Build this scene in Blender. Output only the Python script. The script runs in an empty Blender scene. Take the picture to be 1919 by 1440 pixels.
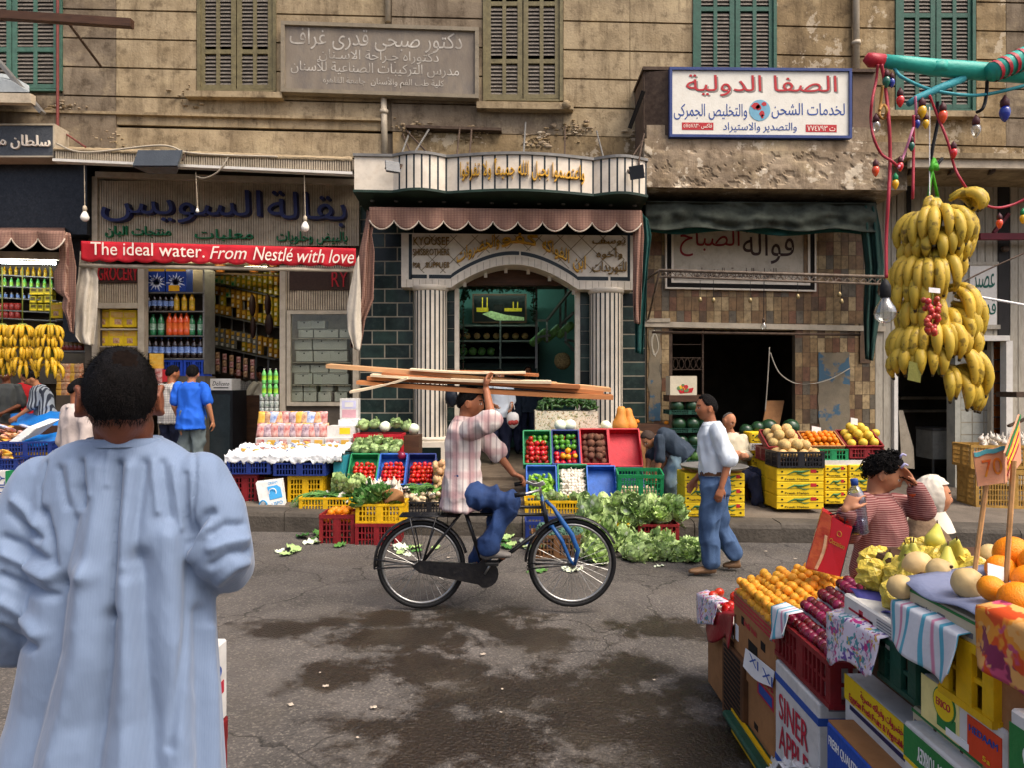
import bpy,bmesh,math,random,unicodedata
import numpy as np
from math import sin,cos,pi,radians,sqrt,exp,atan2
from mathutils import Vector,Matrix,noise,Euler
SC=bpy.context.scene
COL=SC.collection
RN=random.Random(11)
U=RN.uniform
# ------ camera, sky, sun, exposure
F,H,CX,CY=1300.0,1.75,959.5,720.0
cam=bpy.data.objects.new("camera",bpy.data.cameras.new("camera"))
COL.objects.link(cam)
cam.location=(0,0,H)
cam.rotation_euler=(pi/2,0,0)
cam.data.sensor_width=36
cam.data.lens=F/1919*36
cam.data.clip_start=0.05
cam.data.clip_end=400
SC.camera=cam
SUN_EL,SUN_AZ=radians(58),radians(130)
world=bpy.data.worlds.new("World")
SC.world=world
world.use_nodes=True
wn=world.node_tree
sky=wn.nodes.new("ShaderNodeTexSky")
sky.sky_type='NISHITA'
sky.sun_disc=False
sky.sun_elevation=SUN_EL
sky.sun_rotation=SUN_AZ
sky.air_density=0.6
sky.dust_density=6.0
sky.ozone_density=0.3
bgn=wn.nodes["Background"]
wn.links.new(sky.outputs[0],bgn.inputs[0])
bgn.inputs[1].default_value=0.15
sun=bpy.data.objects.new("sun",bpy.data.lights.new("sun",'SUN'))
COL.objects.link(sun)
sun.data.energy=.85
sun.data.angle=radians(40)
sun.data.color=(1.0,0.95,0.87)
sd=Vector((sin(SUN_AZ)*cos(SUN_EL),cos(SUN_AZ)*cos(SUN_EL),sin(SUN_EL)))
sun.rotation_euler=(-sd).to_track_quat('-Z','Y').to_euler()
sun.location=sd*30
SC.view_settings.view_transform='Standard'
SC.view_settings.look='None'
SC.view_settings.exposure=1.0
SC.view_settings.gamma=1
SC.cycles.max_bounces=6
SC.cycles.diffuse_bounces=3
SC.cycles.glossy_bounces=3
SC.cycles.transmission_bounces=6
SC.cycles.transparent_max_bounces=8
SC.cycles.caustics_reflective=False
SC.cycles.caustics_refractive=False
SC.cycles.use_adaptive_sampling=True
SC.cycles.adaptive_threshold=0.02
# ------ measuring helpers
RS=0.022
def P(px,py,Y):
 return Vector(((px-CX)*Y/F,Y,H-(py-CY)*Y/F))
def zroad(x):return-RS*x
PAVE=0.22
def zpave(x):return PAVE-RS*x
def PV(px,Y):
 x=(px-CX)*Y/F
 return(x,Y,zpave(x)+.004)
def G(px,py,up=0.0):
 Y=(H-up)*F/((py-CY)-RS*(px-CX))
 return P(px,py,Y)
YK=7.9
FD=11.0
# ------ materials
def lin(h):
 h=h.lstrip('#')
 out=[]
 for i in(0,2,4):
  c=int(h[i:i+2],16)/255
  out.append(c/12.92 if c<=0.04045 else((c+0.055)/1.055)**2.4)
 return(out[0],out[1],out[2],1)
def sc4(c,k):return(min(1,c[0]*k),min(1,c[1]*k),min(1,c[2]*k),1)
_M={}
def mat(name,hx,rough=0.65,var=0.22,scale=5.0,bump=0.15,bscale=45.0,metal=0.0,spec=0.35,hx2=None,emit=0.0,trans=0.0,rnd=0.0,stretch=None,ior=1.45,sss=0.0,dirt=0.0,dirtc='#2a241c',coat=0.0,contrast=0.5):
 if name in _M:return _M[name]
 m=bpy.data.materials.new(name)
 m.use_nodes=True
 nt=m.node_tree
 N,L=nt.nodes,nt.links
 b=N["Principled BSDF"]
 c=lin(hx)
 b.inputs['Roughness'].default_value=rough
 b.inputs['Metallic'].default_value=metal
 b.inputs['Specular IOR Level'].default_value=spec
 b.inputs['IOR'].default_value=ior
 if trans:b.inputs['Transmission Weight'].default_value=trans
 if coat:b.inputs['Coat Weight'].default_value=coat
 if sss:
  b.inputs['Subsurface Weight'].default_value=sss
  b.inputs['Subsurface Radius'].default_value=(0.01,0.004,0.002)
 if emit:
  b.inputs['Emission Color'].default_value=c
  b.inputs['Emission Strength'].default_value=emit
 tc=N.new('ShaderNodeTexCoord')
 mp=N.new('ShaderNodeMapping')
 L.new(tc.outputs['Object'],mp.inputs[0])
 if stretch:mp.inputs['Scale'].default_value=stretch
 colr=None
 if var or hx2:
  n1=N.new('ShaderNodeTexNoise')
  n1.inputs['Scale'].default_value=scale
  n1.inputs['Detail'].default_value=7
  n1.inputs['Roughness'].default_value=0.62
  L.new(mp.outputs[0],n1.inputs[0])
  rp=N.new('ShaderNodeValToRGB')
  w=0.24*(1-contrast)+0.02
  rp.color_ramp.elements[0].position=0.5-w-0.06
  rp.color_ramp.elements[1].position=0.5+w+0.06
  rp.color_ramp.elements[0].color=lin(hx2)if hx2 else sc4(c,1-var)
  rp.color_ramp.elements[1].color=c if hx2 else sc4(c,1+var*0.8)
  L.new(n1.outputs[0],rp.inputs[0])
  colr=rp.outputs[0]
 if dirt and colr is not None:
  n3=N.new('ShaderNodeTexNoise')
  n3.inputs['Scale'].default_value=scale*2.7
  n3.inputs['Detail'].default_value=9
  n3.inputs['Roughness'].default_value=0.7
  L.new(mp.outputs[0],n3.inputs[0])
  r3=N.new('ShaderNodeValToRGB')
  r3.color_ramp.elements[0].position=0.48
  r3.color_ramp.elements[1].position=0.72
  L.new(n3.outputs[0],r3.inputs[0])
  ml=N.new('ShaderNodeMath');ml.operation='MULTIPLY';ml.inputs[1].default_value=dirt
  L.new(r3.outputs[0],ml.inputs[0])
  mx=N.new('ShaderNodeMix');mx.data_type='RGBA'
  mx.inputs['B'].default_value=lin(dirtc)
  L.new(ml.outputs[0],mx.inputs['Factor'])
  L.new(colr,mx.inputs['A'])
  colr=mx.outputs['Result']
 if rnd:
  oi=N.new('ShaderNodeObjectInfo')
  hs=N.new('ShaderNodeHueSaturation')
  mr=N.new('ShaderNodeMapRange')
  mr.inputs['To Min'].default_value=1-rnd
  mr.inputs['To Max'].default_value=1+rnd
  L.new(oi.outputs['Random'],mr.inputs[0])
  L.new(mr.outputs[0],hs.inputs['Value'])
  mh=N.new('ShaderNodeMapRange')
  mh.inputs['To Min'].default_value=0.5+rnd*0.05
  mh.inputs['To Max'].default_value=0.5-rnd*0.05
  L.new(oi.outputs['Random'],mh.inputs[0])
  L.new(mh.outputs[0],hs.inputs['Hue'])
  if colr is not None:L.new(colr,hs.inputs['Color'])
  else:hs.inputs['Color'].default_value=c
  colr=hs.outputs[0]
 if colr is not None:L.new(colr,b.inputs['Base Color'])
 else:b.inputs['Base Color'].default_value=c
 if bump:
  n2=N.new('ShaderNodeTexNoise')
  n2.inputs['Scale'].default_value=bscale
  n2.inputs['Detail'].default_value=5
  L.new(mp.outputs[0],n2.inputs[0])
  bp=N.new('ShaderNodeBump')
  bp.inputs['Strength'].default_value=bump
  bp.inputs['Distance'].default_value=0.02
  L.new(n2.outputs[0],bp.inputs['Height'])
  L.new(bp.outputs[0],b.inputs['Normal'])
 _M[name]=m
 m["c"]=hx
 return m
def nodes_of(m):
 nt=m.node_tree
 return nt.nodes,nt.links,nt.nodes["Principled BSDF"]
# ------ mesh builder
class MB:
 def __init__(s,M=None):
  s.v,s.f,s.m,s.M=[],[],[],M
 def add(s,vs,fs,mi=0):
  o=len(s.v)
  if s.M is not None:s.v.extend([tuple(s.M@Vector(p))for p in vs])
  else:s.v.extend([tuple(p)for p in vs])
  for f in fs:s.f.append([i+o for i in f])
  s.m.extend([mi]*len(fs))
  return s
 def hexa(s,p,mi=0):
  s.add(p,[(0,3,2,1),(4,5,6,7),(0,1,5,4),(1,2,6,5),(2,3,7,6),(3,0,4,7)],mi)
  return s
 def box(s,x0,x1,y0,y1,z0,z1,mi=0):
  return s.hexa([(x0,y0,z1),(x1,y0,z1),(x1,y0,z0),(x0,y0,z0),(x0,y1,z1),(x1,y1,z1),(x1,y1,z0),(x0,y1,z0)],mi)
 def rbox(s,x0,x1,y0,y1,z0,z1,b=0.006,mi=0):
  b=min(b,(x1-x0)*.3,(y1-y0)*.3,(z1-z0)*.3)
  bm=bmesh.new()
  bmesh.ops.create_cube(bm,size=1)
  for v in bm.verts:
   v.co=Vector((x0 if v.co.x<0 else x1,y0 if v.co.y<0 else y1,z0 if v.co.z<0 else z1))
  bmesh.ops.bevel(bm,geom=list(bm.edges),offset=b,segments=1,affect='EDGES')
  bm.verts.index_update()
  s.add([v.co.copy()for v in bm.verts],[[v.index for v in f.verts]for f in bm.faces],mi)
  bm.free()
  return s
 def bar(s,a,b,w,t,mi=0,up=(0,0,1)):
  a,b=Vector(a),Vector(b)
  d=(b-a).normalized()
  u=Vector(up)
  if abs(d.dot(u))>.97:u=Vector((0,1,0))
  x=d.cross(u).normalized()*(w/2)
  y=x.cross(d).normalized()*(t/2)
  s.hexa([a-x+y,a+x+y,a+x-y,a-x-y,b-x+y,b+x+y,b+x-y,b-x-y],mi)
  return s
 def tube(s,pts,r,n=8,mi=0,cap=True,closed=False):
  pts=[Vector(p)for p in pts]
  k=len(pts)
  rs=r if isinstance(r,(list,tuple))else[r]*k
  vs,fs=[],[]
  prev=None
  for i,p in enumerate(pts):
   if closed:d=pts[(i+1)%k]-pts[i-1]
   else:d=pts[min(i+1,k-1)]-pts[max(i-1,0)]
   d=d.normalized()if d.length>1e-9 else Vector((0,0,1))
   if prev is None:
    u=Vector((0,0,1))if abs(d.z)<.9 else Vector((1,0,0))
    x=d.cross(u).normalized()
   else:
    x=(prev-d*prev.dot(d))
    x=x.normalized()if x.length>1e-6 else d.orthogonal().normalized()
   prev=x
   y=d.cross(x)
   rr=rs[i]
   ra,rb=rr if isinstance(rr,(tuple,list))else(rr,rr)
   for j in range(n):
    a=2*pi*j/n
    vs.append(p+x*(ra*cos(a))+y*(rb*sin(a)))
  for i in range(k if closed else k-1):
   i2=(i+1)%k
   for j in range(n):
    fs.append((i*n+j,i*n+(j+1)%n,i2*n+(j+1)%n,i2*n+j))
  if cap and not closed:
   fs.append(tuple(range(n-1,-1,-1)))
   fs.append(tuple((k-1)*n+j for j in range(n)))
  s.add(vs,fs,mi)
  return s
 def lathe(s,prof,n=16,mi=0,c=(0,0,0),cap=True,mis=None):
  vs,fs,ms=[],[],[]
  for r,z in prof:
   for j in range(n):
    a=2*pi*j/n
    vs.append((c[0]+r*cos(a),c[1]+r*sin(a),c[2]+z))
  for i in range(len(prof)-1):
   for j in range(n):
    fs.append((i*n+j,i*n+(j+1)%n,(i+1)*n+(j+1)%n,(i+1)*n+j))
    ms.append(mis[i]if mis else mi)
  if cap:
   fs.append(tuple(range(n-1,-1,-1)));ms.append(mis[0]if mis else mi)
   fs.append(tuple((len(prof)-1)*n+j for j in range(n)));ms.append(mis[-1]if mis else mi)
  o=len(s.m)
  s.add(vs,fs,mi)
  s.m[o:]=ms
  return s
 def ell(s,c,r,nu=12,nv=8,mi=0,fn=None):
  vs,fs=[],[]
  for i in range(nv+1):
   t=pi*i/nv
   for j in range(nu):
    a=2*pi*j/nu
    d=Vector((sin(t)*cos(a),sin(t)*sin(a),cos(t)))
    k=fn(d)if fn else 1
    vs.append((c[0]+d.x*r[0]*k,c[1]+d.y*r[1]*k,c[2]+d.z*r[2]*k))
  for i in range(nv):
   for j in range(nu):
    fs.append((i*nu+j,(i+1)*nu+j,(i+1)*nu+(j+1)%nu,i*nu+(j+1)%nu))
  s.add(vs,fs,mi)
  return s
 def grid(s,fn,nu,nv,mi=0,closed=False):
  vs=[fn(i/nu,j/nv)for j in range(nv+1)for i in range(nu+1)]
  fs=[(j*(nu+1)+i,j*(nu+1)+i+1,(j+1)*(nu+1)+i+1,(j+1)*(nu+1)+i)for j in range(nv)for i in range(nu)]
  s.add(vs,fs,mi)
  return s
 def sheet(s,fn,nu,nv,t=0.004,mi=0):
  b=len(s.v)
  s.grid(fn,nu,nv,mi)
  a=[Vector(p)for p in s.v[b:]]
  w=nu+1
  nr=[]
  for j in range(nv+1):
   for i in range(w):
    du=a[j*w+min(i+1,nu)]-a[j*w+max(i-1,0)]
    dv=a[min(j+1,nv)*w+i]-a[max(j-1,0)*w+i]
    q=du.cross(dv)
    nr.append(q.normalized()if q.length>1e-12 else Vector((0,0,1)))
  o=len(s.v)
  for p,q in zip(a,nr):s.v.append(tuple(p-q*t))
  k=len(a)
  for j in range(nv):
   for i in range(nu):
    s.f.append([o+j*w+i,o+(j+1)*w+i,o+(j+1)*w+i+1,o+j*w+i+1]);s.m.append(mi)
  ring=[i for i in range(w)]+[j*w+nu for j in range(1,nv+1)]+[nv*w+i for i in range(nu-1,-1,-1)]+[j*w for j in range(nv-1,0,-1)]
  for q in range(len(ring)):
   i0,i1=ring[q],ring[(q+1)%len(ring)]
   s.f.append([b+i1,b+i0,o+i0,o+i1]);s.m.append(mi)
  return s
 def prism(s,poly,fn0,fn1,mi=0):
  n=len(poly)
  vs=[fn0(*p)for p in poly]+[fn1(*p)for p in poly]
  fs=[tuple(range(n)),tuple(range(2*n-1,n-1,-1))]+[(i,i+n,(i+1)%n+n,(i+1)%n)for i in range(n)]
  s.add(vs,fs,mi)
  return s
 def mesh(s,name,mats,smooth=False):
  me=bpy.data.meshes.new(name)
  me.from_pydata(s.v,[],s.f)
  for m in(mats if isinstance(mats,(list,tuple))else[mats]):me.materials.append(m)
  me.polygons.foreach_set('material_index',s.m)
  if smooth is True:me.polygons.foreach_set('use_smooth',[True]*len(s.f))
  elif smooth:
   me.polygons.foreach_set('use_smooth',[k in smooth for k in s.m])
  me.update()
  bm=bmesh.new();bm.from_mesh(me)
  bmesh.ops.recalc_face_normals(bm,faces=bm.faces)
  bm.to_mesh(me);bm.free()
  return me
 def build(s,name,mats,parent=None,smooth=False):
  return link(name,s.mesh(name,mats,smooth),parent)
def link(name,me,parent=None):
 o=bpy.data.objects.new(name,me)
 COL.objects.link(o)
 if parent is not None:
  o.parent=parent
  o.matrix_parent_inverse=parent.matrix_basis.inverted()
 return o
def tag(o,label=None,cat=None,group=None,kind=None):
 if label:o['label']=label
 if cat:o['category']=cat
 if group:o['group']=group
 if kind:o['kind']=kind
 return o
def thing(name,label,cat,loc=(0,0,0),group=None):
 o=bpy.data.objects.new(name,None)
 COL.objects.link(o)
 o.location=loc
 o.empty_display_size=0.05
 return tag(o,label,cat,group)
def put(name,me,loc,rot=(0,0,0),sc=1.0,label=None,cat=None,group=None,M=None):
 o=bpy.data.objects.new(name,me)
 COL.objects.link(o)
 if M is not None:o.matrix_world=M
 else:
  o.location=loc;o.rotation_euler=rot
  o.scale=sc if isinstance(sc,(tuple,list))else(sc,sc,sc)
 return tag(o,label,cat,group)
def dup(root,loc=None,rot=None,label=None,group=None,M=None,sc=None):
 r=root.copy();COL.objects.link(r)
 if loc is not None:r.location=loc
 if rot is not None:r.rotation_euler=rot
 if sc is not None:r.scale=(sc,sc,sc)
 if M is not None:r.matrix_world=M
 if label:r['label']=label
 if group:r['group']=group
 for ch in list(root.children):
  c=ch.copy();COL.objects.link(c);c.parent=r
  for g in list(ch.children):
   d=g.copy();COL.objects.link(d);d.parent=c
 return r
SL=0.02
def fb(mb,x0,y0,x1,y1,Yf,Yb,mi=0,sl=None,ref=None):
 """a box whose front face covers a pixel rectangle of the photo at depth Yf and that runs straight back to Yb"""
 k=SL if sl is None else sl
 xm=(x0+x1)/2 if ref is None else ref
 q=[P(x0,y0+k*(x0-xm),Yf),P(x1,y0+k*(x1-xm),Yf),P(x1,y1+k*(x1-xm),Yf),P(x0,y1+k*(x0-xm),Yf)]
 return mb.hexa(q+[Vector((p.x,Yb,p.z))for p in q],mi)
def frame(mb,x0,y0,x1,y1,w,Yf,Yb,mi=0,sl=0.0,ref=None):
 """picture-frame of four butting bars, w pixels wide"""
 r=(x0+x1)/2 if ref is None else ref
 fb(mb,x0,y0,x1,y0+w,Yf,Yb,mi,sl,r);fb(mb,x0,y1-w,x1,y1,Yf,Yb,mi,sl,r)
 fb(mb,x0,y0+w,x0+w,y1-w,Yf+.001,Yb,mi,sl,r);fb(mb,x1-w,y0+w,x1,y1-w,Yf+.001,Yb,mi,sl,r)
# ------ lettering
_AR={}
for _c in range(0xFE80,0xFEFD):
 _d=unicodedata.decomposition(chr(_c))
 if _d:
  _p=_d.split()
  _AR[(''.join(chr(int(x,16))for x in _p[1:]),_p[0])]=chr(_c)
_RJ=set('اأإآدذرزوؤةىء')
def shape(s):
 """Arabic letters to their joined forms, in visual order"""
 if not any('\u0600'<=c<='\u06ff' for c in s):return s
 out,i=[],0
 isl=lambda c:'\u0621'<=c<='\u064a'
 prevjoin=False
 while i<len(s):
  c=s[i]
  if not isl(c)and c!='ـ':
   out.append(c);prevjoin=False;i+=1;continue
  if c=='ـ':
   out.append(c);i+=1;continue
  if c=='ل' and i+1<len(s)and s[i+1]in 'اأإآ':
   out.append(_AR[('ل'+s[i+1],'<final>' if prevjoin else '<isolated>')]);prevjoin=False;i+=2;continue
  nxt=i+1<len(s)and(isl(s[i+1])or s[i+1]=='ـ')and s[i+1]!='ء' and c not in _RJ
  form='<medial>' if prevjoin and nxt else '<final>' if prevjoin else '<initial>' if nxt else '<isolated>'
  out.append(_AR.get((c,form),c))
  prevjoin=nxt
  i+=1
 r=''.join(reversed(out))
 res,buf='',''
 for ch in r:
  if ch.isdigit():buf=ch+buf
  else:res+=buf+ch;buf=''
 return res+buf
_T={}
def glyphs(s,shear=0.0,bold=0.0):
 """the text as filled outlines in a unit box: list of (contours), each outer contour with its holes"""
 key=(s,shear,bold)
 if key in _T:return _T[key]
 cu=bpy.data.curves.new('lettering','FONT')
 cu.body=shape(s);cu.size=1;cu.shear=shear;cu.offset=bold;cu.resolution_u=3
 o=bpy.data.objects.new('lettering',cu)
 COL.objects.link(o)
 dg=bpy.context.evaluated_depsgraph_get()
 c2=o.evaluated_get(dg).to_curve(dg)
 loops=[]
 for sp in c2.splines:
  if sp.type=='BEZIER':
   pts,n=[],len(sp.bezier_points)
   for i in range(n):
    a,b=sp.bezier_points[i],sp.bezier_points[(i+1)%n]
    for t in(0,.33,.67):
     u=1-t
     q=a.co*u**3+a.handle_right*3*u*u*t+b.handle_left*3*u*t*t+b.co*t**3
     pts.append((q.x,q.y))
  else:pts=[(p.co.x,p.co.y)for p in sp.points]
  cl=[]
  for p in pts:
   if not cl or(abs(p[0]-cl[-1][0])+abs(p[1]-cl[-1][1]))>1e-5:cl.append(p)
  if len(cl)>2:loops.append(cl)
 o.evaluated_get(dg).to_curve_clear()
 bpy.data.objects.remove(o);bpy.data.curves.remove(cu)
 area=lambda l:sum(l[i-1][0]*l[i][1]-l[i][0]*l[i-1][1]for i in range(len(l)))/2
 def inside(p,l):
  c=False
  for i in range(len(l)):
   (x1,y1),(x2,y2)=l[i-1],l[i]
   if(y1>p[1])!=(y2>p[1])and p[0]<(x2-x1)*(p[1]-y1)/(y2-y1)+x1:c=not c
  return c
 A=[area(l)for l in loops]
 if not loops:return[]
 sg=1 if A[max(range(len(A)),key=lambda i:abs(A[i]))]>0 else-1
 outer=[i for i in range(len(loops))if A[i]*sg>0]
 holes={i:[]for i in outer}
 for i in range(len(loops)):
  if i in holes:continue
  c=[k for k in outer if inside(loops[i][0],loops[k])]
  if c:holes[min(c,key=lambda k:abs(A[k]))].append(i)
 xs=[p[0]for l in loops for p in l];ys=[p[1]for l in loops for p in l]
 x0,x1,y0,y1=min(xs),max(xs),min(ys),max(ys)
 nz=lambda l:[((p[0]-x0)/(x1-x0+1e-9),(p[1]-y0)/(y1-y0+1e-9))for p in l]
 _T[key]=[(nz(loops[i]),[nz(loops[h])for h in holes[i]])for i in outer]
 return _T[key]
from mathutils.geometry import tessellate_polygon
def letters(mb,s,O,UV,VV,depth=0.004,mi=0,shear=0.0,bold=0.0,back=None):
 """solid letters filling the parallelogram O + u*UV + v*VV; they stand out by depth along the normal"""
 O,UV,VV=Vector(O),Vector(UV),Vector(VV)
 n=UV.cross(VV).normalized()
 for k,(out,hs)in enumerate(glyphs(s,shear,bold)):
  d=depth+0.00025*(k%5)
  loops=[out]+hs
  flat=[p for l in loops for p in l]
  tris=tessellate_polygon([[Vector((p[0],p[1],0))for p in l]for l in loops])
  N=len(flat)
  vs=[O+UV*p[0]+VV*p[1]+n*d for p in flat]+[O+UV*p[0]+VV*p[1]for p in flat]
  fs=[tuple(t)for t in tris]
  b=0
  for l in loops:
   for i in range(len(l)):fs.append((b+i,b+(i+1)%len(l),N+b+(i+1)%len(l),N+b+i))
   b+=len(l)
  mb.add(vs,fs,mi)
 return mb
def ftext(mb,s,x0,y0,x1,y1,Y,depth=0.01,mi=0,sl=0.0,shear=0.0,bold=0.0):
 """lettering on a plane that faces the street, fitted to a pixel rectangle"""
 xm=(x0+x1)/2
 bl=P(x0,y1+sl*(x0-xm),Y);br=P(x1,y1+sl*(x1-xm),Y);tl=P(x0,y0+sl*(x0-xm),Y)
 return letters(mb,s,bl,br-bl,tl-bl,depth,mi,shear,bold)
# ------ shared materials
def plaster(name,a,b,c,streak=0.5,peel=0.0):
 m=mat(name,a,rough=.9,var=.2,scale=2.2,bump=.35,bscale=30,hx2=b,contrast=.3,spec=.15)
 N,L,bs=nodes_of(m)
 src=bs.inputs['Base Color'].links[0].from_socket
 tc=N.new('ShaderNodeTexCoord')
 def nz(scale,st,lo,hi,fac,col,src,det=8):
  mp=N.new('ShaderNodeMapping');mp.inputs['Scale'].default_value=st
  mp.inputs['Location'].default_value=(U(0,9),U(0,9),U(0,9))
  L.new(tc.outputs['Object'],mp.inputs[0])
  n=N.new('ShaderNodeTexNoise');n.inputs['Scale'].default_value=scale;n.inputs['Detail'].default_value=det
  n.inputs['Roughness'].default_value=.68
  L.new(mp.outputs[0],n.inputs[0])
  r=N.new('ShaderNodeMapRange');r.inputs['From Min'].default_value=lo;r.inputs['From Max'].default_value=hi
  r.inputs['To Max'].default_value=fac
  L.new(n.outputs[0],r.inputs[0])
  x=N.new('ShaderNodeMix');x.data_type='RGBA';x.inputs['B'].default_value=lin(col)
  L.new(r.outputs[0],x.inputs['Factor']);L.new(src,x.inputs['A'])
  return x.outputs['Result']
 src=nz(1.6,(2.2,2.2,.3),.5,.75,streak,c,src)
 src=nz(5,(1,1,1),.52,.68,.7,c,src)
 src=nz(1.1,(1,1,1.6),.52,.66,.5,'#c4b08a',src)
 src=nz(.8,(1,1,.7),.48,.66,.55,'#57493a',src)
 src=nz(7,(1.6,1.6,.25),.54,.72,.6,c,src)
 src=nz(24,(1,1,.6),.6,.72,.5,'#3a2d20',src,4)
 if peel:src=nz(3.4,(1,1,1),.58,.6,peel,'#d9cbb2',src,10)
 L.new(src,bs.inputs['Base Color'])
 return m
M_PLA=plaster('plaster_warm','#b3a181','#8b795c','#544634',.8)
M_PLB=plaster('plaster_grey','#8d7f6b','#6a5d4c','#42372a',.8)
M_PLC=plaster('plaster_brown','#a18b68','#756346','#433626',.85,.4)
M_PEEL=plaster('peeling_concrete','#b3a188','#7f6d55','#4a3b2b',.8,.6)
M_DARK=mat('dark_void','#17130f',rough=.9,var=.3)
M_SHADE=mat('shade_brown','#5a5145',rough=.9,var=.35,scale=3)  # shade put into the colour: dark brown for rooms, undersides and backings
M_GRANITE=mat('black_granite','#22252a',rough=.35,var=.5,scale=14,bump=.03,hx2='#121316',dirt=.35,dirtc='#4a4b4d')
M_GRANITE2=mat('grey_granite','#5a5d60',rough=.4,var=.4,scale=60,bump=.02,hx2='#34373a')
M_GREEN_SH=mat('green_shutter','#496a5a',rough=.6,var=.25,scale=9,dirt=.35,dirtc='#3b4238')
M_GREEN_SH2=mat('deep_green_shutter','#2d5747',rough=.55,var=.25,scale=9,dirt=.3,dirtc='#27352c')
M_OLIVE_SH=mat('olive_shutter','#6f6647',rough=.65,var=.3,scale=9,dirt=.45,dirtc='#3a3226')
M_SLATD=mat('shutter_slat_grey','#6f675c',rough=.7,var=.3,scale=12,dirt=.4)
M_WOODD=mat('dark_wood','#4a3120',rough=.6,var=.4,scale=4,stretch=(1,1,6))
M_IRON=mat('rusty_iron','#5a4a3c',rough=.7,var=.4,scale=12,metal=.3,hx2='#3a2c22')
M_STEEL=mat('dull_steel','#75736e',rough=.55,var=.25,scale=8,metal=.35)
M_REDP=mat('red_pipe','#733932',rough=.6,var=.25)
M_BEIGE=mat('beige_metal','#b3a791',rough=.55,var=.18,scale=4,dirt=.35,dirtc='#6b5d49')
M_BEIGED=mat('beige_rib','#b8a990',rough=.6,var=.25,scale=4,dirt=.4,dirtc='#5b4d3b')
M_NAVY=mat('navy_letters','#1f2450',rough=.45,var=.25,scale=9)
M_GREENL=mat('green_letters','#0f6a3c',rough=.4,var=.2)
M_REDL=mat('red_paint_letters','#b0252a',rough=.5,var=.15)
M_WHITE=mat('white_paint','#d9d4c8',rough=.55,var=.1,scale=6,dirt=.2,dirtc='#a0947f')
M_GOLD=mat('gold_letters','#c9962b',rough=.35,var=.3,scale=20,metal=.35,spec=.5)
M_MARBLE=mat('cream_marble','#d8cdb9',rough=.35,var=.14,scale=4,bump=.03,dirt=.3,dirtc='#a58f6d')
M_MARBLED=mat('dark_inlay','#1d2628',rough=.35,var=.3,bump=.03)
M_TILEG=mat('green_marble_tile','#22332d',rough=.32,var=.45,scale=5,bump=.05,hx2='#0f1a17',dirt=.25,dirtc='#5b6b62',rnd=.2)
M_GROUT=mat('pale_grout','#a39a85',rough=.8,var=.25)
M_BLACK=mat('black_rubber','#151515',rough=.6,var=.3,spec=.3)
def thin_glass(name,tint,lo,hi):
 m=mat(name,tint,rough=.04,var=0,bump=0)
 N,L,b=nodes_of(m)
 g=N.new('ShaderNodeBsdfGlossy');g.inputs['Roughness'].default_value=.04
 t=N.new('ShaderNodeBsdfTransparent');t.inputs['Color'].default_value=lin(tint)
 lw=N.new('ShaderNodeLayerWeight');lw.inputs['Blend'].default_value=.35
 r=N.new('ShaderNodeMapRange');r.inputs['To Min'].default_value=lo;r.inputs['To Max'].default_value=hi
 L.new(lw.outputs['Facing'],r.inputs[0])
 x=N.new('ShaderNodeMixShader');L.new(r.outputs[0],x.inputs[0]);L.new(t.outputs[0],x.inputs[1]);L.new(g.outputs[0],x.inputs[2])
 L.new(x.outputs[0],N['Material Output'].inputs['Surface'])
 return m
M_GLASS=thin_glass('window_glass','#f2f5f2',.04,.4)
M_CLEAR=thin_glass('clear_glass','#eef0ee',.06,.85)
M_TUBE=mat('lit_tube','#f2fbff',emit=30,var=0,bump=0)
M_TUBEG=mat('lit_greenish_tube','#d8fff0',emit=22,var=0,bump=0)
M_BULBW=mat('white_bulb_glass','#f3efe0',rough=.2,var=.05,bump=0,spec=.5)
M_SKIN=mat('skin','#9a6243',rough=.5,var=.16,scale=9,bump=.05,sss=.1)
M_SKIN2=mat('skin_light','#b37a57',rough=.5,var=.14,scale=9,bump=.05,sss=.1)
M_SKIN3=mat('skin_dark','#7d4a31',rough=.5,var=.2,scale=9,bump=.05,sss=.1)
M_HAIR=mat('black_hair','#0e0b0a',rough=.6,var=.5,scale=60,bump=.6,bscale=260,spec=.12)
M_EYE=mat('eye_white','#cfc6bb',rough=.25,var=.05,bump=0)
M_LIP=mat('lips','#7d4136',rough=.45,var=.1,bump=0)
M_CARD=mat('cardboard','#a07146',rough=.8,var=.18,scale=5,bump=.3,bscale=10,dirt=.35,dirtc='#6b4526')
M_CARDW=mat('white_carton','#cfccc4',rough=.6,var=.12,scale=4,bump=.4,bscale=9,dirt=.4,dirtc='#8b867c')
M_YELC=mat('yellow_carton','#e0bd1d',rough=.6,var=.14,scale=6,dirt=.2,dirtc='#8a6d1a')
M_PYEL=mat('yellow_plastic','#d9ab14',rough=.5,var=.18,scale=8,dirt=.2,dirtc='#6b5213')
M_PBLUE=mat('blue_plastic','#1c2f6e',rough=.5,var=.25,scale=8,dirt=.2,dirtc='#3a3f4d')
M_PBLUE2=mat('bright_blue_plastic','#2a5fb0',rough=.5,var=.25,scale=8,dirt=.2)
M_PRED=mat('maroon_plastic','#7c1c20',rough=.5,var=.25,scale=8,dirt=.2)
M_PRED2=mat('bright_red_plastic','#b81f2c',rough=.5,var=.18,scale=8,dirt=.15)
M_PGRN=mat('green_plastic','#1d7f4c',rough=.5,var=.22,scale=8,dirt=.15)
M_PGRND=mat('dark_green_plastic','#1d4637',rough=.5,var=.25,scale=8,dirt=.2)
M_PBLK=mat('black_plastic','#1c1c1f',rough=.5,var=.25)
M_PTEAL=mat('teal_sheet','#2f8e9c',rough=.5,var=.15,scale=4)
M_PAPER=mat('white_paper','#e6e4de',rough=.7,var=.05,scale=5)
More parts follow.
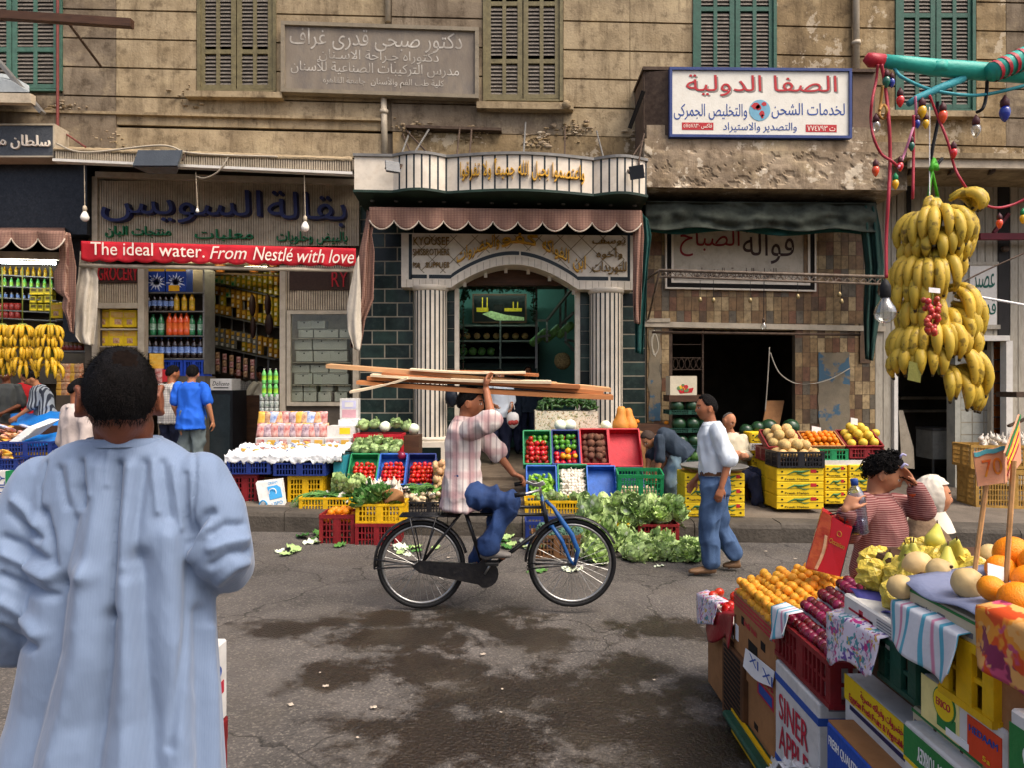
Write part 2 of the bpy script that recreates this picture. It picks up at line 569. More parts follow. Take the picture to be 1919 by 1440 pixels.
M_BROWNL=mat('dark_brown_letters','#37231c',rough=.6,var=.25)
M_BLUEL=mat('blue_letters','#24468a',rough=.5,var=.15)
# ------ road, kerb, pavement
def asphalt():
 m=mat('asphalt','#66605a',rough=.8,var=.3,scale=1.5,bump=.9,bscale=55,hx2='#393632',contrast=.25,spec=.4)
 N,L,b=nodes_of(m)
 src=b.inputs['Base Color'].links[0].from_socket
 tc=N.new('ShaderNodeTexCoord')
 v=N.new('ShaderNodeTexVoronoi');v.inputs['Scale'].default_value=95
 L.new(tc.outputs['Object'],v.inputs['Vector'])
 sp=N.new('ShaderNodeSeparateColor');L.new(v.outputs['Color'],sp.inputs[0])
 r=N.new('ShaderNodeMapRange');r.inputs['From Min'].default_value=.72;r.inputs['From Max'].default_value=1;r.inputs['To Max'].default_value=.3
 L.new(sp.outputs[0],r.inputs[0])
 x=N.new('ShaderNodeMix');x.data_type='RGBA';x.inputs['B'].default_value=lin('#a59b8c')
 L.new(r.outputs[0],x.inputs['Factor']);L.new(src,x.inputs['A'])
 def blob(px,py,rad,prev):
  g=G(px,py)
  d=N.new('ShaderNodeVectorMath');d.operation='DISTANCE'
  mp=N.new('ShaderNodeMapping');mp.inputs['Scale'].default_value=(.6,1,1)
  L.new(tc.outputs['Object'],mp.inputs[0])
  L.new(mp.outputs[0],d.inputs[0]);d.inputs[1].default_value=(g.x*.6,g.y,g.z)
  q=N.new('ShaderNodeMapRange');q.inputs['From Min'].default_value=0;q.inputs['From Max'].default_value=rad
  q.inputs['To Min'].default_value=1;q.inputs['To Max'].default_value=0
  L.new(d.outputs['Value'],q.inputs[0])
  if prev is None:return q.outputs[0]
  a=N.new('ShaderNodeMath');a.operation='MAXIMUM'
  L.new(prev,a.inputs[0]);L.new(q.outputs[0],a.inputs[1])
  return a.outputs[0]
 w=None
 for a in((700,1165,.55),(900,1160,.6),(1010,1200,.5),(790,1250,.6),(940,1300,.6),(1180,1260,.55),(1120,1370,.5),(820,1400,.5),(640,1270,.45),(1250,1180,.5),(520,1180,.4),(1300,1390,.7),(1100,1310,.8),(880,1380,.8),(760,1200,.7)):
  w=blob(*a,w)
 n=N.new('ShaderNodeTexNoise');n.inputs['Scale'].default_value=3.2;n.inputs['Detail'].default_value=10;n.inputs['Roughness'].default_value=.7
 L.new(tc.outputs['Object'],n.inputs[0])
 ad=N.new('ShaderNodeMath');ad.operation='ADD';sc_=N.new('ShaderNodeMath');sc_.operation='MULTIPLY_ADD';sc_.inputs[1].default_value=2.2;sc_.inputs[2].default_value=-.66;L.new(n.outputs[0],sc_.inputs[0]);L.new(w,ad.inputs[0]);L.new(sc_.outputs[0],ad.inputs[1])
 wm=N.new('ShaderNodeMapRange');wm.inputs['From Min'].default_value=.86;wm.inputs['From Max'].default_value=1.14
 L.new(ad.outputs[0],wm.inputs[0])
 mx=N.new('ShaderNodeMix');mx.data_type='RGBA';mx.blend_type='MULTIPLY';mx.inputs['B'].default_value=lin('#85786a')
 L.new(wm.outputs[0],mx.inputs['Factor']);L.new(x.outputs['Result'],mx.inputs['A'])
 vc=N.new('ShaderNodeTexVoronoi');vc.feature='DISTANCE_TO_EDGE';vc.inputs['Scale'].default_value=.75
 wn_=N.new('ShaderNodeTexNoise');wn_.inputs['Scale'].default_value=3;wn_.inputs['Detail'].default_value=6
 L.new(tc.outputs['Object'],wn_.inputs[0])
 ml_=N.new('ShaderNodeMix');ml_.data_type='RGBA';ml_.blend_type='LINEAR_LIGHT';ml_.inputs['Factor'].default_value=.22
 L.new(tc.outputs['Object'],ml_.inputs['A']);L.new(wn_.outputs['Color'],ml_.inputs['B']);L.new(ml_.outputs['Result'],vc.inputs['Vector'])
 rc=N.new('ShaderNodeMapRange');rc.inputs['From Min'].default_value=.009;rc.inputs['From Max'].default_value=.002;rc.inputs['To Max'].default_value=.75
 L.new(vc.outputs['Distance'],rc.inputs[0])
 xc=N.new('ShaderNodeMix');xc.data_type='RGBA';xc.inputs['B'].default_value=lin('#24211d');L.new(rc.outputs[0],xc.inputs['Factor']);L.new(mx.outputs['Result'],xc.inputs['A']);mx=xc
 n2=N.new('ShaderNodeTexNoise');n2.inputs['Scale'].default_value=1.7;n2.inputs['Detail'].default_value=9
 L.new(tc.outputs['Object'],n2.inputs[0])
 r2=N.new('ShaderNodeMapRange');r2.inputs['From Min'].default_value=.5;r2.inputs['From Max'].default_value=.75;r2.inputs['To Max'].default_value=.45
 L.new(n2.outputs[0],r2.inputs[0])
 y=N.new('ShaderNodeMix');y.data_type='RGBA';y.inputs['B'].default_value=lin('#4f473b')
 L.new(r2.outputs[0],y.inputs['Factor']);L.new(mx.outputs['Result'],y.inputs['A'])
 L.new(y.outputs['Result'],b.inputs['Base Color'])
 ro=N.new('ShaderNodeMapRange');ro.inputs['To Min'].default_value=.82;ro.inputs['To Max'].default_value=.38
 L.new(wm.outputs[0],ro.inputs[0]);L.new(ro.outputs[0],b.inputs['Roughness'])
 return m
M_ASPH=asphalt()
M_PAVE=mat('worn_pavement','#776d60',rough=.85,var=.3,scale=2.4,bump=.4,bscale=40,hx2='#544c42',contrast=.3,dirt=.3,dirtc='#39322a')
M_KERB=mat('dirty_kerb','#5c554b',rough=.85,var=.4,scale=2.5,bump=.5,bscale=30,hx2='#37322b',contrast=.4,dirt=.4,dirtc='#2b251e')
mb=MB()
mb.grid(lambda u,v:(-60+120*u,-30+(YK+30.02)*v,-RS*(-60+120*u)+.012*noise.noise(Vector((-60+120*u,(YK+30)*v,0))*1.7)),240,90)
tag(mb.build('road',M_ASPH),kind='structure')
mb=MB()
mb.grid(lambda u,v:(-60+120*u,YK+.3+12*v,zpave(-60+120*u)+.006*noise.noise(Vector((-60+120*u,12*v,3))*2)),240,20)
tag(mb.build('pavement',M_PAVE),kind='structure')
mb=MB()
x=-14.0
while x<14:
 ln=.95+U(-.1,.1)
 dy,dz=U(-.012,.012),U(-.012,.01)
 prof=[(YK+dy,-.1),(YK+dy,PAVE*.75+dz),(YK+dy+.02,PAVE*.93+dz),(YK+dy+.06,PAVE+dz),(YK+.32,PAVE+.006),(YK+.32,-.1)]
 mb.prism(prof,lambda a,b,x=x:(x,a,b-RS*x),lambda a,b,x=x,ln=ln:(x+ln-.008,a,b-RS*(x+ln)),0)
 x+=ln
tag(mb.build('kerb',M_KERB),kind='structure')
# ------ the apartment building above the shops
bld=thing('apartment_building','old stained plaster apartment building with grooved courses and louvred shutters above the shops','building',(0,FD,0))
SU=.024
YB=5.0
mb=MB()
def seg(x0,x1,ks,mi,Yf=FD,ref=960):
 for k in ks:
  y0=36+54*k
  fb(mb,x0,y0+1.6,x1,y0+52.4,Yf+U(0,.008),FD+.05,mi,SU,ref)
UP=range(-5,4)
seg(118,217,UP,1);seg(218,368,UP,0);seg(518,722,UP,0);seg(734,904,UP,1)
seg(1056,1180,UP,0);seg(1181,1298,UP,0);seg(1456,1597,UP,2);seg(1609,1678,UP,2);seg(1830,1885,UP,2);seg(1886,2150,UP,1);seg(-700,-72,UP,1)
seg(-700,217,[3],1);seg(218,722,[3],0);seg(734,1205,[3],1,FD+.02);seg(1600,2150,[3,4],2)
fb(mb,-700,254-22,217,300,FD-.03,FD+.05,1,SU,960);fb(mb,218,232+24,724,302,FD-.02,FD+.05,0,SU,960)
fb(mb,736,252,1205,330,FD-.01,FD+.05,2,SU,960)
fb(mb,-700,226,724,231,FD-.06,FD+.05,0,SU,960)
for a,b in((-700,-72),(116,370),(516,906),(1054,1300),(1455,1680),(1828,2150)):
 fb(mb,a,-420,b,250,FD+.05,FD+.45,1,SU,960)
for a,b in((-72,116),(370,516),(906,1054),(1300,1455),(1680,1828)):
 fb(mb,a,-420,b,-180,FD+.06,FD+.45,1,SU,960)
 fb(mb,a,150,b,250,FD+.06,FD+.45,1,SU,960)
fb(mb,-700,250,2150,420,FD+.05,FD+.45,3,0,960)
mb.build('wall',[M_PLA,M_PLB,M_PLC,M_SHADE],bld)
mb=MB();mb.box(-15,12,FD+.45,FD+9,4.6,12)
mb.build('rear_block',[M_SHADE],bld)
def window(x0,y0,x1,y1,ms,sl,rails,sill=None,jamb=M_OLIVE_SH):
 mb=MB()
 fb(mb,x0,y0,x1,y1,FD+.10,FD+.40,1,sl)
 fb(mb,x0-1,y0,x0+5,y1+4,FD-.02,FD+.09,0,0);fb(mb,x1-5,y0,x1+1,y1+4,FD-.02,FD+.09,0,0)
 fb(mb,x0+5,y1,x1-5,y1+4,FD-.01,FD+.09,0,sl)
 w=mb.build('window',[jamb,M_DARK],bld)
 xm=(x0+x1)/2
 for a,b in((x0+5,xm-1),(xm+1,x1-5)):
  m2=MB()
  st=9
  cols=[(a,a+st),((a+b)/2-3.5,(a+b)/2+3.5),(b-st,b)]
  for c0,c1 in cols:fb(m2,c0,y0,c1,y1,FD+.01,FD+.06,0,0)
  rl=[y0]+[r for r in rails if y0<r<y1]+[y1]
  for c0,c1 in((cols[0][1],cols[1][0]),(cols[1][1],cols[2][0])):
   for i,r in enumerate(rl):
    h=8
    ya,yb=(r,r+h)if i==0 else(r-h,r)if i==len(rl)-1 else(r-h/2,r+h/2)
    fb(m2,c0,ya,c1,yb,FD+.012,FD+.058,0,0)
   for i in range(len(rl)-1):
    y=rl[i]+9
    while y<rl[i+1]-9:
     q=[P(c0,y,FD+.052),P(c1,y,FD+.052),P(c1,y+4.6,FD+.018),P(c0,y+4.6,FD+.018)]
     m2.hexa([p+Vector((0,0,.008))for p in q]+q,1)
     y+=7.0
  m2.build('shutter',[ms,M_SLATD],w)
 if sill:
  m3=MB()
  fb(m3,sill[0],sill[1],sill[2],sill[3],FD-.14,FD+.05,0,sl)
  m3.build('sill',M_PLA,w)
window(-70,-180,114,165,M_GREEN_SH,.01,[-60,92],None,M_GREEN_SH)
window(370,-180,516,166,M_OLIVE_SH,.015,[-60,96],(345,170,528,181))
window(906,-180,1054,184,M_OLIVE_SH,.015,[6,114],(893,190,1075,203))
window(1300,-180,1455,160,M_GREEN_SH2,.01,[16],None,M_GREEN_SH2)
window(1680,-180,1828,203,M_GREEN_SH2,.01,[28,126],(1668,206,1842,217),M_GREEN_SH2)
mb=MB();mb.ell(P(1062,196,FD-.16),(.07,.06,.07),12,8);mb.build('sill_knob',M_PLA,bld,True)
def pipe(pts,r,m=M_BEIGE,name='drainpipe'):
 mb=MB();mb.tube(pts,r,10)
 for i in range(len(pts)-1):
  a,b=Vector(pts[i]),Vector(pts[i+1])
  for k in range(int((a-b).length/1.1)+1):
   p=a.lerp(b,min(1,(k+.3)*1.1/max(.01,(a-b).length)))
   d=(b-a).normalized()*.03
   mb.tube([p-d,p+d],r*1.35,10)
 mb.build(name,m,bld,True)
pipe([P(727,-220,FD-.05),P(727,40,FD-.05)],.045)
pipe([P(719,170,FD-.05),P(721,288,FD-.05)],.05)
pipe([P(1603,-220,FD-.05),P(1605,130,FD-.05)],.05)
pipe([P(1601,-200,FD-.03),P(1601,100,FD-.03)],.012,M_IRON,'cable')
mb=MB()
fb(mb,760,236,940,241,FD-.14,FD,0,.03)
mb.build('iron_bracket',M_IRON,bld)
for i,(a,b)in enumerate((((884,238),(880,292)),((805,240),(778,284)),((760,243),(800,285)),((985,229),(981,290)),((1059,237),(1058,292)),((1118,245),(1131,295)),((862,236),(856,294)),((768,246),(752,290)),((755,250),(770,288)))):
 mb=MB();mb.tube([P(*a,FD-.05),P(*b,FD-1.15)],.014,6);mb.build('tie_rod',M_STEEL if i%2 else M_IRON,bld)
RX=random.Random(4)
for cx_,cy_,n in((770,242,60),(885,250,50),(1010,262,60),(1075,240,40),(118,205,60),(213,262,20),(350,176,25),(1200,250,30)):
 mb=MB()
 for i in range(n):
  p=P(cx_+RX.gauss(0,18),cy_+RX.gauss(0,8),FD-.02)
  s=RX.uniform(.008,.03)
  mb.ell(p,(s*RX.uniform(.6,2.5),.02,s*RX.uniform(.4,1)),6,4,RX.randrange(2))
 mb.build('broken_render',[M_PLC,M_PEEL],bld)
mb=MB()
def room_side(px,y0=300,y1=1000,Y0=FD+.02,Y1=FD+5,w=.12):
 p=P(px,y0,FD);q=P(px,940,FD)
 mb.box(p.x-w,p.x+w,Y0,Y1,q.z-.3,p.z,0)
for px in(-420,172,672,1203,1648,2300):room_side(px)
mb.box(-15,12,FD+5,FD+5.2,-.5,5.3,0)
mb.build('partition_wall',[M_SHADE],bld)
# ------ cloth, plaid and other local materials
def plaid():
 m=mat('plaid_canvas','#8a6653',rough=.85,var=.2,scale=3,dirt=.4,dirtc='#54413a')
 N,L,b=nodes_of(m)
 src=b.inputs['Base Color'].links[0].from_socket
 tc=N.new('ShaderNodeTexCoord')
 for d,sc_,col,k in(('X',7,'#5e3530',.55),('Z',9,'#5e3530',.5),('X',19,'#d3b9a2',.3),('Z',22,'#4a2b2a',.35)):
  w=N.new('ShaderNodeTexWave');w.bands_direction=d;w.inputs['Scale'].default_value=sc_;w.inputs['Distortion'].default_value=.6
  w.inputs['Detail'].default_value=0
  L.new(tc.outputs['Object'],w.inputs[0])
  r=N.new('ShaderNodeMapRange');r.inputs['From Min'].default_value=.62;r.inputs['From Max'].default_value=.9;r.inputs['To Max'].default_value=k
  L.new(w.outputs['Fac'],r.inputs[0])
  x=N.new('ShaderNodeMix');x.data_type='RGBA';x.inputs['B'].default_value=lin(col)
  L.new(r.outputs[0],x.inputs['Factor']);L.new(src,x.inputs['A']);src=x.outputs['Result']
 L.new(src,b.inputs['Base Color'])
 return m
M_PLAID=plaid()
M_PIPING=mat('pale_piping','#b9ab98',rough=.8,var=.15)
M_DRAPEW=mat('dirty_white_canvas','#c3b9a6',rough=.85,var=.2,scale=3,dirt=.35,dirtc='#6f6353')
M_GCANV=mat('dark_green_canvas','#1d3b33',rough=.85,var=.35,scale=4,dirt=.5,dirtc='#2a2721')
M_GCANV2=mat('grimy_grey_canvas','#43473f',rough=1.0,spec=.02,var=.4,scale=4,dirt=.6,dirtc='#27241f')
M_TEALC=mat('teal_canvas','#14453f',rough=.8,var=.3,scale=5,dirt=.3)
M_REDBAN=mat('red_banner_cloth','#c3202c',rough=.55,var=.2,scale=4,bump=.5,bscale=7,dirt=.2,dirtc='#7a1a20')
M_CREAML=mat('cream_letters','#efe2cf',rough=.55,var=.05)
M_TEALW=mat('teal_room_paint','#5d8a80',rough=.8,var=.12,scale=2)
def drape(mb,Lp,Rp,Y,amp,nf,nu=24,nv=30,mi=0,t=.006,ph=0.,taper=False):
 """hanging cloth between two pixel polylines (left edge, right edge), pleated"""
 def at(pl,v):
  k=v*(len(pl)-1);i=min(int(k),len(pl)-2);f=k-i
  return(pl[i][0]*(1-f)+pl[i+1][0]*f,pl[i][1]*(1-f)+pl[i+1][1]*f)
 def fn(u,v):
  a,b=at(Lp,v),at(Rp,v)
  am=amp*(.35+.65*v)+(0 if not taper else 0)
  d=am*sin(u*nf*2*pi+ph+1.3*sin(v*3+ph))+.4*am*sin(u*nf*4.3*pi+v*5)
  x=a[0]*(1-u)+b[0]*u;y=a[1]*(1-u)+b[1]*u
  return P(x,y,Y+d)
 mb.sheet(fn,nu,nv,t,mi)
def awning(name,label,x0,x1,yt,y0,h0,hs,n,Yw,Yf,sl,mats,ywall):
 a=thing(name,label,'awning',P((x0+x1)/2,yt,Yw))
 xm=(x0+x1)/2
 mb=MB()
 def roof(u,v):
  p=P(x0+(x1-x0)*u,ywall,Yw);q=P(x0+(x1-x0)*u,yt+sl*(x0+(x1-x0)*u-xm),Yf)
  r=p.lerp(q,v)
  r.z-=.09*sin(pi*v)*(1+.3*sin(u*9))
  return r
 mb.sheet(roof,40,8,.006,0)
 mb.build('canopy',mats[0],a,True)
 mb=MB()
 def val(u,v):
  x=x0+(x1-x0)*u
  y=yt+sl*(x-xm)+(h0+hs*abs(sin(pi*n*u))**.75)*v
  return P(x,y,Yf-.008+.035*sin(u*n*2*pi+.6)*v+.02*sin(u*23)*v)
 mb.sheet(val,n*14,6,.006,0)
 v=mb.build('valance',mats[0],a,True)
 mb=MB()
 mb.tube([val(i/(n*14),1)+Vector((0,-.006,0))for i in range(n*14+1)],.011,6)
 mb.build('piping',M_PIPING,v,True)
 mb=MB();mb.tube([P(x0,yt+sl*(x0-xm)+2,Yf+.03),P(x1,yt+sl*(x1-xm)+2,Yf+.03)],.018,8)
 mb.build('bar',M_IRON,a,True)
 return a
# ------ left market shop
sh1=thing('market_shopfront','market shopfront clad in black granite at the left end of the street','shopfront',P(0,900,FD))
mb=MB()
fb(mb,-420,293,163,436,FD-.30,FD+.4,0,.01)
fb(mb,118,436,163,640,FD-.05,FD+.3,0,0)
mb.build('fascia',M_GRANITE,sh1)
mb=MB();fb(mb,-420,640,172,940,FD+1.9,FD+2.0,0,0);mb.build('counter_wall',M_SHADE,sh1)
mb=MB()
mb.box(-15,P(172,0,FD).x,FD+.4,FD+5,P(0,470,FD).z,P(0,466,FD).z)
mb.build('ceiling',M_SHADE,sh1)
sg=thing('stone_shop_sign','grey granite shop sign with raised white Arabic letters, cut by the left edge','sign',P(40,260,FD-.5))
mb=MB();fb(mb,-150,233,100,292,FD-.62,FD-.28,0,.0);mb.build('board',M_GRANITE2,sg)
mb=MB();frame(mb,-152,231,102,294,3,FD-.64,FD-.3,0);mb.build('frame',M_BEIGE,sg)
mb=MB();ftext(mb,'سلطان ماركت',-58,252,95,279,FD-.625,.03,0,.03,0,.01);mb.build('lettering',M_CREAML,sg)
awning('plaid_awning','brown plaid awning with scalloped edge over the left market shop',-330,122,431,0,14,21,9,FD-.28,FD-1.25,.008,[M_PLAID],426)
tb=thing('tube_lamp','long white fluorescent tube lit at the top of the left market shop','lamp',P(40,490,FD+.3))
mb=MB();mb.tube([P(-140,488,FD+.3),P(104,493,FD+.3)],.02,10);mb.build('tube',M_TUBE,tb,True)
mb=MB();fb(mb,-160,470,112,484,FD+.27,FD+.36,0,.02,0);mb.build('housing',M_BEIGE,tb)
mb=MB()
drape(mb,[(108,432),(112,490),(100,512),(104,545),(120,556),(116,575),(126,600),(130,620)],[(132,436),(143,500),(142,560),(140,600),(138,625)],FD-1.0,.05,1.5,18,40)
o=mb.build('gathered_drape',M_PLAID,None,True);tag(o,'brown plaid cloth gathered down at the right end of the left awning','awning drape')
mb=MB()
drape(mb,[(150,470),(146,520),(140,550),(136,585),(141,600),(141,630),(150,642)],[(168,482),(184,520),(184,560),(180,610),(176,648)],FD-.85,.06,1.3,18,40)
o=mb.build('gathered_drape',M_DRAPEW,None,True);tag(o,'dirty white canvas gathered at the left end of the red banner','awning drape')
# ------ grocery
sh2=thing('grocery_shopfront','grocery shopfront with ribbed beige panels and navy Arabic letters','shopfront',P(420,900,FD))
mb=MB()
x=104.0
while x<655:
 k=(x-104)/551
 yt,yb=280+19*k,296+24*k
 q=[P(x,yt,FD-1.1),P(x+2.6,yt,FD-1.1),P(x+2.6,yb,FD-1.1),P(x,yb,FD-1.1)]
 mb.hexa(q+[p+Vector((0,.03,0))for p in q],0)
 x+=4.4
def strip(a,b,c,d,Y0,Y1,mi):
 q=[P(*a,Y0),P(*b,Y0),P(*c,Y0),P(*d,Y0)]
 mb.hexa(q+[Vector((p.x,Y1,p.z))for p in q],mi)
strip((100,278),(658,297),(658,323),(100,299),FD-1.07,FD-1.03,1)
strip((98,296),(660,321),(660,326),(98,301),FD-1.13,FD-1.0,2)
q=[P(98,297,FD-1.05),P(660,322,FD-1.05),P(660,325,FD-1.05),P(98,300,FD-1.05)]
zt=P(0,300,FD).z
mb.hexa(q+[Vector((q[0].x,FD+.02,zt+.05)),Vector((q[1].x,FD+.02,zt+.02)),Vector((q[2].x,FD+.02,zt-.02)),Vector((q[3].x,FD+.02,zt))],1)
mb.build('canopy',[M_BEIGED,M_SHADE,M_WHITE],sh2)
mb=MB()
mb.sheet(lambda u,v:P(100+560*u,279+20*u-5*v-3*abs(noise.noise(Vector((u*30,v*3,1)))),FD-1.12+1.0*v),90,6,.02)
mb.build('canopy_sheet',M_PLA,sh2)
def ribs(mb,x0,y0,x1,y1,Y,pitch,mi=0,mb2=1,sl=0.0):
 fb(mb,x0,y0,x1,y1,Y+.02,Y+.05,mb2,sl)
 x=x0
 while x<x1-1:
  fb(mb,x,y0,x+pitch*.6,y1,Y,Y+.02,mi,0)
  x+=pitch
mb=MB()
ribs(mb,182,338,672,460,FD-.16,4.6)
fb(mb,178,328,672,338,FD-.24,FD-.1,2,.03)
fb(mb,172,330,182,470,FD-.2,FD+.1,1,0)
fb(mb,165,330,172,640,FD-.06,FD+.2,3,0)
mb.build('sign_panel',[M_BEIGED,M_BEIGED,M_BEIGE,M_SHADE],sh2)
for s,r,dp,m_,nm in(('بقالة',(506,362,652,426),.12,M_NAVY,'lettering'),('السويس',(197,357,494,420),.12,M_NAVY,'lettering')):
 mb=MB();ftext(mb,s,*r,FD-.16,dp,0,.02,0,.045);mb.build(nm,m_,sh2)
for s,r in(('منتجات البان',(200,424,322,446)),('معلبات',(367,430,476,452)),('بالبيض وحلويات',(520,434,652,458))):
 mb=MB();ftext(mb,s,*r,FD-.16,.05,0,.01,0,.02);mb.build('lettering',M_GREENL,sh2)
bn=thing('cloth_banner','red cloth banner with cream English slogan across the grocery front','banner',P(410,470,FD-.95))
YBN=FD-.95
def bfn(u,v,off=0.0):
 x=152+515*u
 top=451+14*u;bot=486+10*u+4*abs(sin(u*pi*15))
 return P(x,top+(bot-top)*v,YBN+.02*sin(u*17+v)+.012*sin(u*41)*v-off)
mb=MB();mb.sheet(bfn,150,6,.006);mb.build('cloth',M_REDBAN,bn,True)
def bent(s,x0,x1,yt,yb,sl,shear,bold):
 mb=MB();ftext(mb,s,x0,yt,x1,yb,YBN-.045,.004,0,sl,shear,bold)
 v=[]
 for p in mb.v:
  px=CX+p[0]*F/p[1];u=(px-152)/515;
  v.append((p[0],p[1]+.02*sin(u*17+.5)+.006,p[2]))
 mb.v=v;mb.build('lettering',M_CREAML,bn)
bent('The ideal water.',168,382,455,479,.027,0,.012)
bent('From',392,463,461,485,.027,.28,.008)
bent('Nestlé',475,548,463,488,.027,.28,.008)
bent('with',556,608,466,491,.027,.28,.008)
bent('love',616,664,468,493,.03,.28,.008)
mb=MB();mb.tube([P(150,497,YBN+.05),P(664,506,YBN+.05)],.03,8);mb.build('rail',M_BEIGE,bn,True)
mb=MB()
fb(mb,258,497,270,660,FD-.05,FD+.08,0,0);
fb(mb,183,567,258,577,FD-.06,FD+.06,0,0);fb(mb,258,660,270,940,FD-.04,FD+.08,0,0)
mb.build('post',M_BEIGE,sh2)
for r_ in((524,497,535,910),(172,500,183,940),(664,497,672,800)):mb=MB();fb(mb,*r_,FD-.045,FD+.08,0,0);mb.build('post',M_BEIGE,sh2)
M_BSP=mat('brown_sign_panel','#3c2b22',rough=.7,var=.3,scale=30)
mb=MB();ribs(mb,183,530,258,567,FD-.0,4.4);fb(mb,183,497,258,529,FD-.03,FD+.05,2,0);fb(mb,183,650,258,940,FD,FD+.1,1,0);mb.build('side_panel',[M_BEIGED,M_SHADE,M_BSP],sh2)
mb=MB();ribs(mb,535,497,664,580,FD-.01,4.4,0,1);fb(mb,543,503,655,543,FD-.03,FD-.011,2,0)
fb(mb,535,762,664,940,FD,FD+.1,1,0)
mb.build('side_panel',[M_BEIGED,M_SHADE,M_BSP],sh2)
mb=MB();ftext(mb,'GROCERY',184,499,259,525,FD-.03,.02,0,0,0,.02);ftext(mb,'RY',622,508,652,537,FD-.03,.02,0,0,0,.02);mb.build('lettering',M_REDL,sh2)
mb=MB();frame(mb,537,581,668,762,7,FD-.06,FD+.02);mb.build('display_frame',M_BEIGE,sh2)
mb=MB()
fb(mb,544,588,661,755,FD+.30,FD+.33,0,0)
for y in(633,678,722):fb(mb,544,y,661,y+2,FD+.03,FD+.3,1,0)
mb.build('display_shelf',[M_BEIGED,M_BEIGE],sh2)
mb=MB();fb(mb,544,588,661,755,FD-.02,FD-.015,0,0);mb.build('display_glass',M_GLASS,sh2)
mb=MB();fb(mb,183,577,258,650,FD+.28,FD+.3,0,0);fb(mb,183,615,258,618,FD+.02,FD+.28,1,0);fb(mb,183,648,258,652,FD+.02,FD+.28,1,0);mb.build('side_shelf',[M_SHADE,M_BEIGE],sh2)
mb=MB()
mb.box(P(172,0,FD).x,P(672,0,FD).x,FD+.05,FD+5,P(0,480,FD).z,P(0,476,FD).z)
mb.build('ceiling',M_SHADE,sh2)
tb=thing('tube_lamp','fluorescent tube inside the grocery behind the red banner','lamp',P(440,500,FD+1))
mb=MB();mb.tube([P(330,500,FD+.5),P(500,501,FD+.5)],.02,8);mb.build('tube',mat('warm_lit_tube','#fff3c8',emit=16,var=0,bump=0),tb,True)
# ------ greengrocer with marble columns
sh3=thing('greengrocer_shopfront','greengrocer shopfront with striped marble columns and an arched lintel','shopfront',P(960,900,FD))
def tiles(mb,x0,y0,x1,y1,Y,w,h,mi=0,mg=1,off=.5,sl=0.0):
 fb(mb,x0,y0,x1,y1,Y+.006,Y+.12,mg,sl)
 y,r=y0,0
 while y<y1-2:
  x=x0-(w*off if r%2 else 0)
  yb=min(y+h,y1)
  while x<x1-2:
   g_=1.2 if w>20 else.45;a,b=max(x,x0)+g_,min(x+w,x1)-g_
   if b-a>3:fb(mb,a,y+g_,b,yb-g_,Y+RX.uniform(-.003,.003),Y+.006,mi if not isinstance(mi,list)else RX.choice(mi),0)
   x+=w
  y+=h;r+=1
M_TG2=mat('green_marble_tile_light','#33473f',rough=.3,var=.5,scale=5,bump=.05,hx2='#1a2723')
M_TG3=mat('green_marble_tile_dark','#1a2623',rough=.3,var=.5,scale=6,bump=.05,hx2='#0e1513')
mb=MB()
tiles(mb,674,385,775,905,FD-.02,47,26,[0,2,3],1);tiles(mb,1165,470,1210,905,FD-.02,45,26,[0,2,3],1,0)
tiles(mb,838,540,852,905,FD-.02,14,25,[0,2,3],1,0);tiles(mb,1087,545,1106,905,FD-.02,19,25,[0,2,3],1,0)
fb(mb,672,355,1212,440,FD+.0,FD+.1,3,0)
mb.build('tiled_wall',[M_TILEG,M_GROUT,M_TG2,M_TG3],sh3)
mb=MB();fb(mb,852,540,860,905,FD-.04,FD+.12,0,0);fb(mb,1078,540,1087,905,FD-.04,FD+.12,0,0);mb.build('door_jamb',M_MARBLE,sh3)
def archy(x):
 if x<=845 or x>=1082:return 540+.012*(x-960)
 t=(x-963.5)/118.5
 return 540-45*(cos(t*pi/2))**.9+.012*(x-960)
YL=FD-.36
xs=[752+433*i/60 for i in range(61)]
poly=[(752,436),(1187,441)]+[(x,archy(x))for x in reversed(xs+[1187])]
mb=MB();mb.prism(poly,lambda a,b:P(a,b,YL),lambda a,b:Vector((P(a,b,YL).x,FD+.12,P(a,b,YL).z)))
ln=mb.build('lintel',M_MARBLE,sh3)
mb=MB()
def band(xa,xb,o1,o2,mi=0,n=20):
 for i in range(n):
  x0=xa+(xb-xa)*i/n;x1=xa+(xb-xa)*(i+1)/n
  q=[P(x0,archy(x0)-o1,YL-.004),P(x1,archy(x1)-o1,YL-.004),P(x1,archy(x1)-o2,YL-.004),P(x0,archy(x0)-o2,YL-.004)]
  mb.hexa(q+[p+Vector((0,.006,0))for p in q],mi)
band(770,800,24,17);band(804,846,24,17);band(846,973,25,18);band(976,1082,25,18);band(1082,1140,24,17);band(1144,1176,24,17)
fb(mb,766,438,772,523,YL-.004,YL,0,0);fb(mb,1176,440,1181,526,YL-.004,YL,0,0)
mb.build('inlay',M_MARBLED,ln)
mb=MB()
def dline(a,b):
 n=24
 for i in range(n):
  p0=(a[0]+(b[0]-a[0])*i/n,a[1]+(b[1]-a[1])*i/n);p1=(a[0]+(b[0]-a[0])*(i+1)/n,a[1]+(b[1]-a[1])*(i+1)/n)
  ok=all(774<p[0]<1174 and 440<p[1]<archy(p[0])-27 for p in(p0,p1))
  if ok:mb.bar(P(*p0,YL-.001),P(*p1,YL-.001),.012,.003,0,(0,1,0))
for k in range(-3,14):
 x=760+k*40
 dline((x,436),(x+100,536));dline((x+100,436),(x,536))
for x in range(762,1186,12):
 y=archy(x);mb.bar(P(x,y-15,YL-.001),P(x,y-1,YL-.001),.006,.003,0,(0,1,0))
mb.build('joint',mat('joint_brown','#8d7d63',rough=.8,var=.2),ln)
